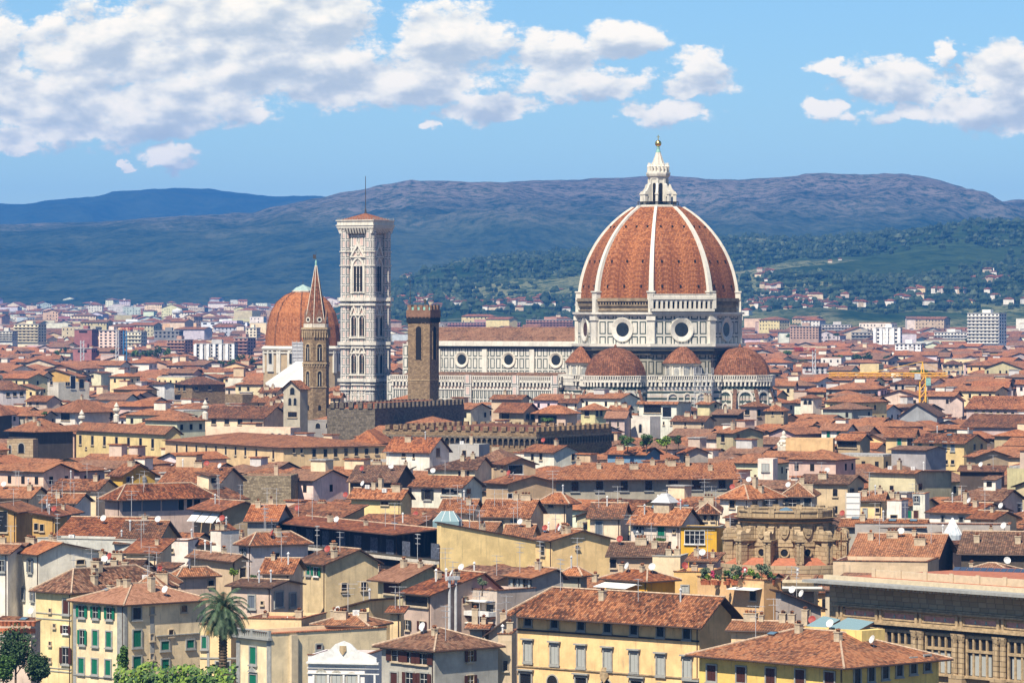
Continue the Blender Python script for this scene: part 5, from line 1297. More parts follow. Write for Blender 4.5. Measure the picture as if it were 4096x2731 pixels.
        # window bay: dark recess with mullions
        b = MB(); b.box(x+1.35, x+per-1.35, -hy-.05, -hy-.004, zbase, ztop-.2); w = b.build('window', 'glass_dark', root)
        b = MB(); m = 4
        for k in range(m+1): xx = x+1.35+(per-2.7)*k/m; b.newpiece(); b.box(xx-.15, xx+.15, -hy-.32, -hy-.051, zbase, ztop-.2)
        for t in (.62, .96): b.newpiece(); zz_ = zbase+(ztop-zbase)*t; b.box(x+1.35, x+per-1.35, -hy-.40, -hy-.051, zz_-.28, zz_+.1)
        b.newpiece(); b.box(x+1.2, x+per-1.2, -hy-.5, -hy-.051, zbase-.35, zbase)
        b.build('mullion', 'brown_stone_trim', w)
        b = MB(); b.box(x+1.9, x+per-1.9, -hy-.1, -hy-.051, zbase+.1, zbase+(ztop-zbase)*.52); b.build('curtain', 'shutter_grey', w)
        b = MB(); b.M = Matrix.Translation((x, -hy-1.2, zbase-2.0)); b.holed(circ_poly(.75, 14), circ_poly(.5, 14), -.2, .1); b.extr(circ_poly(.5, 14), -.1, .05); b.build('medallion', 'pale_trim', root)
        band_ = None
    band(2716, 2722, .6, 'brown_stone_trim', 'lower_string_course', xs0)
    # recessed left wing
    th2 = H('shaded side wing of the sandstone library with a white sheet lying along its terrace edge', 3130, 3300, None, 2348, None, 't', 't', 'r', th=50, Y=612, b=14, cat='library wing', name='library_wing', wmat='ashlar', yb=2480, group='sandstone library buildings')
    wall_band(th2, 'L', 3130, 3300, 2318, 2330, 'balcony_plaster', .5, 'parapet_band'); wall_band(th2, 'L', 3130, 3290, 2345, 2352, 'white_fabric', 1.2, 'white_sheet'); wall_band(th2, 'L', 3130, 3298, 2353, 2362, 'dark_cornice', 1.4, 'cornice')
    HOUSES.append(dict(c=(cen.x, cen.y), r=25, Y=550, box=(3200, 2330, 4096, 2731), a=60, b=30, th=R(50), label='library palace'))
library()
# ---------------------------------------------------------------- houses read off the photograph, nearest first
F1 = H('white gabled house with grey louvred shutters at the far left edge, wide blank right wall', 88, 156, 408, 2214, 2172, 'g', 'w', 'o', 58, rf=.35, yb=2460,
  wins=[('L',1,122,122,2262,2262,16,50,'gB'),('L',1,96,96,2372,2372,9,48,'gB'),('L',1,132,132,2376,2376,12,48,'gB'),('R',1,321,321,2246,2246,30,18,'n-')], extra='c')
H('white house wing cut by the left frame edge, left of the white gabled house', -120, 84, None, 2212, 2180, 'g', 'w', 'r', 30, b=9, yb=2460, wins=[('L',1,8,8,2262,2262,18,42,'gB'),('L',1,64,64,2257,2257,13,18,'g-'),('L',1,66,66,2366,2366,14,22,'g-')], extra='ca')
F2 = H('tall ochre house with brown shutters and framed wall panels, left of the green-shuttered house', 143, 286, 690, 2361, 2280, 'h', 'Y', 'b', 42, yb=2731,
  wins=[('L',1,202,202,2441,2443,7,12,'n-'),('L',1,265,265,2426,2426,24,54,'gr'),('L',1,219,219,2502,2502,7,12,'n-'),('L',1,264,264,2516,2516,22,30,'wR'),('L',1,202,202,2573,2573,7,12,'n-'),('L',1,264,264,2620,2620,26,64,'gR'),('L',1,202,202,2638,2638,7,12,'n-')], extra='ccw')
for y0, y1 in ((2456, 2460), (2478, 2482), (2674, 2677), (2686, 2690)): wall_band(F2, 'L', 145, 286, y0, y1, 'stone_trim', .1)
F3 = H('cream corner house with bright green shutters and smooth pink tiled hip roof beside the palm', 294, 498, 823, 2414, 2342, 'h', (.78, .62, .38), 'n', 47, yb=2731, gut=True,
  wins=[('L',3,329,440,2444,2452,24,44,'gG'),('L',1,331,331,2547,2547,22,56,'gG'),('L',2,383,437,2551,2556,24,58,'gg'),('L',3,327,434,2660,2668,24,60,'gg'),
        ('R',1,546,546,2452,2452,30,44,'gk'),('R',1,608,608,2440,2440,14,26,'n-'),('R',1,735,735,2434,2434,20,24,'n-'),('R',1,547,547,2552,2552,28,66,'gg'),('R',1,607,607,2548,2548,12,24,'n-'),('R',1,683,683,2530,2530,16,26,'n-'),('R',1,659,659,2580,2580,28,34,'gg'),('R',1,760,760,2573,2573,27,32,'gg'),('R',1,547,547,2650,2650,28,50,'gg'),('R',1,607,607,2625,2625,12,22,'n-'),('R',1,660,660,2655,2655,26,40,'gg')], extra='ccktc')
wall_band(F3, 'L', 294, 306, 2418, 2800, 'grey_stone_trim', .08, 'quoin'); wall_band(F3, 'L', 470, 498, 2418, 2800, 'grey_stone_trim', .08, 'quoin'); wall_band(F3, 'R', 498, 508, 2418, 2800, 'grey_stone_trim', .08, 'quoin'); wall_band(F3, 'R', 600, 616, 2425, 2800, 'grey_stone_trim', .06, 'pilaster')
wall_band(F3, 'L', 294, 498, 2715, 2719, 'grey_stone_trim', .14); wall_band(F3, 'R', 625, 823, 2527, 2531, 'grey_stone_trim', .25, 'ledge')
F3b = H('low yellow garden wing behind the palm with green shutters and grey pilasters', 800, 948, None, 2522, None, 't', 'Y', 'r', 6, b=8, Y=580, yb=2731, wins=[('L',1,817,817,2568,2568,18,46,'gg'),('L',2,873,910,2662,2662,18,36,'gk')])
wall_band(F3b, 'L', 800, 948, 2628, 2634, 'grey_stone_trim', .12); wall_band(F3b, 'L', 828, 838, 2530, 2800, 'grey_stone_trim', .1, 'pilaster')
F4 = H('yellow turret-like house with grey balustrade, quoins and green shutters right of the palm', 946, 1086, 1546, 2550, None, 't', (.78, .63, .38), 'r', 52, yb=2731, parapet=.5,
  wins=[('L',1,1014,1014,2619,2619,27,68,'gg'),('L',1,1014,1014,2730,2730,30,66,'gg'),('R',1,1274,1274,2586,2586,18,18,'gr')])
for x0, x1 in ((948, 962), (1070, 1086)): wall_band(F4, 'L', x0, x1, 2562, 2800, 'grey_stone_trim', .14, 'quoin')
wall_band(F4, 'L', 940, 1090, 2550, 2560, 'grey_stone_trim', .7, 'cornice')
def balusters(root, face, x0, x1, y0, y1, n, mat='grey_stone_trim', out=.3):
    p = face_pt(root, face, x0, y1); q = face_pt(root, face, x1, y1); zt = face_pt(root, face, x1, y0).z; a, b = root['_a'], root['_b']; f = thing('balustrade', None, None); f.parent = root
    mb = MB(); mb.box(p.x, q.x, -b/2-out-.15, -b/2-out+.15, zt-.15, zt); mb.newpiece(); mb.box(p.x, q.x, -b/2-out-.15, -b/2-out+.15, p.z, p.z+.15); mb.build('rail', mat, f)
    pr = None
    for i in range(n):
        x = p.x+(q.x-p.x)*(i+.5)/n; big = i % 8 == 0
        if pr is None: mb = MB(); hh = zt-.15-p.z-.15; mb.lathe([(.07, 0), (.13, hh*.35), (.06, hh*.7), (.1, hh)], 6); pr = mb.build('baluster', mat, f, (x, -b/2-out, p.z+.15))
        else: copyof(pr, f, (x, -b/2-out, p.z+.15))
    for x in (p.x, (p.x+q.x)/2, q.x): mb = MB(); mb.box(x-.18, x+.18, -b/2-out-.2, -b/2-out+.2, p.z, zt+.05); mb.build('newel', mat, f)
balusters(F4, 'L', 950, 1084, 2522, 2549, 18)
wall_band(F4, 'R', 1158, 1184, 2536, 2800, 'balcony_plaster', .5, 'chimney_breast')
p = MB(); x_ = face_pt(F4, 'L', 1014, 2686); p.extr([(x_.x-1.0, x_.z), (x_.x+1.0, x_.z), (x_.x, x_.z+.75)], -F4['_b']/2-.35, -F4['_b']/2); p.build('pediment', 'grey_stone_trim', F4)
F5 = H('ornate white front with four arched louvred windows and a scrolled pediment at the bottom edge', 1232, 1518, None, 2654, None, 't', (.66, .65, .62), 'r', 12, b=9, yb=2731, parapet=1.0,
  wins=[('L',4,1285,1468,2725,2745,34,92,'al')])
for y0, y1, o in ((2648, 2656, .6), (2672, 2675, .2), (2693, 2697, .25)): wall_band(F5, 'L', 1230, 1518, y0, y1, 'white_frame', o, 'cornice')
for x in (1256, 1314, 1376, 1436, 1500): wall_band(F5, 'L', x-4, x+4, 2697, 2810, 'white_frame', .25, 'pilaster')
p = MB(); q = face_pt(F5, 'L', 1375, 2628); zz0 = face_pt(F5, 'L', 1375, 2628).z
p.extr([(q.x-4.3, zz0-1), (q.x+4.3, zz0-1), (q.x+4.3, zz0), (q.x+3.2, zz0+.5), (q.x+1.8, zz0+.9), (q.x+1.0, zz0+1.7), (q.x, zz0+2.1), (q.x-1.0, zz0+1.7), (q.x-1.8, zz0+.9), (q.x-3.2, zz0+.5), (q.x-4.3, zz0)], -F5['_b']/2-.35, -F5['_b']/2+.1); pd = p.build('pediment', 'white_frame', F5)
p = MB(); p.M = Matrix.Translation((q.x, -F5['_b']/2-.36, zz0+1.0)); p.extr([(-.4, .5), (.4, .5), (.45, -.1), (0, -.7), (-.45, -.1)], -.15, 0); p.build('shield', 'brown_stone_trim', pd)
F6 = H('grey-green corner house with a row of dark attic windows and brown shutters, mossy hip roof', 1519, 1738, 1992, 2597, 2520, 'h', (.40, .375, .315), 'b', 47, yb=2731,
  wins=[('L',3,1590,1690,2622,2634,44,42,'nR'),('L',1,1578,1578,2712,2712,28,50,'gr'),('L',2,1640,1698,2712,2716,30,50,'gR'),('R',1,1880,1880,2622,2622,22,44,'nR'),('R',1,1880,1880,2722,2722,24,46,'nR')], extra='sd')
F6b = H('narrow plastered annex with a hooded flue and drainpipes squeezed beside the big yellow palace', 1992, 2066, None, 2562, None, 't', 'e', 'r', 10, b=8, yb=2731, wins=[('L',1,2022,2022,2660,2660,18,40,'n-')], extra='tV')
F7 = H('large yellow palace with seven grey louvred windows under stone hoods and a broad tiled roof', 2070, 2797, 2925, 2472, 2372, 'hl', (.80, .53, .255), 'r', 41, over=1.7, yb=2731,
  wins=[('L',7,2114,2749,2470,2523,26,60,'gk'),('L',7,2114,2751,2606,2671,28,74,'pl'),('L',4,2105,2770,2728,2770,44,70,'p-'),('L',3,2210,2640,2735,2765,40,70,'a-')], extra='c')
wall_band(F7, 'L', 2070, 2797, 2560, 2567, 'dark_cornice', .2); wall_band(F7, 'L', 2070, 2797, 2711, 2716, 'brown_stone_trim', .2)
pp = face_pt(F7, 'L', 2420, 2702); p = MB(); p.M = Matrix.Translation((pp.x, -F7['_b']/2, pp.z)); p.extr([(-.7, .6), (.7, .6), (.75, -.1), (0, -1.0), (-.75, -.1)], -.3, 0); p.newpiece(); p.extr([(-.5, .65), (.5, .65), (.3, 1.2), (-.3, 1.2)], -.35, 0); p.build('coat_of_arms', 'brown_stone_trim', F7)
F8 = H('yellow corner house at lower right with dark shuttered windows and blue-green roof lights', 2797, 3374, 3755, 2657, 2545, 'h', (.72, .475, .14), 'r', 47, over=1.3, yb=2731,
  wins=[('L',5,2848,3320,2690,2716,34,62,'gr'),('R',6,3428,3708,2702,2650,26,60,'g-')], extra='ckc')
b = MB(); a_, b_, he_, hr_ = F8['_a'], F8['_b'], F8['_he'], F8['_hr']
dr = thing('roof_light', None, None); dr.parent = F8
b.box(-3.0, 7.0, 0.6, 5.0, he_+1.2, hr_+.4); b.build('roof_light_wall', 'plaster', dr, color=(.74, .55, .2))
for x0, x1, y0, y1 in ((-3.0, 0, .9, 4.2), (1.2, 5.8, .7, 4.3)):
    b = MB(); b.slab([[(x0, y0, hr_+.5), (x1, y0, hr_+.2), (x1, y1, hr_+1.3), (x0, y1, hr_+1.6)]], .3, 0, 1); b.build('roof_light_glass', ['standing_seam', 'gutter'], dr)
# second row
H('long streaked grey-white flat building behind the white gabled house, small dark openings at its foot', 150, 640, None, 2172, None, 't', (.50, .47, .40), 'g', 22, b=8, yb=2225, wins=[('L',4,380,505,2216,2218,28,10,'n-')], parapet=.5, extra='iv')
H('ochre stained house with a big square dark opening at the left frame edge', -110, 126, None, 2046, 2018, 'x', 'O', 'r', 20, b=12, yb=2160, rf=.55, wins=[('L',1,10,10,2085,2085,40,84,'n-')])
H('low ochre wall house with small windows right of the stained ochre house', 130, 250, None, 2066, 2052, 'mr', 'O', 'o', 20, b=8, yb=2150, wins=[('L',2,145,168,2106,2110,16,26,'n-'),('L',1,228,228,2116,2116,18,40,'n-')], extra='Da')
H('grey gabled little house with orange roof above the low ochre wall', 140, 300, None, 2054, 2030, 'x', 'g', 'o', 18, b=9, yb=2095, wins=[('L',1,245,245,2078,2078,44,22,'w-'),('L',1,273,273,2072,2072,14,26,'nr')], extra='a')
H('cream house with two dark openings and white dish, upper left edge', -30, 168, None, 1990, 1948, 'g', 'c', 'r', 30, yb=2035, wins=[('L',2,78,148,2022,2024,24,18,'n-')], extra='dca')
H('pale house with rough roof and two dark square windows left of the loggia house', 172, 345, None, 2010, 1976, 'g', 'w', 'r', 26, yb=2070, wins=[('L',1,244,244,2030,2030,20,16,'n-'),('L',1,306,306,2045,2045,12,16,'n-')], extra='aac')
F9 = H('broad hip-roofed loggia house with shaded blue-grey openings above a pinkish base', 420, 478, 846, 1986, 1940, 'h', 'p', 'o', 56, over=1.1, yb=2110, wins=[('L',1,435,435,2085,2085,8,20,'n-')], extra='aa')
for i, (x0, x1) in enumerate(((490, 566), (570, 642), (648, 712), (714, 735), (748, 768), (776, 800))): wall_band(F9, 'R', x0, x1, 2001-i*1.5, 2043-i*1.5, 'shutter_blue' if i < 3 else 'opening_dark', .05, 'loggia_opening')
H('long low orange roof over a black shaded wall in front of the loggia house', 280, 590, None, 2134, 2072, 'g', 'G', 'o', 62, over=2.4, yb=2170, b=16, extra='A')  # grey kept dark so the wall colour carries the eave shade
H('sloping roof block between the loggia house and the white rooftop terrace', 470, 672, None, 2170, 2085, 'g', 't', 'r', 40, yb=2180, extra='cv')
H('small white roof terrace with parapet beside the tan tower', 672, 780, None, 2184, None, 't', 'w', 'r', 20, b=7, yb=2205, extra='i', wins=[('L',1,685,685,2200,2200,16,12,'n-')])
H('orange slope running up to the white terrace, below the long streaked building', 505, 668, None, 2212, 2160, 'm', 'c', 'o', 15, b=9, yb=2215)
H('broad brown roof with chimneys behind the ochre panelled house', 240, 600, None, 2318, 2240, 'hl', 'c', 'b', 30, yb=2330, extra='cccwD')
H('small roof with white chimney stack between the broad brown roof and the pinkish turret', 545, 680, None, 2342, 2270, 'h', 'c', 'r', 35, yb=2365, extra='wDi')
H('square pinkish turret with pyramid tile roof left of the palm top', 694, 716, 864, 2295, 2232, 'h', 'p', 'r', 62, yb=2400, wins=[('R',1,843,843,2330,2330,20,22,'n-'),('L',1,704,704,2310,2310,8,24,'gB')])
H('tan square tower with a little louvre window above the pinkish turret', 722, 762, 840, 2174, 2155, 'h', 'e', 'o', 50, yb=2235, wins=[('L',1,742,742,2208,2208,10,20,'gl')])
H('tan wall house with lean-to roof beside a leafy balcony', 762, 940, 980, 2238, 2222, 'g', 'e', 'b', 58, yb=2330, wins=[('R',1,970,970,2290,2290,24,40,'n-')], extra='V')
H('beige house with blue-grey shutters and stucco pilasters right of the palm crown', 925, 1085, 1200, 2346, 2322, 'g', 'p', 'b', 30, yb=2450, wins=[('L',1,1008,1008,2405,2405,26,50,'gb'),('R',1,1114,1114,2396,2396,28,56,'gb'),('R',1,1170,1170,2398,2398,22,52,'gb'),('L',1,1050,1050,2412,2412,8,10,'n-')], extra='v')
H('pinkish white house of many angled walls with one small dark window', 955, 1004, 1232, 2172, 2132, 'h', (.62, .53, .45), 'o', 58, yb=2280, wins=[('R',1,1103,1103,2226,2226,24,28,'n-'),('L',1,975,975,2205,2205,14,22,'gB')], extra='cDA')
H('tall white plastered chimney block left of the pinkish white house', 842, 884, 956, 2130, None, 't', 'w', 'r', 40, yb=2220, parapet=.3, extra='cc')
F10 = H('cream gabled house with green shutters under the eave and flower boxes, blank lit gable', 1196, 1302, 1512, 2254, 2198, 'g', (.60, .47, .26), 'r', 56, rf=.62, yb=2458,
  wins=[('L',1,1208,1208,2280,2280,10,30,'gg'),('L',1,1235,1235,2280,2280,14,34,'gg'),('L',1,1266,1266,2285,2285,20,34,'wG'),('R',1,1376,1376,2345,2345,22,32,'n-'),('R',1,1454,1454,2342,2342,22,32,'n-')], extra='Dcc')
H('tiled roof with green canopy between the beige house and the cream gabled house', 1050, 1196, None, 2292, 2235, 'g', 'c', 'r', 40, yb=2330, extra='V')
H('lean-to with smooth brown roof at the right foot of the cream gabled house', 1370, 1476, 1510, 2437, 2402, 'ml', 'Y', 'n', 40, b=6, yb=2470)
H('low yellow terrace house with potted plants right above the palm trunk', 965, 1290, None, 2490, None, 't', 'Y', 'r', 25, b=12, yb=2520, parapet=.5, extra='cs')
H('cluster of small roofs and yellow parapets behind the balustraded turret', 1265, 1540, None, 2500, 2462, 'h', 'Y', 'r', 35, yb=2520, extra='ccwsi')
H('cream house with brown attic loggia window and smooth tiled roof', 1512, 1606, 1790, 2318, 2262, 'g', (.62, .50, .30), 'n', 54, over=1.2, rf=.6, yb=2540, wins=[('L',1,1566,1566,2350,2350,60,46,'nr')], extra='c')
F11 = H('weathered pink and white house with long orange roof, dark attic loggia and tall twin flues', 1614, 1724, 2012, 2377, 2258, 'g', (.50, .39, .31), 'o', 54, rf=.72, yb=2540,
  wins=[('L',1,1668,1668,2402,2402,92,40,'n-'),('L',1,1632,1632,2497,2497,16,40,'nK'),('L',1,1690,1690,2502,2502,20,40,'nR'),('R',1,1860,1860,2398,2398,12,26,'nR')], extra='cVVcd')
b = MB(); q = face_pt(F11, 'R', 1790, 2318)
for k in (0, 1.1): b.newpiece(); b.tube((F11['_a']/2+.5, q.y+k, q.z-9), (F11['_a']/2+.5, q.y+k, q.z), .22, 8); b.newpiece(); b.box(F11['_a']/2+.1, F11['_a']/2+.9, q.y+k-.45, q.y+k+.45, q.z, q.z+.5)
b.build('flue', 'antenna_metal', F11)
H('small yellow lean-to with tile cap left of the weathered pink house', 1570, 1614, None, 2448, 2434, 'm', 'Y', 'o', 20, b=3, yb=2550, extra='')
F12 = H('roof terrace house with olive tree, white awnings and green shutters in the middle foreground', 1830, 1988, 2142, 2375, None, 't', (.48, .42, .34), 'r', 45, yb=2520,
  wins=[('L',1,1902,1902,2428,2428,44,32,'nk'),('L',1,1962,1962,2432,2432,30,34,'nk'),('L',1,1872,1872,2510,2510,30,30,'n-'),('L',1,1945,1945,2512,2512,26,26,'n-')], parapet=.5)
awning(F12, 'L', 1872, 1982, 2395, 2406, 1.2); awning(F12, 'L', 1830, 1896, 2476, 2488, 1.4); awning(F12, 'L', 1906, 1955, 2480, 2490, 1.2)
wall_band(F12, 'L', 1834, 1984, 2446, 2464, 'white_frame', 1.5, 'balcony'); wall_band(F12, 'L', 1820, 1984, 2466, 2474, 'tile_roof', 1.2, 'tiled_ledge')
F13 = H('grey rendered penthouse with white shutters opening on a terrace left of the yellow palace roof', 2034, 2130, 2252, 2309, 2248, 'g', 'g', 'r', 54, rf=.75, yb=2400, wins=[('L',1,2062,2062,2335,2335,16,44,'nL'),('L',1,2105,2105,2335,2335,20,44,'nL')], extra='c')
H('small grey-white house with hip roof right of the grey penthouse', 2252, 2322, 2334, 2292, 2256, 'h', 'g', 'r', 30, yb=2340)
H('orange lower roof tucked against the left wall of the yellow palace', 1955, 2066, None, 2530, 2470, 'ml', 'g', 'o', 8, b=9, yb=2560, extra='c')
H('little grey chimney house between the terrace house and the mossy hip roof', 1880, 1962, None, 2512, 2498, 'g', 'g', 'r', 40, b=5, yb=2530, extra='t')
F14 = H('orange terrace house with white awning and clipped shrubs above the yellow palace roof', 2418, 2588, 2700, 2320, 2286, 'h', 'o', 'o', 48, yb=2370, extra='cs'); awning(F14, 'L', 2430, 2560, 2322, 2350, 3.0)
H('apricot terrace block with louvred vent right of the orange terrace house', 2695, 2902, None, 2300, None, 't', (.64, .41, .16), 'r', 30, b=10, yb=2380, parapet=.5, wins=[('L',1,2740,2740,2355,2355,26,26,'gl')], extra='Dcc')
F15 = H('apricot roof garden house full of flowers with sloping stair parapet and shaded right wall', 2790, 3056, 3124, 2336, None, 't', (.62, .38, .19), 'r', 44, yb=2520, parapet=.6, wins=[('L',1,3014,3014,2380,2380,24,40,'n-')]); awning(F15, 'L', 2940, 3050, 2345, 2358, 2.0)
H('mauve grey shed-roofed house between the roof garden and the library', 3104, 3122, 3284, 2368, 2436, 'dr', (.42, .34, .30), 'b', 66, yb=2540, wins=[('R',1,3232,3232,2448,2448,12,30,'n-'),('R',1,3134,3134,2460,2460,16,34,'n-')], extra='A')
H('low tiled ridge with white chimneys behind the lower right yellow house', 2925, 3350, None, 2525, 2494, 'g', 'Y', 'r', 20, yb=2540, extra='cwtDc')
# third row
F16 = H('very long roof over a shade-darkened gallery wall with pale framed fresco panels', 1100, 1757, None, 2134, 2084, 'g', 'f', 'o', 61, over=1.9, b=8, rf=.9, Y=706, yb=2240, extra='cds')  # near-black wall colour includes the deep shade of the eave
for i in range(9):
    x = 1162+i*64 if i < 8 else 1725; wall_band(F16, 'L', x, x+30*(.82+.03*i), 2108+i*8.3, 2190+i*8.3, 'fresco_panel', .06, 'fresco_panel')
wall_band(F16, 'L', 1100, 1757, 2237, 2243, 'dark_cornice', .6, 'ledge'); wall_band(F16, 'L', 1100, 1757, 2244, 2256, 'pale_trim', .8, 'cornice')
H('big blank yellow wall stepping down to the right of the dark fresco gallery', 1757, 1764, 2142, 2092, 2172, 'dr', 'y', 'r', 62, yb=2275, over=.3, Y=703, extra='cAAd')
H('narrow-fronted yellow house with red and white dishes, small square window in its blank wall', 2142, 2208, 2442, 2160, 2122, 'g', 'y', 'r', 60, yb=2310, wins=[('L',1,2173,2173,2196,2196,14,46,'nk'),('R',1,2308,2308,2188,2188,12,10,'n-')], extra='dDwc')
H('glass-pyramid house of red roofs behind the blank yellow wall', 1800, 2020, None, 2130, 2090, 'g', 'c', 'r', 35, yb=2140, Y=745, extra='Dc')
H('low roofs with white dish between the two yellow blank-walled houses', 2020, 2150, None, 2150, 2100, 'g', 'c', 'r', 35, yb=2160, Y=730, extra='dwc')
F17 = H('awning house with orange roof and tan gable under tall aerials, three white blinds', 776, 890, 1048, 2038, 2006, 'g', 't', 'o', 54, yb=2110, over=1.1, extra='AA')
for x in (778, 814, 850): awning(F17, 'L', x, x+32, 2044+(x-778)*.07, 2084+(x-778)*.07, 1.7)
H('red roof block between the awning house and the fresco gallery', 990, 1140, None, 2082, 2020, 'g', 'g', 'o', 40, yb=2120, extra='cc')
H('little white attic with orange roof below the awning house', 852, 925, None, 2120, 2100, 'x', 'w', 'o', 30, b=6, yb=2150, extra='D')
F18 = H('white house with dark open shutters and a wide grey roller blind at mid centre', 1647, 1846, 1928, 1946, 1906, 'g', (.66, .60, .49), 'r', 33, yb=2037, wins=[('L',1,1711,1711,1976,1976,26,40,'gK'),('L',1,1800,1800,1968,1968,70,26,'n-'),('R',1,1874,1874,1962,1962,14,24,'n-')], extra='cad'); wall_band(F18, 'L', 1762, 1840, 1978, 1994, 'shutter_grey', .1, 'roller_blind')
H('tan attic tower with wide studio window and blue vase on its sill', 1974, 2024, 2142, 1856, 1832, 'g', 't', 'r', 64, yb=1920, wins=[('R',1,2063,2063,1878,1878,60,34,'w-'),('L',1,2009,2009,1868,1868,8,14,'n-'),('L',1,1984,1984,1862,1862,6,12,'n-')])
H('tiled annex below the tan attic tower with stained wall', 1945, 2030, 2225, 1934, 1905, 'g', 't', 'r', 60, yb=1990, wins=[('R',1,2040,2040,1985,1985,14,16,'w-')], extra='Dd')
F19 = H('long grey shaded building with six large square dark windows and broad red roof', 2183, 2932, None, 1906, 1852, 'hl', (.36, .31, .255), 'r', -8, over=1.6, yb=1985, wins=[('L',4,2300,2595,1942,1938,27,42,'g-'),('L',2,2692,2787,1934,1932,36,46,'g-'),('L',1,2888,2888,1930,1930,30,42,'g-')], extra='cwwcwtwcc')
H('red roof house with brown shutters left of the pyramid-roofed turret', 1925, 2176, None, 2066, 2000, 'g', 'c', 'r', 24, yb=2110, wins=[('L',1,1984,1984,2090,2090,28,22,'nB'),('L',1,2055,2055,2088,2088,14,18,'gB'),('L',1,2122,2122,2086,2086,12,18,'gB')], extra='cw')
H('lower red roof house joined left of the brown-shuttered red roof house', 1762, 1925, None, 2048, 1999, 'g', 'c', 'r', 22, yb=2110, wins=[('L',1,1890,1890,2080,2080,24,14,'gl')], extra='Vc')
H('cream square turret with pyramid roof and dark lookout openings at mid centre', 2174, 2264, 2290, 1997, 1972, 'h', 'c', 'o', 24, over=1.3, yb=2110, wins=[('L',1,2204,2204,2014,2014,20,28,'n-'),('R',1,2277,2277,2012,2012,14,26,'n-')])
H('cream house with two grey-green shuttered windows right of the cream turret', 2360, 2524, None, 2070, 2014, 'g', 'c', 'r', 22, yb=2165, wins=[('L',1,2396,2396,2110,2110,24,50,'gb'),('L',1,2511,2511,2114,2114,18,50,'gb')], extra='V')
F20 = H('white house with green balcony door, flowers and a zinc lantern on its red roof', 2524, 2719, 2798, 2094, 2002, 'g', (.64, .58, .47), 'r', 34, yb=2170, wins=[('L',1,2556,2556,2118,2118,20,28,'gB'),('L',1,2646,2646,2124,2124,26,38,'gg'),('L',1,2697,2697,2124,2124,7,10,'n-')], extra='kvv')
b = MB(); b.box(-1.6, 1.6, -1.3, 1.3, F20['_hr']-2.0, F20['_hr']+1.0); l = b.build('roof_lantern', 'chimney_plaster', F20); b = MB(); b.loft([[(-2.0, -1.7, F20['_hr']+1.01), (2.0, -1.7, F20['_hr']+1.01), (2.0, 1.7, F20['_hr']+1.01), (-2.0, 1.7, F20['_hr']+1.01)], [(-.5, -.4, F20['_hr']+2.6), (.5, -.4, F20['_hr']+2.6), (.5, .4, F20['_hr']+2.6), (-.5, .4, F20['_hr']+2.6)]]); b.build('lantern_cap', 'antenna_metal', l)
b = MB(); q = face_pt(F20, 'L', 2620, 2162); bb_ = F20['_b']/2
b.box(q.x-3, q.x+3.4, -bb_-1.2, -bb_-.01, q.z-.2, q.z)
for k in range(17): b.newpiece(); b.tube((q.x-3+.4*k, -bb_-1.15, q.z), (q.x-3+.4*k, -bb_-1.15, q.z+1), .03, 3)
b.newpiece(); b.box(q.x-3, q.x+3.4, -bb_-1.2, -bb_-1.1, q.z+1.0, q.z+1.06); b.build('balcony', 'iron', F20)
H('dark mossy roof over a shaded wall right of the second yellow house', 2440, 2684, None, 2222, 2172, 'g', 'e', 'b', 10, yb=2275, wins=[('L',1,2453,2453,2252,2252,24,36,'n-')], extra='vcDw')
F21 = H('bright yellow-orange house with wide white-framed windows and thin flat roof', 2723, 2905, None, 2112, None, 't', (.66, .37, .035), 'g', 12, b=8, yb=2240, parapet=.1, wins=[('L',1,2779,2779,2147,2147,78,52,'w-'),('L',1,2880,2880,2150,2150,46,52,'w-')]); wall_band(F21, 'L', 2718, 2905, 2104, 2110, 'iron', .5, 'flat_eave')
H('cream attic with sun blind and chimneys in front of the bright yellow-orange house', 2610, 2760, None, 2232, None, 't', 'c', 'g', 25, b=7, yb=2290, parapet=.3, extra='cck')
H('red roofed attic joined to the cream attic with sun blind', 2756, 2890, None, 2244, 2226, 'm', 'p', 'r', 18, b=6, yb=2290, extra='cds')
H('hip-roofed white house with dark loggia left above the rotunda', 2880, 2992, 3130, 1990, 1940, 'h', 'w', 'r', 40, yb=2040, wins=[('L',1,2930,2930,2015,2015,20,30,'n-'),('R',3,3018,3100,2016,2010,20,24,'n-')], extra='cDt')
H('grey house with dark shutters and orange hip roof right above the rotunda', 3130, 3288, None, 1978, 1928, 'h', (.44, .39, .33), 'r', 10, yb=2034, wins=[('L',1,3170,3170,2012,2012,30,30,'gK'),('L',1,3230,3230,2008,2008,26,34,'gk')], extra='wc')
H('square white attic with one shuttered window and small balcony', 3031, 3092, 3102, 1838, None, 't', 'w', 'r', 14, b=6, yb=1906, parapet=.2, wins=[('L',1,3062,3062,1870,1870,22,24,'gl')])
H('reddish roofs around the little zinc lantern behind the white balcony house', 2790, 2900, None, 2045, 1962, 'h', 'c', 'r', 40, yb=2090, wins=[('L',2,2820,2850,2070,2070,12,22,'n-')], extra='cwa')
F22 = H('large stained cream gable wall with air conditioners and chimneys, right of centre', 3474, 3660, 3806, 1892, 1884, 'g', (.56, .475, .31), 'r', 40, rf=.1, yb=1985, wins=[('L',1,3567,3567,1950,1950,12,20,'n-'),('R',1,3680,3680,1948,1948,18,26,'n-')], extra='iiVt')
H('yellow stuccoed house half hidden by white scaffold sheeting', 3438, 3560, None, 2000, 1970, 'g', 'y', 'r', 14, yb=2075, wins=[('L',1,3460,3460,2052,2052,12,36,'gl'),('L',1,3510,3510,2040,2040,14,16,'n-')], extra='cc')
H('narrow white house with plants on its flat top beside the scaffold sheeting', 3548, 3606, 3632, 2012, None, 't', 'w', 'r', 24, yb=2085, parapet=.5, wins=[('L',1,3576,3576,2070,2070,26,24,'n-')])
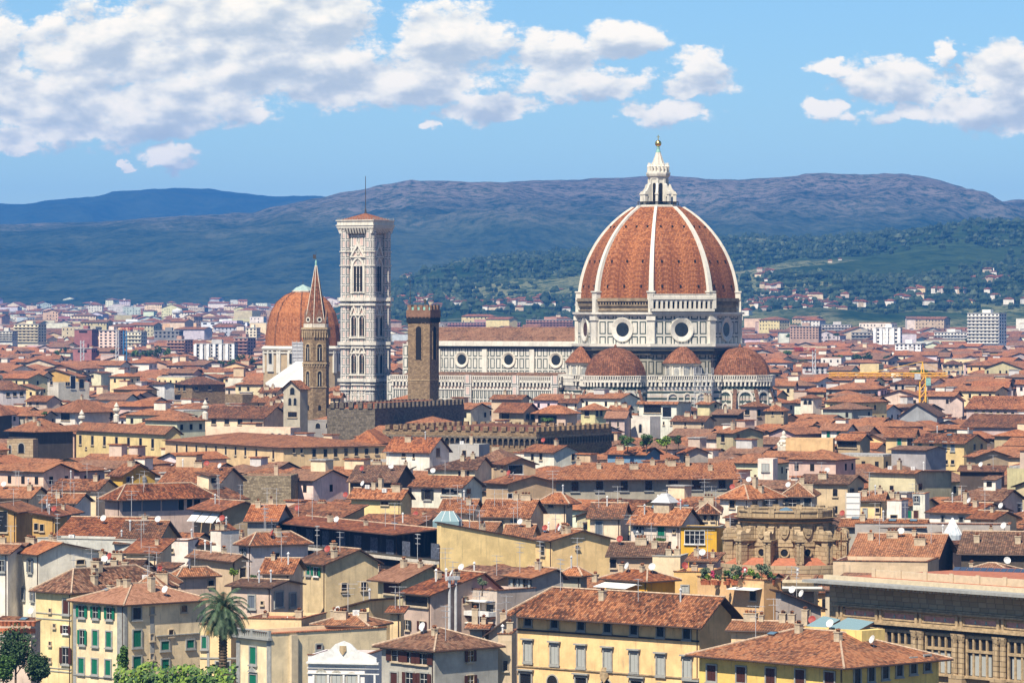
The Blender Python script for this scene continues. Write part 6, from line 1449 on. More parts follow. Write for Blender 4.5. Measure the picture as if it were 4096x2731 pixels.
H('tall slim white house with small lookout window and red door', 3652, 3700, 3708, 1978, None, 't', (.66, .62, .54), 'r', 14, b=6, yb=2085, parapet=.2, wins=[('L',1,3666,3666,1994,1994,14,20,'gB'),('L',1,3664,3664,2060,2060,18,40,'nr')])
H('vivid orange roofed white house with dark door at centre right', 3718, 3892, 4034, 2052, 2014, 'g', 'w', 'o', 36, yb=2110, wins=[('L',1,3772,3772,2076,2076,9,26,'gk'),('L',1,3846,3846,2082,2082,14,28,'gk')], extra='ctv')
H('small orange roof house stepping down in front of the vivid orange one', 3882, 3976, 4066, 2074, 2047, 'g', 'c', 'o', 40, yb=2105, wins=[('L',1,3915,3915,2092,2092,14,10,'n-')], extra='d')
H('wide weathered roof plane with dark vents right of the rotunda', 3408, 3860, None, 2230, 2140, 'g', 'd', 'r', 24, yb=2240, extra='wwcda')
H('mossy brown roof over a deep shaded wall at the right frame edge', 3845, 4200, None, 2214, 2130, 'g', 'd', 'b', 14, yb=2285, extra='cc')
H('grey parapet wall with small chimneys behind the glass cone', 3420, 4060, None, 2110, None, 't', 'g', 'r', 8, b=6, yb=2130, parapet=.6)
H('fresh pink tiled roof with solar panels above the library terrace', 3789, 4180, None, 2310, 2258, 'h', 'c', 'n', 26, yb=2320, extra='')
H('plain buff wall of the library rear block with a red coping', 3332, 3786, None, 2262, None, 't', 'e', 'r', 14, b=12, yb=2310, parapet=.6)
H('red roof strip with small skylights behind the rotunda top', 3370, 3720, None, 2106, 2080, 'g', 'g', 'r', 12, yb=2115, extra='kkkc')
# long palace roofs on the left
F23 = H('long yellow palace wall with seven tall narrow dark windows and broad brown-red roof', 305, 662, 722, 1732, 1668, 'g', (.68, .50, .23), 'r', 56, rf=.5, yb=1812, wins=[('L',7,322,611,1757,1772,11,38,'n-'),('L',1,345,345,1790,1790,9,9,'n-')])
F24 = H('very long yellow gallery building with a row of thirteen narrow windows, bending away at right', 661, 1134, 1545, 1790, 1752, 'h', (.68, .50, .25), 'r', 60, yb=1848, wins=[('L',8,708,982,1794,1806,9,30,'n-'),('L',2,1026,1094,1812,1816,9,34,'n-'),('R',2,1175,1206,1802,1804,8,14,'n-'),('R',1,1256,1256,1812,1812,12,30,'n-'),('R',4,1301,1425,1812,1806,13,32,'n-'),('R',2,1466,1507,1803,1801,12,28,'n-')], extra='k')
F25 = H('shadowed lean-to roof strip running along the foot of the long yellow palace', 305, 1134, None, 1850, 1842, 'm', 'd', 'r', 58, b=3, yb=1885, Y=F*(ZC-17.0)/(1850-HY)) if False else None
H('red roof house with white lower wall and grey gable right of the yellow gallery', 1545, 1718, 1796, 1804, 1734, 'g', 'w', 'o', 34, yb=1882, wins=[('L',1,1615,1615,1812,1812,14,28,'n-'),('L',1,1655,1655,1824,1824,8,14,'n-'),('R',1,1752,1752,1810,1810,14,30,'n-')], extra='wv')
H('broad orange roof behind the red roof house with grey gable', 1400, 1560, None, 1768, 1716, 'h', 'e', 'o', 30, yb=1775)
H('unevenly topped grey rendered wall house with a white roof tank', 1796, 1958, None, 1780, None, 't', (.38, .36, .32), 'g', 20, b=8, yb=1835, parapet=.2, wins=[('L',1,1857,1857,1818,1818,18,30,'n-')], extra='ti')
H('church-like cream building with six square upper openings and long red roof', 805, 1140, None, 1672, 1626, 'g', 'c', 'r', 30, yb=1712, wins=[('L',3,855,960,1684,1686,18,22,'n-'),('L',1,1006,1006,1690,1690,8,18,'a-'),('L',2,1055,1112,1692,1694,18,22,'n-')])
F26 = H('lower cream tier with small arcade and terrace below the church-like building', 822, 1200, None, 1716, None, 't', 'c', 'r', 26, b=6, yb=1754, parapet=.4, wins=[('L',4,1090,1176,1743,1748,20,22,'a-')])
F27 = H('stained grey concrete block with round-arched openings below the battlements', 1216, 1400, None, 1690, None, 't', (.28, .265, .23), 'g', 22, b=9, yb=1750, parapet=.6, wins=[('L',3,1272,1354,1702,1698,18,20,'a-'),('L',2,1300,1332,1742,1742,16,16,'a-')])
F28 = H('small stone belfry with paired arches and pointed gable in front of the six-sided tower', 1134, 1200, 1218, 1552, 1522, 'x', (.42, .36, .27), 'r', 30, b=4, Y=1165, yb=1735, over=.7, wins=[('L',1,1170,1170,1563,1563,16,30,'a-'),('L',1,1160,1160,1606,1606,11,28,'a-'),('L',1,1181,1181,1606,1606,11,28,'a-'),('L',1,1170,1170,1656,1656,40,24,'n-')])
H('dark stone tower house with a lit left corner and red pyramid roof', 699, 768, 902, 1535, 1507, 'h', (.2, .16, .11), 'r', 52, over=1.0, yb=1608, wmat='brown_stone', wins=[('L',1,717,717,1552,1552,8,22,'n-'),('L',1,738,738,1552,1552,12,22,'n-'),('R',2,786,838,1552,1550,12,16,'n-'),('R',1,826,826,1595,1595,10,10,'n-')])
H('short square rubble tower with flat top right of the dark tower house', 900, 970, 1014, 1580, None, 't', 't', 'r', 40, yb=1632, wmat='brown_stone', parapet=.3)
H('rubble-walled medieval tower stump with a flat rim, left of centre', 952, 1164, 1168, 1906, None, 't', 't', 'r', 6, b=10, yb=2035, wmat='rubble_stone', parapet=.3, extra='t')
H('grey house with three dark windows and lit corner at the left edge below apartment blocks', -60, 12, 104, 1556, 1524, 'h', (.5, .47, .42), 'r', 64, yb=1620, wins=[('R',3,32,86,1577,1574,16,16,'n-')])
H('shade-blackened palace at left with rusty hip roof', 34, 143, 292, 1722, 1676, 'h', (.06, .05, .045), 'r', 50, over=1.0, yb=1832, extra='ccc')  # wall shadow is painted in as a near-black colour
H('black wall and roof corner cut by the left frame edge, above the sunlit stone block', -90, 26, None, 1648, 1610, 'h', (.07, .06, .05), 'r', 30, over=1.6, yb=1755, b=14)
H('sunlit stone block with blind arched windows against the shaded palace wall', 28, 143, None, 1760, None, 't', 't', 'r', 8, b=5, yb=1822, wmat='ashlar', parapet=.2, wins=[('L',1,85,85,1793,1793,22,36,'as'),('L',1,38,38,1795,1795,10,34,'as')] if False else [('L',1,85,85,1793,1793,22,36,'a-'),('L',1,40,40,1795,1795,10,34,'a-')])
H('broad hip roof over a dark glazed loggia above the yellow palace left end', 217, 300, 440, 1640, 1599, 'h', 'w', 'r', 46, over=1.5, yb=1690, wins=[('L',1,262,262,1662,1662,40,36,'n-')], extra='c')
H('house with red roof and grey gable left of the broad loggia roof', 107, 186, 242, 1604, 1584, 'g', 'p', 'r', 46, yb=1630, wins=[('L',2,122,150,1615,1615,14,12,'n-')], extra='d')
F29 = H('mustard yellow house with open timber terrace and plants, left of the rubble tower stump', 440, 490, 620, 1900, 1858, 'g', (.56, .36, .07), 'r', 52, yb=1945, wins=[('R',1,512,512,1918,1918,10,18,'gB'),('R',1,577,577,1918,1918,10,22,'gB')], extra='wc')
H('large rusty roof plane between the mustard house and the rubble tower stump', 643, 952, None, 1932, 1872, 'g', 'c', 'r', 26, yb=1945, extra='wdVD')
H('rough roof with grey chimneys left of the mustard house, above the loggia house', 208, 446, None, 1960, 1918, 'g', 'c', 'r', 30, yb=1985, extra='vca')
H('modern white building with tall glazed bay among the red roofs at left', 190, 234, 357, 1532, None, 't', (.53, .50, .42), 'g', 50, yb=1602, parapet=.3, wins=[('L',1,206,206,1532,1532,12,12,'n-'),('R',1,292,292,1530,1530,18,50,'w-'),('R',2,266,275,1535,1535,6,14,'n-'),('R',1,326,326,1535,1535,18,36,'n-')], extra='t')
H('pale cream modern house beside the glazed white building at left', 354, 404, 446, 1492, 1488, 'x', (.63, .58, .40), 'r', 30, yb=1560, wins=[('L',1,370,370,1503,1503,12,8,'n-'),('L',1,362,362,1532,1532,12,8,'n-')], extra='c')
H('white blank-walled shed house left of the dark stone tower house', 610, 658, 698, 1535, 1529, 'g', (.62, .61, .58), 'r', 50, rf=.3, yb=1590)
# in front of the cathedral
F30 = H('plant-filled loggia house with hip roof in front of the nave end', 2141, 2262, 2308, 1648, 1622, 'h', 'p', 'r', 30, over=1.2, yb=1705, wins=[('L',1,2190,2190,1676,1676,76,36,'n-')], extra='')
H('cream tower house with two lookout windows in front of the left tribune', 2324, 2380, 2430, 1634, 1614, 'h', (.63, .56, .31), 'r', 46, over=1.0, yb=1705, wins=[('L',1,2348,2348,1650,1650,16,26,'n-'),('R',2,2388,2405,1652,1651,10,24,'n-')])
H('open terrace house with arched porch and striped blind before the nave', 1996, 2094, 2145, 1640, 1611, 'g', 'e', 'o', 46, over=1.3, yb=1705, wins=[('L',1,2022,2022,1660,1660,30,30,'n-'),('R',2,2110,2130,1668,1666,12,24,'a-')])
H('beige house with long low roof nearest the nave wall', 1966, 2118, None, 1596, 1580, 'g', 'e', 'r', 22, yb=1640, extra='ca')
F31 = H('modern penthouse with dark glazing, white walls and grey sloping gable before the cathedral', 2556, 2706, 2764, 1612, 1604, 'g', (.63, .59, .50), 'r', 30, rf=.05, yb=1705, wins=[('L',1,2610,2610,1632,1632,70,36,'n-'),('L',1,2668,2668,1648,1648,34,38,'w-'),('L',2,2655,2685,1693,1693,8,12,'n-')])
H('plain white cube tower with one arched window before the cathedral', 2524, 2600, 2642, 1668, None, 't', (.65, .61, .51), 'r', 38, yb=1745, parapet=.2, wins=[('L',1,2562,2562,1712,1712,9,34,'a-')])
H('salmon building with pale roof left of the white cube tower', 2424, 2524, None, 1672, 1646, 'g', 'P', 'n', 14, yb=1705, wins=[('L',3,2440,2504,1694,1700,9,18,'n-')])
H('cream tower house with grey vents under the scaffolded corner of the cathedral', 2790, 2838, 2878, 1616, 1606, 'g', (.60, .51, .28), 'r', 44, yb=1670, wins=[('R',1,2862,2862,1622,1622,8,14,'n-')], extra='ttt')
H('white house with dark studio window under the right tribune', 2962, 3026, 3078, 1624, 1607, 'h', 'P', 'r', 46, yb=1690, wins=[('L',1,2989,2989,1647,1647,20,22,'n-'),('R',1,3035,3035,1650,1650,14,28,'n-')])
H('dark red roofed attic with tall thin chimney left of the white studio house', 2848, 2980, None, 1658, 1640, 'm', 'd', 'b', 20, b=7, yb=1680, extra='t')
H('tan gabled house with shaded side and narrow window below the right tribune', 2866, 2932, 3052, 1732, 1712, 'g', (.46, .37, .21), 'r', 52, yb=1790, wins=[('L',1,2892,2892,1752,1752,14,30,'n-'),('R',1,2952,2952,1750,1750,9,28,'n-')], extra='t')
H('grey sloped-roof house with dark doorway at the centre', 2718, 2734, 2832, 1812, 1790, 'g', 'g', 'o', 64, yb=1855, wins=[('R',1,2743,2743,1836,1836,16,34,'n-')])
H('red roof over blue-curtained veranda beneath the roof garden trees', 2430, 2582, 2640, 1816, 1790, 'g', (.15, .26, .36), 'o', 30, yb=1850, extra='wd')
H('white house with grey side under the dark battlemented wall', 2096, 2216, 2312, 1808, 1782, 'g', 'w', 'r', 50, yb=1845, wins=[('L',2,2130,2164,1828,1826,10,24,'n-'),('R',1,2292,2292,1828,1828,10,24,'n-')], extra='cD')
H('brown roof block under the corbel arches of the battlemented wall', 1903, 2090, None, 1840, 1800, 'h', 't', 'b', 30, yb=1850, extra='w')
H('mossy double roof left of the tan attic tower', 1712, 1965, None, 1876, 1828, 'hl', 'c', 'b', 26, yb=1900, wins=[('L',2,1838,1872,1893,1893,12,18,'n-')], extra='cac')
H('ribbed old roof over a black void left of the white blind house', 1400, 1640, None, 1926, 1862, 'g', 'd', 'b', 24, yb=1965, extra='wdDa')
H('brown roofed house with yellow side and twin air conditioners left of centre', 1405, 1602, 1644, 1990, 1957, 'g', 'y', 'r', 30, yb=2030, wins=[('L',1,1540,1540,2012,2012,30,12,'n-')], extra='iicwt')
H('white stepped parapet building with chimney left of the white blind house', 1600, 1648, None, 1900, 1880, 'ml', 'w', 'r', 30, b=8, yb=2000, extra='t')
# right side
H('cream and yellow house with long shutters and grey gable, right middle distance', 3660, 3856, 3948, 1772, 1737, 'g', (.66, .48, .21), 'r', 38, yb=1856, wins=[('L',1,3680,3680,1782,1782,14,24,'gg'),('L',1,3726,3726,1780,1780,14,20,'gk'),('L',2,3779,3811,1784,1787,14,30,'gb'),('L',2,3785,3811,1846,1846,12,18,'n-'),('R',2,3898,3926,1790,1788,10,20,'n-')], extra='kvv')
H('pale yellow house with green door shutters left of the cream and yellow one', 3544, 3690, None, 1748, 1714, 'g', (.63, .46, .22), 'r', 24, yb=1795, wins=[('L',1,3597,3597,1766,1766,16,28,'gg'),('L',1,3640,3640,1768,1768,24,36,'w-')])
H('white house with brown-pink roof and two dark green doors, right middle distance', 3286, 3388, 3420, 1717, 1692, 'g', 'w', 'n', 40, yb=1752, wins=[('L',2,3314,3355,1736,1734,13,26,'gg')])
H('vine-covered open loggia with red roof below the white green-doored house', 3346, 3440, 3480, 1758, 1737, 'g', 't', 'r', 40, yb=1790, wins=[('L',1,3390,3390,1775,1775,70,28,'n-')])
H('long low apricot parapet building left of the vine loggia', 3143, 3349, None, 1760, None, 't', (.62, .41, .2), 'g', 8, b=8, yb=1790, parapet=.4)
H('wide brown shed roof and white shutter wall below the yellow houses at right', 3565, 3702, 3784, 1800, 1793, 'g', (.36, .33, .32), 'b', 36, yb=1850)
H('tan windowed block with slanting red roof near the right edge', 3866, 3900, 4034, 1826, 1802, 'g', 't', 'r', 64, yb=1870, wins=[('R',1,3955,3955,1862,1862,14,18,'n-')])
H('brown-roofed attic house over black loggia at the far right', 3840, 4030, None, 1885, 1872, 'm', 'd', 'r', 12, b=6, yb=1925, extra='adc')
H('pink-fronted church with long brown roof and lean-to aisles at the right edge', 3800, 3838, 4200, 1614, 1590, 'g', 'P', 'r', 66, yb=1680, name='church', cat='church', rf=.5) if False else None
CH = H('pink-gabled church with very long red roof and lower aisle at the right edge', 3866, 4250, None, 1636, 1586, 'g', 'P', 'r', 22, yb=1660, name='church', cat='church', wins=[('L',7,3905,4080,1644,1652,10,8,'n-')])
H('pink facade slice and side aisle roof in front of the long church roof', 3800, 3866, None, 1600, 1578, 'x', (.6, .45, .37), 'r', 10, b=8, yb=1670)
H('lower aisle roof slope along the long church at the right edge', 3850, 4260, None, 1710, 1662, 'm', 'P', 'r', 20, b=14, yb=1715)
H('dark glass and slate roofed hall at the foot of the yellow crane', 3600, 3800, None, 1662, 1614, 'x', (.3, .3, .3), 'b', 20, b=14, yb=1664, rf=.45, name='hall', cat='hall')
H('villa with arched upper windows and red hip roof behind the yellow crane mast', 3560, 3738, None, 1535, 1514, 'h', 'p', 'r', 14, yb=1562, wins=[('L',6,3585,3715,1548,1550,11,20,'a-')])
H('white square lookout house with paired arches, right of the cathedral', 3203, 3252, 3288, 1590, 1578, 'h', 'w', 'r', 40, yb=1660, wins=[('L',2,3222,3240,1608,1608,12,18,'a-')])
H('row-windowed house with green shutters beyond the right tribune', 3210, 3320, None, 1466, 1452, 'g', 'k', 'r', 10, yb=1500, wins=[('L',5,3228,3310,1474,1474,7,12,'gk'),('L',5,3228,3310,1488,1488,7,12,'gk')])
H('white gabled front with long balconied red roof, upper right', 3590, 3766, None, 1446, 1420, 'h', 'e', 'r', 6, yb=1476, wins=[('L',2,3630,3720,1458,1458,70,10,'n-')])
H('three-storey palace with loggia top under a red roof, upper right', 3770, 3862, None, 1456, 1440, 'h', 'e', 'r', 8, yb=1500, wins=[('L',4,3780,3850,1466,1466,14,9,'n-'),('L',5,3778,3850,1488,1488,6,12,'gk')])
H('square sand-coloured house with tall slot window, upper right', 3440, 3542, None, 1458, None, 't', (.6, .5, .26), 'r', 20, b=12, yb=1492, parapet=.3, wins=[('L',1,3520,3520,1474,1474,12,22,'n-')])

for lb, xl, xc, xr, ye, yr, kd, w_, Y_ in (('small cream house under the left foot of the white sheeted roof', 1040, 1128, None, 1566, 1550, 'g', 'c', 1440), ('red hipped house under the middle of the white sheeted roof', 1120, 1206, None, 1580, 1560, 'h', 'w', 1400),
    ('beige gabled house in front of the domed chapel base at left', 1010, 1090, 1120, 1606, 1586, 'g', 'e', 1350), ('grey house with orange roof left of the small stone belfry', 1060, 1140, None, 1632, 1612, 'g', 'g', 1300),
    ('low white house between the belfry and the church-like building', 1020, 1120, None, 1655, 1640, 'g', 'w', 1260), ('small cream house between spired tower foot and marble bell tower', 1322, 1372, None, 1590, 1572, 'g', 'c', 1300),
    ('pinkish house in front of the cathedral wall left of the modern penthouse', 2440, 2530, None, 1640, 1622, 'g', 'p', 1290), ('cream block with chimneys right of the modern penthouse', 2700, 2800, None, 1640, 1622, 'h', 'c', 1310),
    ('long beige house hiding the foot of the scaffolded wall', 2690, 2860, None, 1684, 1664, 'g', 'e', 1225), ('white house with red roof at the foot of the left tribune', 2240, 2330, None, 1610, 1594, 'g', 'w', 1305),
    ('tan hipped house at the foot of the right tribune buttress', 3060, 3160, None, 1640, 1618, 'h', 't', 1270)):
    H(lb, xl, xc, xr, ye, yr, kd, w_, 'r', 26, Y=Y_, yb=ye+25, extra='cw', wins=[('L', 2, xl+(xc-xl)*.3, xl+(xc-xl)*.7, ye+14, ye+14, 8, 12, 'n-')])
# ---------------------------------------------------------------- vegetation
def leaf_cloud(mb, c, rad, n, size, rs, mat=0, flatz=.8):
    """many small leaf clumps through an uneven crown made of overlapping lobes"""
    lobes = []
    for i in range(max(4, int(n/70))):
        v = Vector((rs.gauss(0, 1), rs.gauss(0, 1), rs.gauss(0, 1)*.8)).normalized()*rs.uniform(.25, .72); lobes.append((v, rs.uniform(.2, .44)))
    for i in range(n):
        v, r = rs.choice(lobes); d = Vector((rs.gauss(0, 1), rs.gauss(0, 1), rs.gauss(0, 1))).normalized()*r*rs.uniform(.55, 1.0)**.5
        p = v+d; p = Vector((p.x*rad[0], p.y*rad[1], p.z*rad[2]))+Vector(c)
        nrm = (d+Vector((rs.uniform(-.6, .6), rs.uniform(-.6, .6), rs.uniform(-.2, .8)))).normalized(); u = nrm.orthogonal().normalized(); w = nrm.cross(u)
        s = size*rs.uniform(.6, 1.3); a = rs.uniform(0, 6.28); u, w = u*math.cos(a)+w*math.sin(a), w*math.cos(a)-u*math.sin(a)
        mb.newpiece(); mb.face([p+u*s, p+w*s*.6, p-u*s, p-w*s*.6], mat)
def tree(label, sx, sy_base, Y, w, h, n=500, size=None, leaf='leaves_mid', group=None, name='tree', trunk_h=None, base=None, seed=1, cat='tree'):
    """sx, sy_base give the foot of the crown; w, h its width and height in photograph pixels"""
    K = Y/F; W, Hh = w*K, h*K; foot = at(sx, sy_base, Y); g = foot.z-(trunk_h if trunk_h is not None else 3.0) if base is None else base
    r = thing(name, label, cat, (foot.x, foot.y, g), 0, group); rs = random.Random(seed+int(sx)); hz = foot.z-g
    b = MB(); b.tube((0, 0, 0), (.1, 0, hz+Hh*.25), max(.12, W*.035), 7, 0, max(.06, W*.02))
    for i in range(6): a = i*1.05+rs.random(); b.tube((.05, 0, hz+Hh*.05*i), (W*.28*math.cos(a), W*.28*math.sin(a), hz+Hh*(.35+.08*i)), W*.014, 5, 0, W*.005)
    b.build('trunk', 'trunk_bark', r)
    b = MB(); leaf_cloud(b, (0, 0, hz+Hh*.5), (W*.5, W*.45, Hh*.5), n, size or W*.045, rs); b.build('crown', leaf, r); return r
def cypress(label, sx, sy_base, Y, w, h, group, seed=1):
    K = Y/F; W, Hh = w*K, h*K; foot = at(sx, sy_base, Y); r = thing('cypress', label, 'tree', (foot.x, foot.y, foot.z), 0, group); rs = random.Random(seed+int(sx)); b = MB(); b.tube((0, 0, -1), (0, 0, Hh*.9), W*.08, 5); b.build('trunk', 'trunk_bark', r)
    b = MB()
    for i in range(220):
        t = rs.random(); a = rs.uniform(0, 6.28); rr = W*.5*(1-t)**.6*min(1, .3+t*5)*rs.uniform(.7, 1); p = Vector((rr*math.cos(a), rr*math.sin(a), Hh*t)); s = W*.16
        b.newpiece(); b.face([p+Vector((s*math.sin(a), -s*math.cos(a), 0)), p+Vector((0, 0, s*2)), p-Vector((s*math.sin(a), -s*math.cos(a), 0)), p-Vector((0, 0, s*.8))])
    b.build('crown', 'leaves_dark', r)
def palm():
    Y = 518.0; K = Y/F; top = at(892, 2452, Y); g = at(892, 2731, Y).z-6; r = thing('palm_tree', 'large date palm with thick dark trunk and drooping blue-green fronds before the green-shuttered house', 'palm tree', (top.x, top.y, g), 0)
    Hh = top.z-g; rs = random.Random(4); b = MB(); pr = [(.62, 0), (.5, 1.5)]
    z = 1.5
    while z < Hh-.8: pr += [(.47, z), (.56, z+.18)]; z += .36
    pr += [(.6, Hh-.8), (.85, Hh), (.4, Hh+.7)]; b.lathe(pr, 10); b.build('trunk', 'trunk_bark', r)
    pb = MB()
    for i in range(120): a = rs.uniform(0, 6.28); e = rs.uniform(-.4, 1.2); p = Vector((math.cos(a)*.75, math.sin(a)*.75, Hh-.1+e*.8)); pb.newpiece(); pb.box(p.x-.13, p.x+.13, p.y-.13, p.y+.13, p.z-.2, p.z+.2)
    pb.build('fruit_clusters', 'leaves_palm_old', r)
    for i in range(74):
        a = i*2.39996; t = i/74; el = 1.35-2.15*t**.9; L = rs.uniform(3.6, 4.5)*(1-.12*(t > .8)); b = MB(); n = 11; pts = []
        p = Vector((0, 0, Hh+.35)); d = Vector((math.cos(a)*math.cos(el), math.sin(a)*math.cos(el), math.sin(el)))
        for k in range(n+1): pts.append(p.copy()); p = p+d*(L/n); d = (d+Vector((0, 0, -.115-(.02*k)))).normalized()
        side = Vector((-math.sin(a), math.cos(a), 0))
        for k in range(n):
            b.tube(pts[k], pts[k+1], .035*(1-k/n)+.01, 3)
            ll = .78*math.sin(math.pi*(k+1.2)/(n+2.4))**.6
            for s in (-1, 1):
                for m in (0, .5):
                    q = pts[k].lerp(pts[k+1], m); f = (pts[k+1]-pts[k]).normalized(); tip = q+side*s*ll*.8+f*ll*.55+Vector((0, 0, -.12-.25*ll)); b.face([q, q+f*.17, tip])
        b.build('frond', 'leaves_palm' if i % 9 or i < 40 else 'leaves_palm_old', r)
palm()
def hedge(label, x0, x1, y0, y1, Y, n, seed, base_h=8):
    K = Y/F; A = at(x0, y1, Y); B = at(x1, y1, Y); top = at(x0, y0, Y).z; g = A.z-base_h; r = thing('hedge', label, 'hedge', ((A.x+B.x)/2, Y, g), 0); rs = random.Random(seed); b = MB(); hw = (B.x-A.x)/2
    for i in range(n):
        x = rs.uniform(-hw, hw); q = mn.noise(Vector((x*.45, seed, 0)))*1.1; zt = top-g+q*.9; y = rs.uniform(-3.5, 3.5)
        if rs.random() < .45: y = -3.3+rs.gauss(0, .35)+.5*mn.noise(Vector((x*.8, 2, seed))); f = 1-(abs(y)/3.5)**2.5
        z = zt*f-abs(rs.gauss(0, .35)) if rs.random() < .6 else rs.uniform(1.2, zt-.3); 
        if z < 1: continue
        p = Vector((x, y, z)); nn = Vector((rs.gauss(0, .7), y/3-.5+rs.gauss(0, .4), .8)).normalized(); u = nn.orthogonal().normalized(); w = nn.cross(u); s = rs.uniform(.14, .32)
        b.newpiece(); b.face([p+u*s, p+w*s*.7, p-u*s, p-w*s*.7], 1 if mn.noise(Vector((x*.6, y*.6, 7)))+.25*rs.random() > .12 else 0)
    b.build('foliage', ['leaves_mid', 'leaves_bright'], r); b = MB(); b.box(-hw+.6, hw-.6, -1.8, 2.0, 0, top-g-1.8); b.build('inner_growth', 'leaves_dark', r)
hedge('tall bright green hedge along the bottom edge under the palm and green-shuttered house', 466, 948, 2648, 2731, 508, 14000, 3)
tree('slim dark green tree climbing the corner of the green-shuttered house above the hedge', 492, 2690, 512, 76, 115, 1100, .2, 'leaves_mid', seed=3, base=0)
for i, (sx, sy, w, h, nm) in enumerate(((60, 2700, 190, 200, 'leaves_dark'), (150, 2731, 120, 130, 'leaves_dark'), (10, 2731, 120, 120, 'leaves_mid'))):
    tree(['big dark round tree below the garden wall at the bottom left corner', 'lower dark tree beside the ochre house foot, bottom left', 'lighter green bush at the very bottom left corner'][i], sx, sy, 548-i*4, w, h, 5200, .19, nm, 'trees in the bottom left garden', base=0, seed=i)
# garden terrace wall with terracotta pots, bottom left
GW = H('pink terrace wall with terracotta pots and pierced brick band above the corner garden', -60, 142, None, 2500, None, 't', 'p', 'r', 6, b=6, Y=572, yb=2560, parapet=.2, cat='garden wall', name='garden_wall', group=None)
wall_band(GW, 'L', -60, 142, 2512, 2532, 'terracotta_pot', .05, 'pierced_band'); wall_band(GW, 'L', -60, 142, 2540, 2546, 'grey_stone_trim', .4, 'cornice')
def pot(label, root_pt, leaf=None, group=None, s=1.0, n=60, name='potted_plant'):
    r = thing(name, label, 'plant pot' if leaf is None else 'potted plant', root_pt, 0, group); b = MB(); b.lathe([(.22*s, 0), (.34*s, .5*s), (.38*s, .52*s), (.38*s, .6*s), (.3*s, .6*s)], 9); b.build('pot', 'terracotta_pot', r)
    if leaf: b = MB(); leaf_cloud(b, (0, 0, 1.15*s), (.6*s, .6*s, .65*s), n, .14*s, random.Random(int(root_pt[0]*10))); b.build('foliage', leaf, r)
    return r
for i, sx in enumerate((8, 22, 38, 58, 76, 92, 116, 134)):
    q = at(sx, 2494, 571); pot(('leftmost', 'second from left', 'third from left', 'fourth from left', 'fourth from right', 'third from right', 'second from right', 'rightmost')[i]+' terracotta pot on the pink terrace wall, bottom left', (q.x, q.y, q.z-.3), None, 'pots along the pink terrace wall', 1.1, name='plant_pot')
# roof gardens
_seen = {}
def ordw(k):
    _seen[k] = _seen.get(k, 0)+1
    return ('first', 'second', 'third', 'fourth', 'fifth', 'sixth', 'seventh', 'eighth', 'ninth', 'tenth')[_seen[k]-1]
rs = random.Random(9)
for i in range(26):
    sx = 2810+i*11.2; lf = ['leaves_mid', 'leaves_olive', 'leaves_bright', 'leaves_dark', 'flowers_pink' if i % 10 == 4 else 'leaves_mid'][i % 5]; q = at(sx, 2338, 617+rs.uniform(0, 7))
    pot({'leaves_mid': 'green leafy', 'leaves_olive': 'silvery olive', 'leaves_bright': 'bright green', 'leaves_dark': 'dark green', 'flowers_pink': 'pink flowering'}[lf]+' potted plant on the apricot roof garden, %s of its kind from the left' % ordw(lf), (q.x, q.y, q.z), lf, '%s potted plants on the apricot roof garden' % {'leaves_mid': 'leafy', 'leaves_olive': 'olive', 'leaves_bright': 'bright green', 'leaves_dark': 'dark', 'flowers_pink': 'pink'}[lf], rs.uniform(.7, 1.6), 130)
for i, (sx, sy, Y, w, h, lf, lb) in enumerate((
    (2820, 2300, 618, 60, 48, 'leaves_olive', 'small olive tree at the left end of the apricot roof garden'), (2945, 2300, 618, 70, 50, 'leaves_olive', 'wider olive tree in the middle of the apricot roof garden'),
    (3045, 2300, 618, 84, 52, 'leaves_olive', 'broad olive tree at the right end of the apricot roof garden'), (1928, 2350, 600, 54, 46, 'leaves_olive', 'potted olive tree on the terrace with white awnings'),
    (934, 2312, 640, 40, 52, 'leaves_bright', 'bright green bush in a planter on the tan house balcony'), (2510, 1790, 985, 84, 60, 'leaves_mid', 'leafy tree at the left of the roof garden below the white cube tower'),
    (2585, 1790, 985, 90, 66, 'leaves_mid', 'larger tree in the middle of the roof garden below the white cube tower'), (2665, 1792, 985, 84, 58, 'leaves_bright', 'bright bush at the right of the roof garden below the white cube tower'),
    (2712, 1782, 988, 64, 46, 'leaves_dark', 'dark bush behind the bright one in the central roof garden'), (1200, 2480, 578, 90, 26, 'leaves_olive', 'reddish scrubby bush on the low yellow terrace'),
    (178, 1662, 1280, 40, 18, 'leaves_mid', 'clipped green shrub on the flowered terrace at upper left'), (2190, 1690, 1215, 70, 22, 'leaves_mid', 'climbing greenery inside the plant-filled loggia'),
    (3676, 1498, 1800, 92, 22, 'leaves_mid', 'flat-topped umbrella pine behind the yellow crane'), (2600, 1640, 1290, 60, 12, 'leaves_olive', 'trailing greenery along the modern penthouse terrace'),
    (2640, 2168, 700, 50, 22, 'leaves_mid', 'flowering plants massed on the green-door balcony'), (1015, 2318, 655, 40, 24, 'leaves_mid', 'dark shrub on the tiled ledge above the palm'))):
    tree(lb, sx, sy, Y, w, h, 640, max(.12, w*Y/F*.05), lf, seed=i, trunk_h=1.2)
k = 0
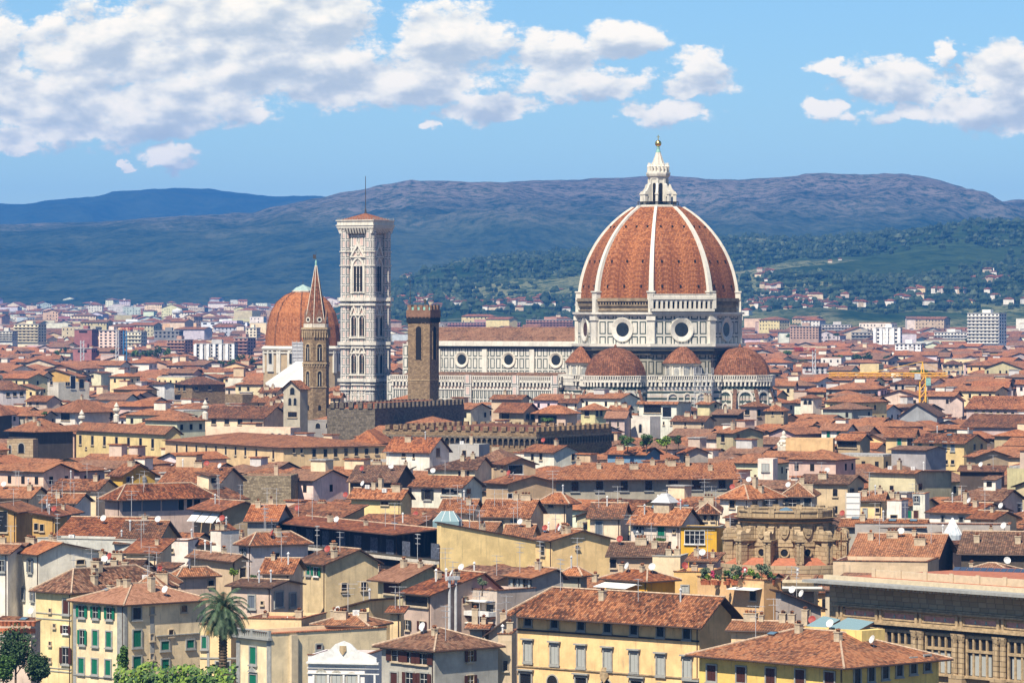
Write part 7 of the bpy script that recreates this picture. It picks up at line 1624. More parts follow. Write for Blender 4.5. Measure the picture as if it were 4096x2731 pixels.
for grp, Y, L in (('dark park trees left of the domed chapel', 2500, [(540, 1436, 60, 44), (585, 1440, 70, 56), (630, 1440, 62, 58), (665, 1430, 50, 46), (498, 1430, 40, 36), (455, 1418, 36, 28), (230, 1420, 40, 26), (256, 1416, 34, 34)]),
                  ('green trees below the white slab block', 2250, [(800, 1470, 46, 36), (835, 1474, 54, 40), (880, 1474, 60, 42), (925, 1476, 56, 44), (965, 1466, 52, 56), (1005, 1464, 50, 52)]),
                  ('grey-green garden trees right of the cathedral', 2500, [(3210, 1456, 50, 24), (3262, 1458, 60, 28), (3310, 1462, 60, 34), (3356, 1460, 66, 44), (3425, 1448, 70, 40), (3470, 1446, 60, 34), (3152, 1425, 50, 34), (3550, 1440, 46, 20)]),
                  ('scattered trees among the far right suburb', 3300, [(3770, 1418, 66, 44), (3880, 1378, 58, 30), (3650, 1366, 54, 24), (3157, 1352, 40, 20), (3315, 1360, 18, 40), (3905, 1430, 50, 30), (4068, 1446, 24, 26), (3350, 1345, 40, 16)])):
    for i, (sx, sy, w, h) in enumerate(L):
        n = ['first', 'second', 'third', 'fourth', 'fifth', 'sixth', 'seventh', 'eighth'][sorted(q[0] for q in L).index(sx)]
        tree('%s from left of the %s' % (n, grp), sx, sy, Y, w, h, 520, w*Y/F*.055, 'leaves_dark' if i % 3 else 'leaves_mid', grp, seed=k, trunk_h=4); k += 1
# ---------------------------------------------------------------- far blocks of flats, hall, water tower
def block(label, x0, x1, yt, yb, Y, wallc, th=20, floors=6, bays=6, dep=14, balc=False, roof='g', name='apartment_block', cat='apartment block', stripe=None):
    K = Y/F; Wd = (x1-x0)*K/math.cos(R(th))*.92; top = ZC-(yt-HY)*K; g = ground(Y)-2; X = ((x0+x1)/2-2048)*K; r = thing(name, label, cat, (X, Y, g), -R(th), 'tall modern blocks beyond the old town'); H0 = top-g
    b = MB(); b.box(-Wd/2, Wd/2, -dep/2, dep/2, 0, H0); b.build('wall', 'plaster', r, color=wallc); b = MB(); b.box(-Wd/2-.4, Wd/2+.4, -dep/2-.4, dep/2+.4, H0+.001, H0+.5); b.build('roof', 'roof_membrane' if roof == 'g' else 'tile_roof', r)
    hf = min(3.2, (ground(Y)+1 and (yb-yt)*K/floors)); wp = None
    for fl in range(floors):
        z = H0-hf*(fl+1)+hf*.25
        b = MB()
        for i in range(bays):
            u = -Wd/2+Wd*(i+.5)/bays; w = Wd/bays*.24; b.newpiece(); b.box(u-w, u+w, -dep/2-.1, -dep/2-.02, z, z+hf*.5)
        for i in range(3): v = -dep/2+dep*(i+.5)/3; b.newpiece(); b.box(Wd/2+.02, Wd/2+.1, v-1, v+1, z, z+hf*.5)
        w_ = b.build('window_row', 'opening_dark', r)
        if balc: b = MB(); b.box(-Wd/2, Wd/2, -dep/2-1.3, -dep/2-.12, z-hf*.2, z+hf*.08); b.build('balcony', 'plaster', r, color=tuple(q*.9 for q in wallc))
    if stripe:
        n = stripe
        for i in range(n+1): x = -Wd/2+Wd*i/n; b = MB(); b.box(x-Wd/n*.22, x+Wd/n*.22, -dep/2-1.6, -dep/2-.13, 0, H0); b.build('wall_pier', 'plaster', r, color=(.8, .78, .74))
    b = MB(); b.box(-Wd*.12, Wd*.15, -2, 3, H0+.5, H0+3.0); b.build('roof_cabin', 'plaster', r, color=wallc)
    HOUSES.append(dict(c=(X, Y), r=max(Wd, dep)/1.6, Y=Y, box=(x0, yt, x1, yb), a=Wd, b=dep, th=R(th), label='')); return r
FB = [('white twelve-storey balconied tower block at the right edge of the town', 3884, 4012, 1254, 1374, 3200, (.80, .76, .66), 30, 9, 8, True, None),
 ('maroon windowless tower block at upper left', 306, 384, 1318, 1390, 3200, (.30, .115, .10), 14, 1, 1, False, None), ('lower maroon block stepping down from the maroon tower', 300, 382, 1394, 1442, 2700, (.34, .14, .13), 10, 1, 1, False, None),
 ('long white slab block with tall vertical piers left of the domed chapel', 784, 950, 1376, 1442, 2700, (.45, .43, .40), 8, 5, 8, False, 6), ('cream balconied block of flats at far upper left', 66, 176, 1298, 1368, 3300, (.72, .62, .42), 20, 6, 6, True, None),
 ('pink stepped tower block right of the maroon tower', 408, 490, 1322, 1392, 3000, (.74, .56, .46), 20, 6, 4, False, None), ('cream flats behind the red crane jib', 508, 580, 1328, 1386, 3300, (.74, .68, .50), 14, 4, 5, True, None),
 ('dark roofed low block right of the cream flats', 620, 730, 1324, 1352, 3500, (.2, .19, .18), 10, 2, 6, False, None), ('tan brick office slab right of the cathedral', 3162, 3284, 1306, 1356, 3300, (.42, .28, .21), 14, 5, 9, False, None),
 ('white and black striped office tower, right middle distance', 3502, 3606, 1312, 1374, 3200, (.78, .74, .68), 14, 4, 3, False, 4), ('white office block left of the striped tower', 3408, 3508, 1330, 1368, 3400, (.36, .33, .28), 14, 3, 6, True, None),
 ('long balconied pale block left of the white tower', 3732, 3872, 1330, 1366, 3500, (.70, .66, .58), 6, 3, 10, True, None), ('grey flats row behind the tan office slab', 3284, 3410, 1300, 1342, 3700, (.55, .50, .45), 8, 4, 9, True, None),
 ('pinkish flats with red balconies at the left of the domed chapel', 950, 1010, 1352, 1420, 2900, (.42, .24, .19), 20, 5, 3, True, None), ('cream cube block beyond the left dome', 988, 1036, 1312, 1346, 3600, (.76, .66, .48), 10, 3, 3, False, None),
 ('brick-red terraced flats row beyond the nave roof', 1772, 2095, 1290, 1318, 4200, (.40, .20, .17), 3, 3, 24, True, None), ('taller brick flats left of the drum', 2098, 2300, 1280, 1316, 4000, (.42, .22, .15), 3, 4, 14, True, None),
 ('white hospital-like block far beyond the nave', 1935, 1975, 1232, 1258, 5400, (.75, .73, .70), 10, 3, 3, False, None), ('low pale factory shed strip at far left', 800, 1000, 1288, 1306, 4300, (.78, .78, .78), 2, 1, 6, False, None),
 ('second pale factory shed beyond the domed chapel', 990, 1080, 1290, 1302, 4700, (.80, .80, .80), 2, 1, 4, False, None), ('dark red long warehouse at far left', 130, 365, 1276, 1288, 4800, (.30, .10, .10), 3, 1, 10, False, None),
 ('long white warehouse beyond the dark red one', 430, 620, 1288, 1304, 4500, (.80, .80, .78), 3, 1, 8, False, None), ('white terraced modern house right of centre distance', 3580, 3690, 1376, 1398, 2900, (.82, .80, .76), 10, 2, 6, False, None),
 ('brown gabled flats at the left above the trees', 680, 760, 1360, 1410, 3000, (.45, .27, .19), 20, 4, 5, True, None), ('wide cream flats at the far left edge', -10, 64, 1326, 1362, 3200, (.66, .62, .52), 10, 4, 5, True, None)]
for (lb, x0, x1, yt, yb, Y, c_, th, fl, by, bal, st) in FB: block(lb, x0, x1, yt, yb, Y, c_, th, fl, by, 14 if x1-x0 < 200 else 18, bal, 'g', stripe=st)
def water_tower():
    Y = 4700.0; p = at(709, 1300, Y); K = Y/F; r = thing('water_tower', 'white mushroom-shaped water tower on the far plain at left', 'water tower', (p.x, p.y, ground(Y)), 0); t = at(709, 1258, Y).z-ground(Y); b = MB(); b.lathe([(2.2, 0), (2.0, t)], 12); b.build('shaft', 'white_frame', r); b = MB(); b.lathe([(2.2, t), (6.0, t+2), (6.2, t+4.5), (3, t+6), (.8, t+6.5), (.3, t+8)], 14); b.build('tank', 'white_frame', r)
water_tower()
# ---------------------------------------------------------------- cranes
def lattice(mb, p, q, w, n, r):
    p, q = Vector(p), Vector(q); d = (q-p).normalized(); u = d.orthogonal().normalized() if abs(d.z) < .9 else Vector((1, 0, 0)); v = d.cross(u).normalized()
    cs = [(u*a+v*b)*w/2 for a, b in ((-1, -1), (1, -1), (1, 1), (-1, 1))]
    for c in cs: mb.tube(p+c, q+c, r, 4)
    for i in range(n):
        for k in range(4):
            a = p.lerp(q, i/n)+cs[k]; b = p.lerp(q, (i+1)/n)+cs[(k+1) % 4]; mb.tube(a, b, r*.6, 3)
def crane(label, sx, yt, yb, Y, mat, jib, w=1.8):
    K = Y/F; X = (sx-2048)*K; g = ground(Y); zt = ZC-(yt-HY)*K; zb = g; r = thing('tower_crane', label, 'crane', (X, Y, g), 0, 'building cranes over the roofs')
    b = MB(); lattice(b, (0, 0, 0), (0, 0, zt-g), w, int((zt-g)/2.5), .24); b.build('mast', mat, r)
    if jib:
        jx0, jx1, jy, ay, jm = jib; zj = ZC-(jy-HY)*K-g; X0, X1 = (jx0-sx)*K, (jx1-sx)*K
        b = MB(); lattice(b, (X0, 3, zj), (X1, -1, zj), 1.2, int(abs(X1-X0)/3), .18); b.build('jib', jm, r)
        if ay:
            za = ZC-(ay-HY)*K-g; b = MB(); b.tube((-.6, 0, zj), (0, 0, za), .2, 4); b.newpiece(); b.tube((.6, 0, zj), (0, 0, za), .2, 4); b.newpiece(); b.tube((0, 0, za), (X0*.55, 1.5, zj+1), .08, 3); b.newpiece(); b.tube((0, 0, za), (X1*.9, -1, zj+1), .08, 3); b.build('apex_frame', mat, r)
            b = MB(); b.box(-2.8, -.8, -1.6, .1, zj-1.4, zj+.6); b.build('counterweight', 'antenna_metal', r); b = MB(); b.box(1.0, 2.6, -2.2, -.6, zj-3.4, zj-.9); b.build('cabin', 'green_copper', r)
crane('tall yellow tower crane with long jib over the dark hall at right', 3690, 1500, 1662, 1420, 'yellow_paint', (3318, 3790, 1501, 1446, 'yellow_paint'), 2.0)
crane('blue lattice crane mast carrying a red jib at upper left', 500, 1322, 1455, 2400, 'blue_paint', (480, 580, 1316, None, 'red_paint'), 1.9)
crane('grey lattice crane mast left of the blue one, maroon block behind', 329, 1362, 1442, 2450, 'antenna_metal', None, 1.9)
crane('second grey lattice mast just left of the blue crane', 469, 1322, 1458, 2420, 'antenna_metal', None, 1.6)
crane('thin crane with dark red jib and cab right of the cathedral', 3256, 1396, 1508, 2000, 'antenna_metal', (3176, 3262, 1398, None, 'red_paint'), 1.4)
# ---------------------------------------------------------------- single rooftop things
def cone(label, sx, yt, yb, Y, w, mat, name, n=14, cat='skylight'):
    p = at(sx, yb, Y); K = Y/F; r = thing(name, label, cat, (p.x, p.y, p.z), 0); h = (yb-yt)*K; rr = w*K/2; b = MB(); b.lathe([(rr, -.8), (rr, 0), (.08, h)], n); b.build('glazing', mat, r); b = MB()
    for i in range(n): a = 2*math.pi*i/n; b.newpiece(); b.tube((rr*math.cos(a), rr*math.sin(a), 0), (.08*math.cos(a), .08*math.sin(a), h), .06, 4)
    b.build('glazing_bars', 'white_frame', r)
flat('glass_pale', (.42, .46, .48), .25, .3, 1.5)
cone('pointed glass cone skylight shining on the wide roof at lower right', 3810, 2070, 2138, 690, 78, 'glass_pale', 'glass_cone')
K = 712/F; p = at(1790, 2082, 722); r = thing('glass_pyramid', 'grey-green hipped glass skylight behind the end of the fresco gallery roof', 'skylight', (p.x, p.y, p.z), -R(10)); b = MB(); b.loft([[(-2.3, -1.6, -2), (2.3, -1.6, -2), (2.3, 1.6, -2), (-2.3, 1.6, -2)], [(-2.3, -1.6, 0), (2.3, -1.6, 0), (2.3, 1.6, 0), (-2.3, 1.6, 0)], [(-1.0, -.1, 1.7), (1.0, -.1, 1.7), (1.0, .1, 1.7), (-1.0, .1, 1.7)]]); b.build('glazing', 'standing_seam', r)
b = MB()
for x, y in ((-2.3, -1.6), (-.8, -1.6), (.8, -1.6), (2.3, -1.6), (2.3, 1.6)): b.newpiece(); b.tube((x, y, 0), (x*.43, y*.06, 1.72), .05, 4)
b.build('glazing_bars', 'white_frame', r)
p = at(3412, 2084, 760); r = thing('scaffold_sheet', 'translucent white sheeted scaffold standing before the yellow stuccoed house', 'scaffold', (p.x, p.y, p.z-8), -R(8)); b = MB(); b.box(-1.2, 1.2, 0, 1.6, 0, 8+112*760/F); b.build('sheet', 'white_fabric', r); b = MB()
for x in (-1.3, 1.3): b.newpiece(); b.tube((x, -.1, 0), (x, -.1, 8+118*760/F), .06, 4)
for z in range(6): b.newpiece(); b.tube((-1.4, -.12, 7+z*1.1), (1.4, -.12, 7+z*1.1), .04, 4)
b.build('pole', 'antenna_metal', r)
p = at(3860, 2290, 590)
r = thing('solar_array', 'long row of dark solar panels on the terrace behind the library parapet', 'solar panels', (at(3980, 2308, 590).x, 597, at(3980, 2306, 590).z), -R(28))
for i in range(11): b = MB(); b.slab([[(-5.6+i*1.03, -.8, 0), (-4.65+i*1.03, -.8, 0), (-4.65+i*1.03, .8, .8), (-5.6+i*1.03, .8, .8)]], .06); b.build('panel', 'solar_panel', r)
r = thing('statue', 'pale baroque figure on a pierced stone finial among the right-hand roofs', 'statue', tuple(at(3135, 1782, 1080)), 0); b = MB(); b.lathe([(1.6, -3), (1.7, 0), (1.2, .4), (1.5, 1.0), (.9, 1.6), (1.0, 2.2), (.5, 2.5), (.55, 3.1), (.4, 3.6), (.05, 3.9)], 9); b.build('carved_body', 'pale_trim', r); b = MB()
for a in range(6): b.newpiece(); b.lathe([(.3, 0), (.45, .4), (.1, .9)], 6, 0, 0, 1.4*math.cos(a*1.05), 1.4*math.sin(a*1.05))
b.build('scroll', 'pale_trim', r)
for i, (sx, sy, lb) in enumerate(((327, 1690, 'white stone urn finial above the yellow palace left corner'), (466, 1660, 'second stone urn finial above the yellow palace roof'), (821, 1650, 'small stone urn at the left end of the church-like building'))):
    p = at(sx, sy, 1230); r = thing('urn_finial', lb, 'stone urn', (p.x, p.y, p.z-2), 0, 'stone urns on the skyline of the palace'); b = MB(); b.lathe([(.9, 0), (.9, 2), (.5, 2.3), (.45, 2.8), (1.1, 3.3), (1.1, 3.9), (.4, 4.2), (.8, 4.6), (.5, 5.0), (.1, 5.8)], 10); b.build('urn', 'pale_trim', r)
def umbrella(label, sx, sy, Y, w, shut=False):
    p = at(sx, sy, Y); K = Y/F; r = thing('parasol', label, 'parasol', (p.x, p.y, p.z-2.2), 0); b = MB(); b.tube((0, 0, 0), (0, 0, 2.6), .05, 5); b.build('pole', 'white_frame', r); b = MB(); rr = w*K/2
    b.lathe([(rr, 2.2), (.05, 2.75)] if not shut else [(.3, .8), (.22, 1.8), (.04, 2.7)], 8); b.build('canopy', 'white_fabric', r)
umbrella('open white parasol on the mustard house terrace', 418, 1882, 870, 54); umbrella('open white parasol on a terrace left of the blue pool roof', 268, 1856, 890, 56); umbrella('closed white parasol standing on the low yellow terrace', 1150, 2478, 575, 20, True)
p = at(278, 1895, 865); r = thing('roof_pool_cover', 'bright blue covered rooftop panel left of the mustard house', 'blue panel', (p.x, p.y, p.z), -R(20)); b = MB(); b.slab([[(-1.9, -1.4, 0), (1.9, -1.4, 0), (1.9, 1.4, .7), (-1.9, 1.4, .7)]], .2); b.build('panel', 'blue_panel', r); b = MB(); b.box(-1.5, 1.5, -.9, 1.0, -5, -.25); b.build('support', 'chimney_plaster', r)
# scaffold at the cathedral corner
Y = 1356; p = at(2812, 1600, Y); r = thing('scaffold', 'bluish scaffold climbing the cathedral wall between exedra and right tribune', 'scaffold', (p.x, p.y, ground(Y)), -R(20)); b = MB(); zt = ZC-(1470-HY)*Y/F-ground(Y)
for x in (-3, -1, 1, 3):
    for y in (0, 1.5): b.newpiece(); b.tube((x, y, 0), (x, y, zt), .09, 4)
for k in range(int(zt/2)): b.newpiece(); b.box(-3.1, 3.1, -.05, 1.5, k*2+1, k*2+1.12)
b.build('frame', 'antenna_metal', r)
# ---------------------------------------------------------------- villas on the hill
def hill_z(x, y):
    best = None
    for v in HILL:
        d = (v[0]-x)**2+(v[1]-y)**2
        if best is None or d < best[0]: best = (d, v[2])
    return best[1]
def villas():
    # march the sight line until it meets the hill surface
    cache = {}
    grid = {}
    for v in HILL: grid.setdefault((int(v[0]//30), int(v[1]//60)), []).append(v[2])
    def hz(x, y):
        i, j = int(x//30), int(y//60); s = []
        for a in (-1, 0, 1):
            for b_ in (-1, 0, 1): s += grid.get((i+a, j+b_), [])
        return sum(s)/len(s) if s else -1e9
    def hit(sx, sy):
        y = 3950.0
        while y < 6900:
            x = (sx-2048)*y/F; z = ZC-(sy-HY)*y/F
            if hz(x, y) > z: return Vector((x, y, hz(x, y)))
            y += 25
        return None
    spots = [('cream villa with red roof on the hillside, leftmost of the ridge-top pair', 3040, 1085, 24), ('pink villa group house on the hillside right of the dome', 3085, 1090, 20), ('low white farmhouse on the olive slope', 3065, 1130, 14),
             ('small red-roofed farmhouse high on the wooded slope', 3320, 1050, 16), ('second red-roofed farmhouse right of the high one', 3360, 1040, 14), ('lone villa below the high farmhouses', 3345, 1105, 12),
             ('convent church with tower on the right hill spur', 3975, 1105, 26), ('long convent wing right of its church', 4025, 1112, 26), ('convent outbuilding at the spur right end', 4060, 1104, 16), ('farm at the spur left end', 3925, 1118, 16),
             ('villa among olives left of the drum', 2245, 1170, 16), ('small house at the top of the pale track', 1600, 1105, 10), ('pink hilltop house left of the pale track', 1640, 1098, 14), ('white house on the lower slope left of the drum', 2100, 1190, 12), ('villa on the low slope beyond the nave', 1900, 1200, 14)]
    for i, (lb, sx, sy, w) in enumerate(spots):
        p = hit(sx, sy)
        if p is None: continue
        K = p.y/F; W = w*K; rs = random.Random(i); r = thing('villa', lb, 'villa', (p.x, p.y, p.z-1.5), -R(rs.uniform(-20, 30)), 'villas scattered over the near hills'); b = MB(); h = W*.42+1.5; d = W*.5
        wall_shape(b, 'h', W, d, 0, h, h); b.build('wall', 'plaster', r, color=WC[rs.choice('wcYp')]); Fs, L = roof_faces('h', W, d, h, h+d*.2, .5); b = MB(); b.slab(Fs, .3); b.build('roof', 'tile_roof_orange', r)
        if 'tower' in lb: b = MB(); b.box(-W*.1, W*.06, -d*.1, d*.2, h, h+W*.5); b.build('tower', 'plaster', r, color=WC['w'])
    # hamlets: too many and too small to single out
    rs = random.Random(8); mb = MB(); cl = [(1630, 1110, 60, 14, 8), (2480, 1100, 10, 5, 1), (3110, 1180, 120, 22, 24), (3200, 1215, 160, 20, 30), (3650, 1200, 200, 30, 22), (3800, 1190, 160, 20, 10), (1850, 1225, 300, 18, 60), (2150, 1215, 200, 20, 30), (1650, 1215, 160, 20, 22), (3350, 1225, 240, 16, 30), (3980, 1120, 100, 16, 14), (3050, 1092, 70, 12, 8), (4000, 1210, 160, 30, 12), (3060, 1225, 120, 20, 30)]
    for cx, cy, rx, ry, n in cl:
        for _ in range(int(n*.65)):
            p = hit(cx+rs.gauss(0, rx*.5), cy+rs.gauss(0, ry*.6))
            if p is None: continue
            W = rs.uniform(6, 13); d = rs.uniform(6, 9); h = rs.uniform(4, 7); mb.M = Matrix.Translation((p.x, p.y, p.z-2)) @ Matrix.Rotation(rs.uniform(-.6, .6), 4, 'Z'); mb.newpiece()
            mb.paint = WC[rs.choice('wwcYpe')]; wall_shape(mb, 'h', W, d, 0, h, h); Fs, L = roof_faces('h', W, d, h, h+d*.2, .5); mb.newpiece(); mb.slab(Fs, .3, rs.choice((1, 2)))
    mb.M = None; o = mb.build('hamlet_houses', ['plaster_mass', 'tile_roof', 'tile_roof_orange']); tag(o, kind='stuff')
    # woodland: clumps standing on the hill
    tb = MB(); tb.paint = None
    for _ in range(14000):
        sx = rs.uniform(1450, 4200); y = rs.uniform(3950, 6250); x = (sx-2048)*y/F; z = hz(x, y)
        if z < ground(y)-2: continue
        if mn.noise(Vector((x*.0022, y*.0018, 4)))+.35*(z/220)-.06 < rs.uniform(-.12, .25): continue
        s = rs.uniform(3.2, 6.5)*(1 if rs.random() < .85 else 1.5); tb.newpiece(); n = 6
        A = [(x+s*.55*math.cos(a)*rs.uniform(.7, 1.1), y+s*.55*math.sin(a), z-1) for a in [6.283*k/n for k in range(n)]]; B = [(x+s*.72*math.cos(a+.3)*rs.uniform(.7, 1.1), y+s*.7*math.sin(a+.3), z+s*.5*rs.uniform(.8, 1.2)) for a in [6.283*k/n for k in range(n)]]; C = [(x+s*.3*math.cos(a), y+s*.3*math.sin(a), z+s*rs.uniform(.85, 1.15)) for a in [6.283*k/n for k in range(n)]]
        tb.loft([A, B, C], 1 if rs.random() < .08 else 0, False, True)
    o = tb.build('hill_woodland', ['woodland', 'woodland_pale']); tag(o, kind='stuff')
villas()

for bx, Y in (((2470, 1735, 2730, 1795), 1020), ((3630, 1440, 3740, 1660), 1410), ((3640, 1476, 3720, 1500), 1790), ((430, 1380, 700, 1440), 2450), ((784, 1400, 1030, 1474), 2200), ((3180, 1415, 3500, 1462), 2450), ((2780, 1500, 2850, 1600), 1350), ((3100, 1735, 3170, 1790), 1070)):
    HOUSES.append(dict(c=(0, 0), r=0, Y=Y, box=bx, a=1, b=1, th=0, label=''))
# ---------------------------------------------------------------- other houses of the town on a jittered street grid
NHAND = len(HOUSES)
HANDBOX = 0
def sep(ax, c1, a1, b1, t1, c2, a2, b2, t2):
    d = abs((c2-c1).dot(ax)); r = 0
    for a, b, t in ((a1, b1, t1), (a2, b2, t2)):
        ex = Vector((math.cos(t), -math.sin(t))); ey = Vector((math.sin(t), math.cos(t))); r += abs(ex.dot(ax))*a/2+abs(ey.dot(ax))*b/2
    return d > r
def overlap(c1, a1, b1, t1, c2, a2, b2, t2):
    for t in (t1, t2):
        if sep(Vector((math.cos(t), -math.sin(t))), c1, a1, b1, t1, c2, a2, b2, t2) or sep(Vector((math.sin(t), math.cos(t))), c1, a1, b1, t1, c2, a2, b2, t2): return False
    return True
BIG = [(49, 1400, 36, 36), (8, 1423, 120, 46), (49, 1400, 80, 80)]
def clear(c, a, b, th, Y, zt, extra_rects=()):
    for h in HOUSES:
        if h['r'] == 0: continue
        hc = Vector(h['c']); 
        if (hc-c).length > h['r']+max(a, b): continue
        if overlap(c, a-.6, b-.6, th, hc, h['a'], h['b'], h['th']): return False
    if overlap(c, a, b, th, Vector((49, 1400)), 84, 84, R(29.5)) or overlap(c, a, b, th, Vector((-8, 1432)), 120, 46, R(29.5)): return False
    if overlap(c, a, b, th, Vector((-82, 1560)), 36, 36, 0): return False
    # do not stand in front of what the photograph shows
    x0, x1 = 2048+(c.x-a*.62)*F/Y, 2048+(c.x+a*.62)*F/Y; top = HY+(ZC-zt)*F/Y
    for h in HOUSES[:NHAND]:
        if h['Y'] <= Y: continue
        bx = h['box']
        if x1 > bx[0]+6 and x0 < bx[2]-6 and top < bx[3]-3 and top > bx[1]-200: return False
    return True
rf_ = random.Random(5)
PAL = [('w', 22), ('c', 22), ('e', 12), ('p', 12), ('Y', 8), ('g', 7), ('t', 7), ('y', 4), ('O', 2), ('P', 4)]
PALB = [k for k, n in PAL for _ in range(n)]
CN = {'w': 'off-white', 'c': 'cream', 'e': 'beige', 'p': 'pinkish', 'Y': 'pale yellow', 'g': 'grey', 't': 'tan', 'y': 'yellow', 'O': 'ochre', 'P': 'salmon'}
cand = []
Y = 640.0
while Y < 3300:
    step = 14.0 if Y < 1300 else 17+(Y-1300)*.005
    half = .1225*Y+25
    x = -half+rf_.random()*8
    while x < half:
        a = rf_.uniform(9, 17)*(1+(Y > 1800)*.25); b = rf_.uniform(8, 13)*(1+(Y > 1800)*.2)
        cand.append((x+a/2, Y+rf_.uniform(-3, 3), a, b)); x += a+rf_.uniform(-.5, 3.5)
    Y += step
fill = []
for x, Y, a, b in cand:
    th = R(rf_.choice((24, 30, 34, 40, 28, -58+8)) + rf_.uniform(-4, 4)) if Y < 1500 else R(rf_.uniform(5, 45))
    he = eave_h(Y)-rf_.uniform(-3.5, 5.0); hr = he+b*.17
    zt = hr; c = Vector((x, Y)); ok = False
    for k in range(4):
        if clear(c, a, b, th, Y-b*.5, zt): ok = True; break
        zt -= 2.2; he -= 2.2; a *= .9; b *= .93
        if he < ground(Y)+5: break
    if not ok: continue
    fill.append((x, Y, a, b, th, he, rf_.choice(PALB)))
    HOUSES.append(dict(c=(x, Y), r=math.hypot(a, b)/2, Y=Y, box=(0, 0, 0, 0), a=a, b=b, th=th, label=''))
ntop = sum(1 for o in bpy.data.objects if o.parent is None and o.get('category') == 'house')
NIND = max(0, 292-ntop)
fill.sort(key=lambda f: f[1])
def win_grid(mb, a, b, he, floors, rs, mat):
    for face in (0, 1):
        W = a if face == 0 else b; n = max(1, int(W/3.4)); sty = rs.random()
        for fl in range(floors):
            for i in range(n):
                if rs.random() < .25: continue
                u = -W/2+W*(i+.5)/n; z = he-1.9-fl*3.3; w, h = .5, .75
                mb.newpiece()
                if face == 0: mb.box(u-w, u+w, -b/2-.06, -b/2-.01, z-h, z+h, mat)
                else: mb.box(a/2+.01, a/2+.06, u-w, u+w, z-h, z+h, mat)
LABELS = {}
def pick_words(x, Y, a, b, he, wc, kind, sx, sy, marks):
    best = None
    for h in HOUSES[:NHAND]:
        bx = h['box']; cx, cy = (bx[0]+bx[2])/2, (bx[1]+bx[3])/2
        if not h['label'] or h['label'] == 'cathedral': continue
        d = abs(cx-sx)*.6+abs(cy-sy)
        if best is None or d < best[0]: best = (d, h, cx, cy)
    return best
filled = []
for (x, Y, a, b, th, he, wc) in fill[:NIND]:
    rs = random.Random(int(x*13+Y*7)); kind = rs.choice(['g', 'g', 'g', 'h', 'x', 'hl', 'm']); sx = 2048+x*F/Y; sy = HY+(ZC-he)*F/Y
    g = ground(Y)-1.5; root = thing('house', None, 'house', (x, Y, g), -th, 'houses of the old town'); H0 = he-g
    rise = {'g': b*.165, 'hl': b*.165, 'h': min(a, b)*.17, 'x': a*.15, 'm': b*.2}[kind]; hr = H0+rise
    base = WC[wc]; colr = tuple(min(.85, q*rs.uniform(.88, 1.06)) for q in base)
    mb = MB(); wall_shape(mb, kind, a, b, 0, H0, hr); mb.build('wall', 'plaster', root, color=colr)
    Fs, L = roof_faces(kind, a, b, H0, hr, .7); rb = MB(); rb.slab([[(p[0], p[1], p[2]+.16) for p in f] for f in Fs], .2, 0, 1); rk = rs.choice('rrrrorrbb')
    ro = rb.build('roof', [RC[rk], 'gutter'], root)
    nr = Y < 820
    for face in (0, 1):
        W = a if face == 0 else b; n = max(1, int(W/3.8)); st = rs.choice(['n-', 'gB', 'gk', 'gg', 'n-', 'gK', 'gl', 'gb'])
        for fl in range(2):
            for i in range(n):
                if rs.random() < .3: continue
                u = -W/2+W*(i+.5)/n; z = H0-2.6-fl*3.4
                put_window(st, 1.0, 1.5, root, (u, -b/2, z) if face == 0 else (a/2, u, z), 0 if face == 0 else R(90), False)
    for ch in rs.sample(['chimney', 'chimney.wide', 'chimney.small', 'antenna', 'satellite_dish', 'chimney', 'antenna', 'satellite_dish.red', 'vent_pipe.white', 'skylight'], rs.choice([1, 2, 3, 3])):
        u = rs.uniform(-.38, .38)*a; v = rs.uniform(-.4, 0)*b
        z = {'g': H0+rise*(1-abs(v)/(b/2)), 'hl': H0+rise*(1-abs(v)/(b/2)), 'm': H0+rise*(v/b+.5), 'x': H0+rise*(1-abs(u)/(a/2)), 'h': H0+rise*min(1, min(a/2-abs(u), b/2-abs(v))/(min(a, b)/2))}[kind]
        if ch == 'skylight' and kind in 'xhhl': ch = 'chimney'
        q = copyof(proto(ch), ro, (u, v, z+.1), 0)
        if ch == 'skylight': q.location.z += .12; q.rotation_euler = (math.atan(rise/(b/2 if kind == 'g' else b)), 0, 0)
    if rs.random() < .22 and kind in ('g', 'hl', 'h', 'm') and min(a, b) > 8:      # a small roof-top room
        t = MB(); w_, d_, h_ = rs.uniform(2.4, 4.5), rs.uniform(2.2, 3.2), rs.uniform(2.0, 3.2); u = rs.uniform(-.25, .25)*a; t.box(-w_/2, w_/2, -d_/2, d_/2, -1.5, h_); at_ = t.build('attic_room', 'plaster', root, (u, b*.05, H0+rise*.8), color=tuple(min(.85, q*1.04) for q in WC[rs.choice('wwcep')]))
        t = MB(); F2, _ = roof_faces(rs.choice('mgh') if w_ > d_ else 'm', w_, d_, h_, h_+.55, .4); t.slab(F2, .15, 0, 1); t.build('attic_roof', [RC[rk], 'gutter'], at_)
        t = MB(); t.box(-w_*.25, w_*.2, -d_/2-.05, -d_/2-.01, h_-1.5, h_-.5); t.build('attic_window', 'opening_dark', at_)
    filled.append((root, sx, sy, wc, rk, kind, a, pick_words(x, Y, a, b, he, wc, kind, sx, sy, None)))
RN = {'r': 'red', 'o': 'orange', 'b': 'brown'}; KN = {'g': 'ridged', 'h': 'hipped', 'x': 'gable-fronted', 'hl': 'half-hipped', 'm': 'lean-to'}
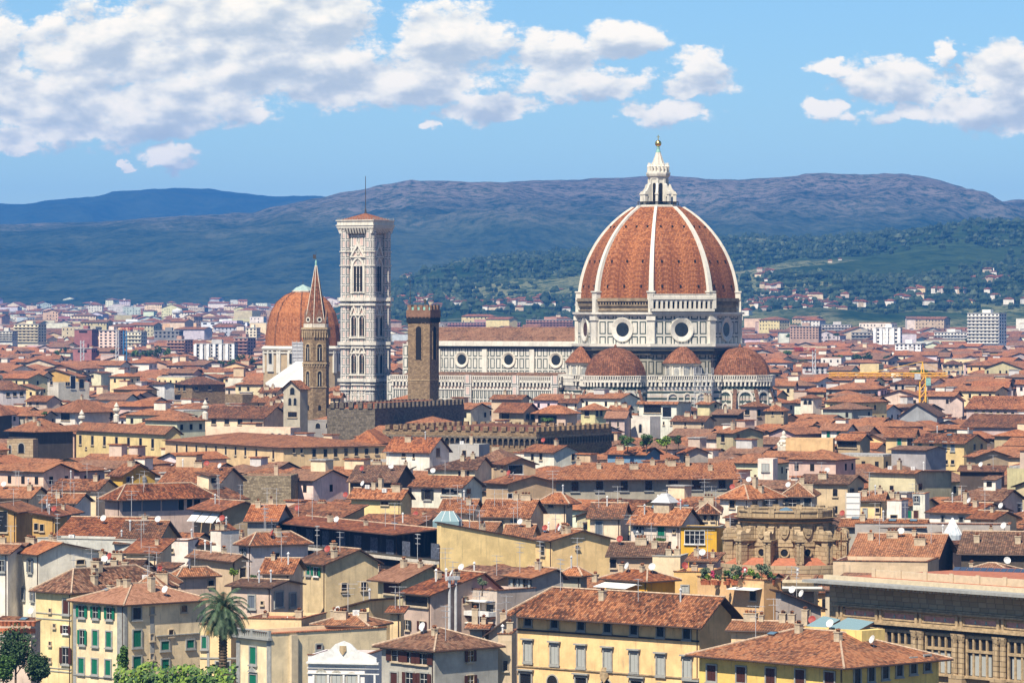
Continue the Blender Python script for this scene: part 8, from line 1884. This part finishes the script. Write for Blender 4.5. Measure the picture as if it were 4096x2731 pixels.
def short(lbl):   # a short noun phrase naming the neighbour
    w = lbl.replace(',', '').split(); stop = {'with', 'and', 'under', 'at', 'in', 'beside', 'behind', 'above', 'below', 'of', 'over', 'on', 'between', 'right', 'left', 'before', 'half', 'beyond', 'beneath', 'nearest', 'joined', 'running', 'around', 'by', 'squeezed', 'tucked', 'stepping', 'along', 'against', 'among', 'upper', 'from', 'up', 'near', 'full', 'opening', 'cut', 'directly', 'facing', 'rising', 'without'}
    out = []
    for q in w:
        if q in stop and len(out) >= 2: break
        out.append(q)
        if len(out) == 5: break
    return ' '.join(out)
groups = {}
for f in filled:
    root, sx, sy, wc, rk, kind, a, best = f
    _, h, cx, cy = best; bx = h['box']
    if sx < bx[0]: rel = 'left of'
    elif sx > bx[2]: rel = 'right of'
    elif sy < cy: rel = 'beyond'
    else: rel = 'in front of'
    lab = '%s house, %s %s roof, %s the %s' % (CN[wc], RN[rk], KN[kind], rel, short(h['label']))
    groups.setdefault(lab, []).append((sx, root))
for lab, L in groups.items():
    L.sort(key=lambda t: t[0])
    for i, (_, r) in enumerate(L):
        if len(L) == 1: r['label'] = lab if len(lab.split()) <= 16 else lab.replace(' roof,', ',')
        else:
            pos = ['leftmost', 'second from left', 'third from left', 'fourth from left', 'fifth from left', 'sixth from left', 'seventh from left', 'eighth from left'][min(i, 7)]
            if i == len(L)-1: pos = 'rightmost'
            r['label'] = pos+' '+lab if len((pos+' '+lab).split()) <= 16 else ' '.join((pos+' '+lab.replace(' roof,', ',')).split()[:16])
# the remaining mass of roofs up to the plain, one object
mb = MB(); rs = random.Random(3)
def mass_house(x, Y, a, b, th, he, wc, g, flat_p=0.06, wins=True, floors=2):
    mb.M = Matrix.Translation((x, Y, g)) @ Matrix.Rotation(-th, 4, 'Z'); mb.newpiece(); H0 = he-g
    colr = WC[wc] if isinstance(wc, str) else wc
    mb.paint = tuple(min(.85, q*rs.uniform(.85, 1.08)) for q in colr)
    m0 = len(mb.m); r = rs.random()
    if r < flat_p: wall_shape(mb, 't', a, b, 0, H0, H0); mb.newpiece(); mb.box(-a/2+.3, a/2-.3, -b/2+.3, b/2-.3, H0, H0+.5, 1 if rs.random() < .3 else 4)
    else:
        kind = rs.choice(['g', 'g', 'h', 'h', 'x', 'hl']); rise = {'g': b*.165, 'hl': b*.165, 'h': min(a, b)*.17, 'x': a*.15}[kind]
        wall_shape(mb, kind, a, b, 0, H0, H0+rise); Fs, L = roof_faces(kind, a, b, H0, H0+rise, .7); mb.newpiece()
        mb.slab([[(p[0], p[1], p[2]+.1) for p in f] for f in Fs], .2, rs.choice((1, 1, 1, 2, 3)), 5)
    if rs.random() < .15:
        w_, d_, h_ = rs.uniform(2.5, 5), rs.uniform(2.5, 3.5), rs.uniform(1.5, 3); u = rs.uniform(-.3, .3)*a; mb.newpiece(); mb.paint = WC[rs.choice('wwcepk')]; mb.box(u-w_/2, u+w_/2, -d_/2, d_/2, H0, H0+h_+1.2); mb.newpiece(); mb.box(u-w_/2-.3, u+w_/2+.3, -d_/2-.3, d_/2+.3, H0+h_+1.21, H0+h_+1.45, rs.choice((1, 2, 4)))
    if wins: win_grid(mb, a, b, H0, floors, rs, 5)
for (x, Y, a, b, th, he, wc) in fill[NIND:]: mass_house(x, Y, a, b, th, he, wc, ground(Y)-1.5, wins=Y < 2600)
mb.M = None
o = mb.build('town_roofs', ['plaster_mass', 'tile_roof', 'tile_roof_orange', 'tile_roof_brown', 'roof_membrane', 'opening_dark']); tag(o, kind='stuff')
mb = MB(); N = 0
Y = 3300.0
while Y < 7600:
    half = .1225*Y+40; x = -half+rs.random()*20; step = rs.uniform(17, 26)*(1+(Y-3300)/6000)
    while x < half:
        a = rs.uniform(12, 34); b = rs.uniform(10, 16); big = rs.random(); sx = 2048+x*F/Y
        gl = ground(Y); hill = Y > 4300 and sx > 1500
        if Y > 6300: gl -= 0
        if not hill or Y < 4000+rs.random()*500:
            h = rs.uniform(8, 15) if big < .93 else rs.uniform(16, 26)
            wc = rs.choice('wwccekkwYew'); 
            if rs.random() < .82: mass_house(x, Y, a, b, R(rs.uniform(-30, 50)), gl+h, wc, gl-1, .40, rs.random() < .5, 3)
        x += a+rs.uniform(0, 22)
    Y += step
mb.M = None
o = mb.build('suburb_roofs', ['plaster_mass', 'tile_roof', 'tile_roof_orange', 'tile_roof_brown', 'roof_membrane', 'opening_dark']); tag(o, kind='stuff')
purge_protos()
for o in bpy.data.objects:
    for k in list(o.keys()):
        if k.startswith('_') and k != '_RNA_UI': del o[k]
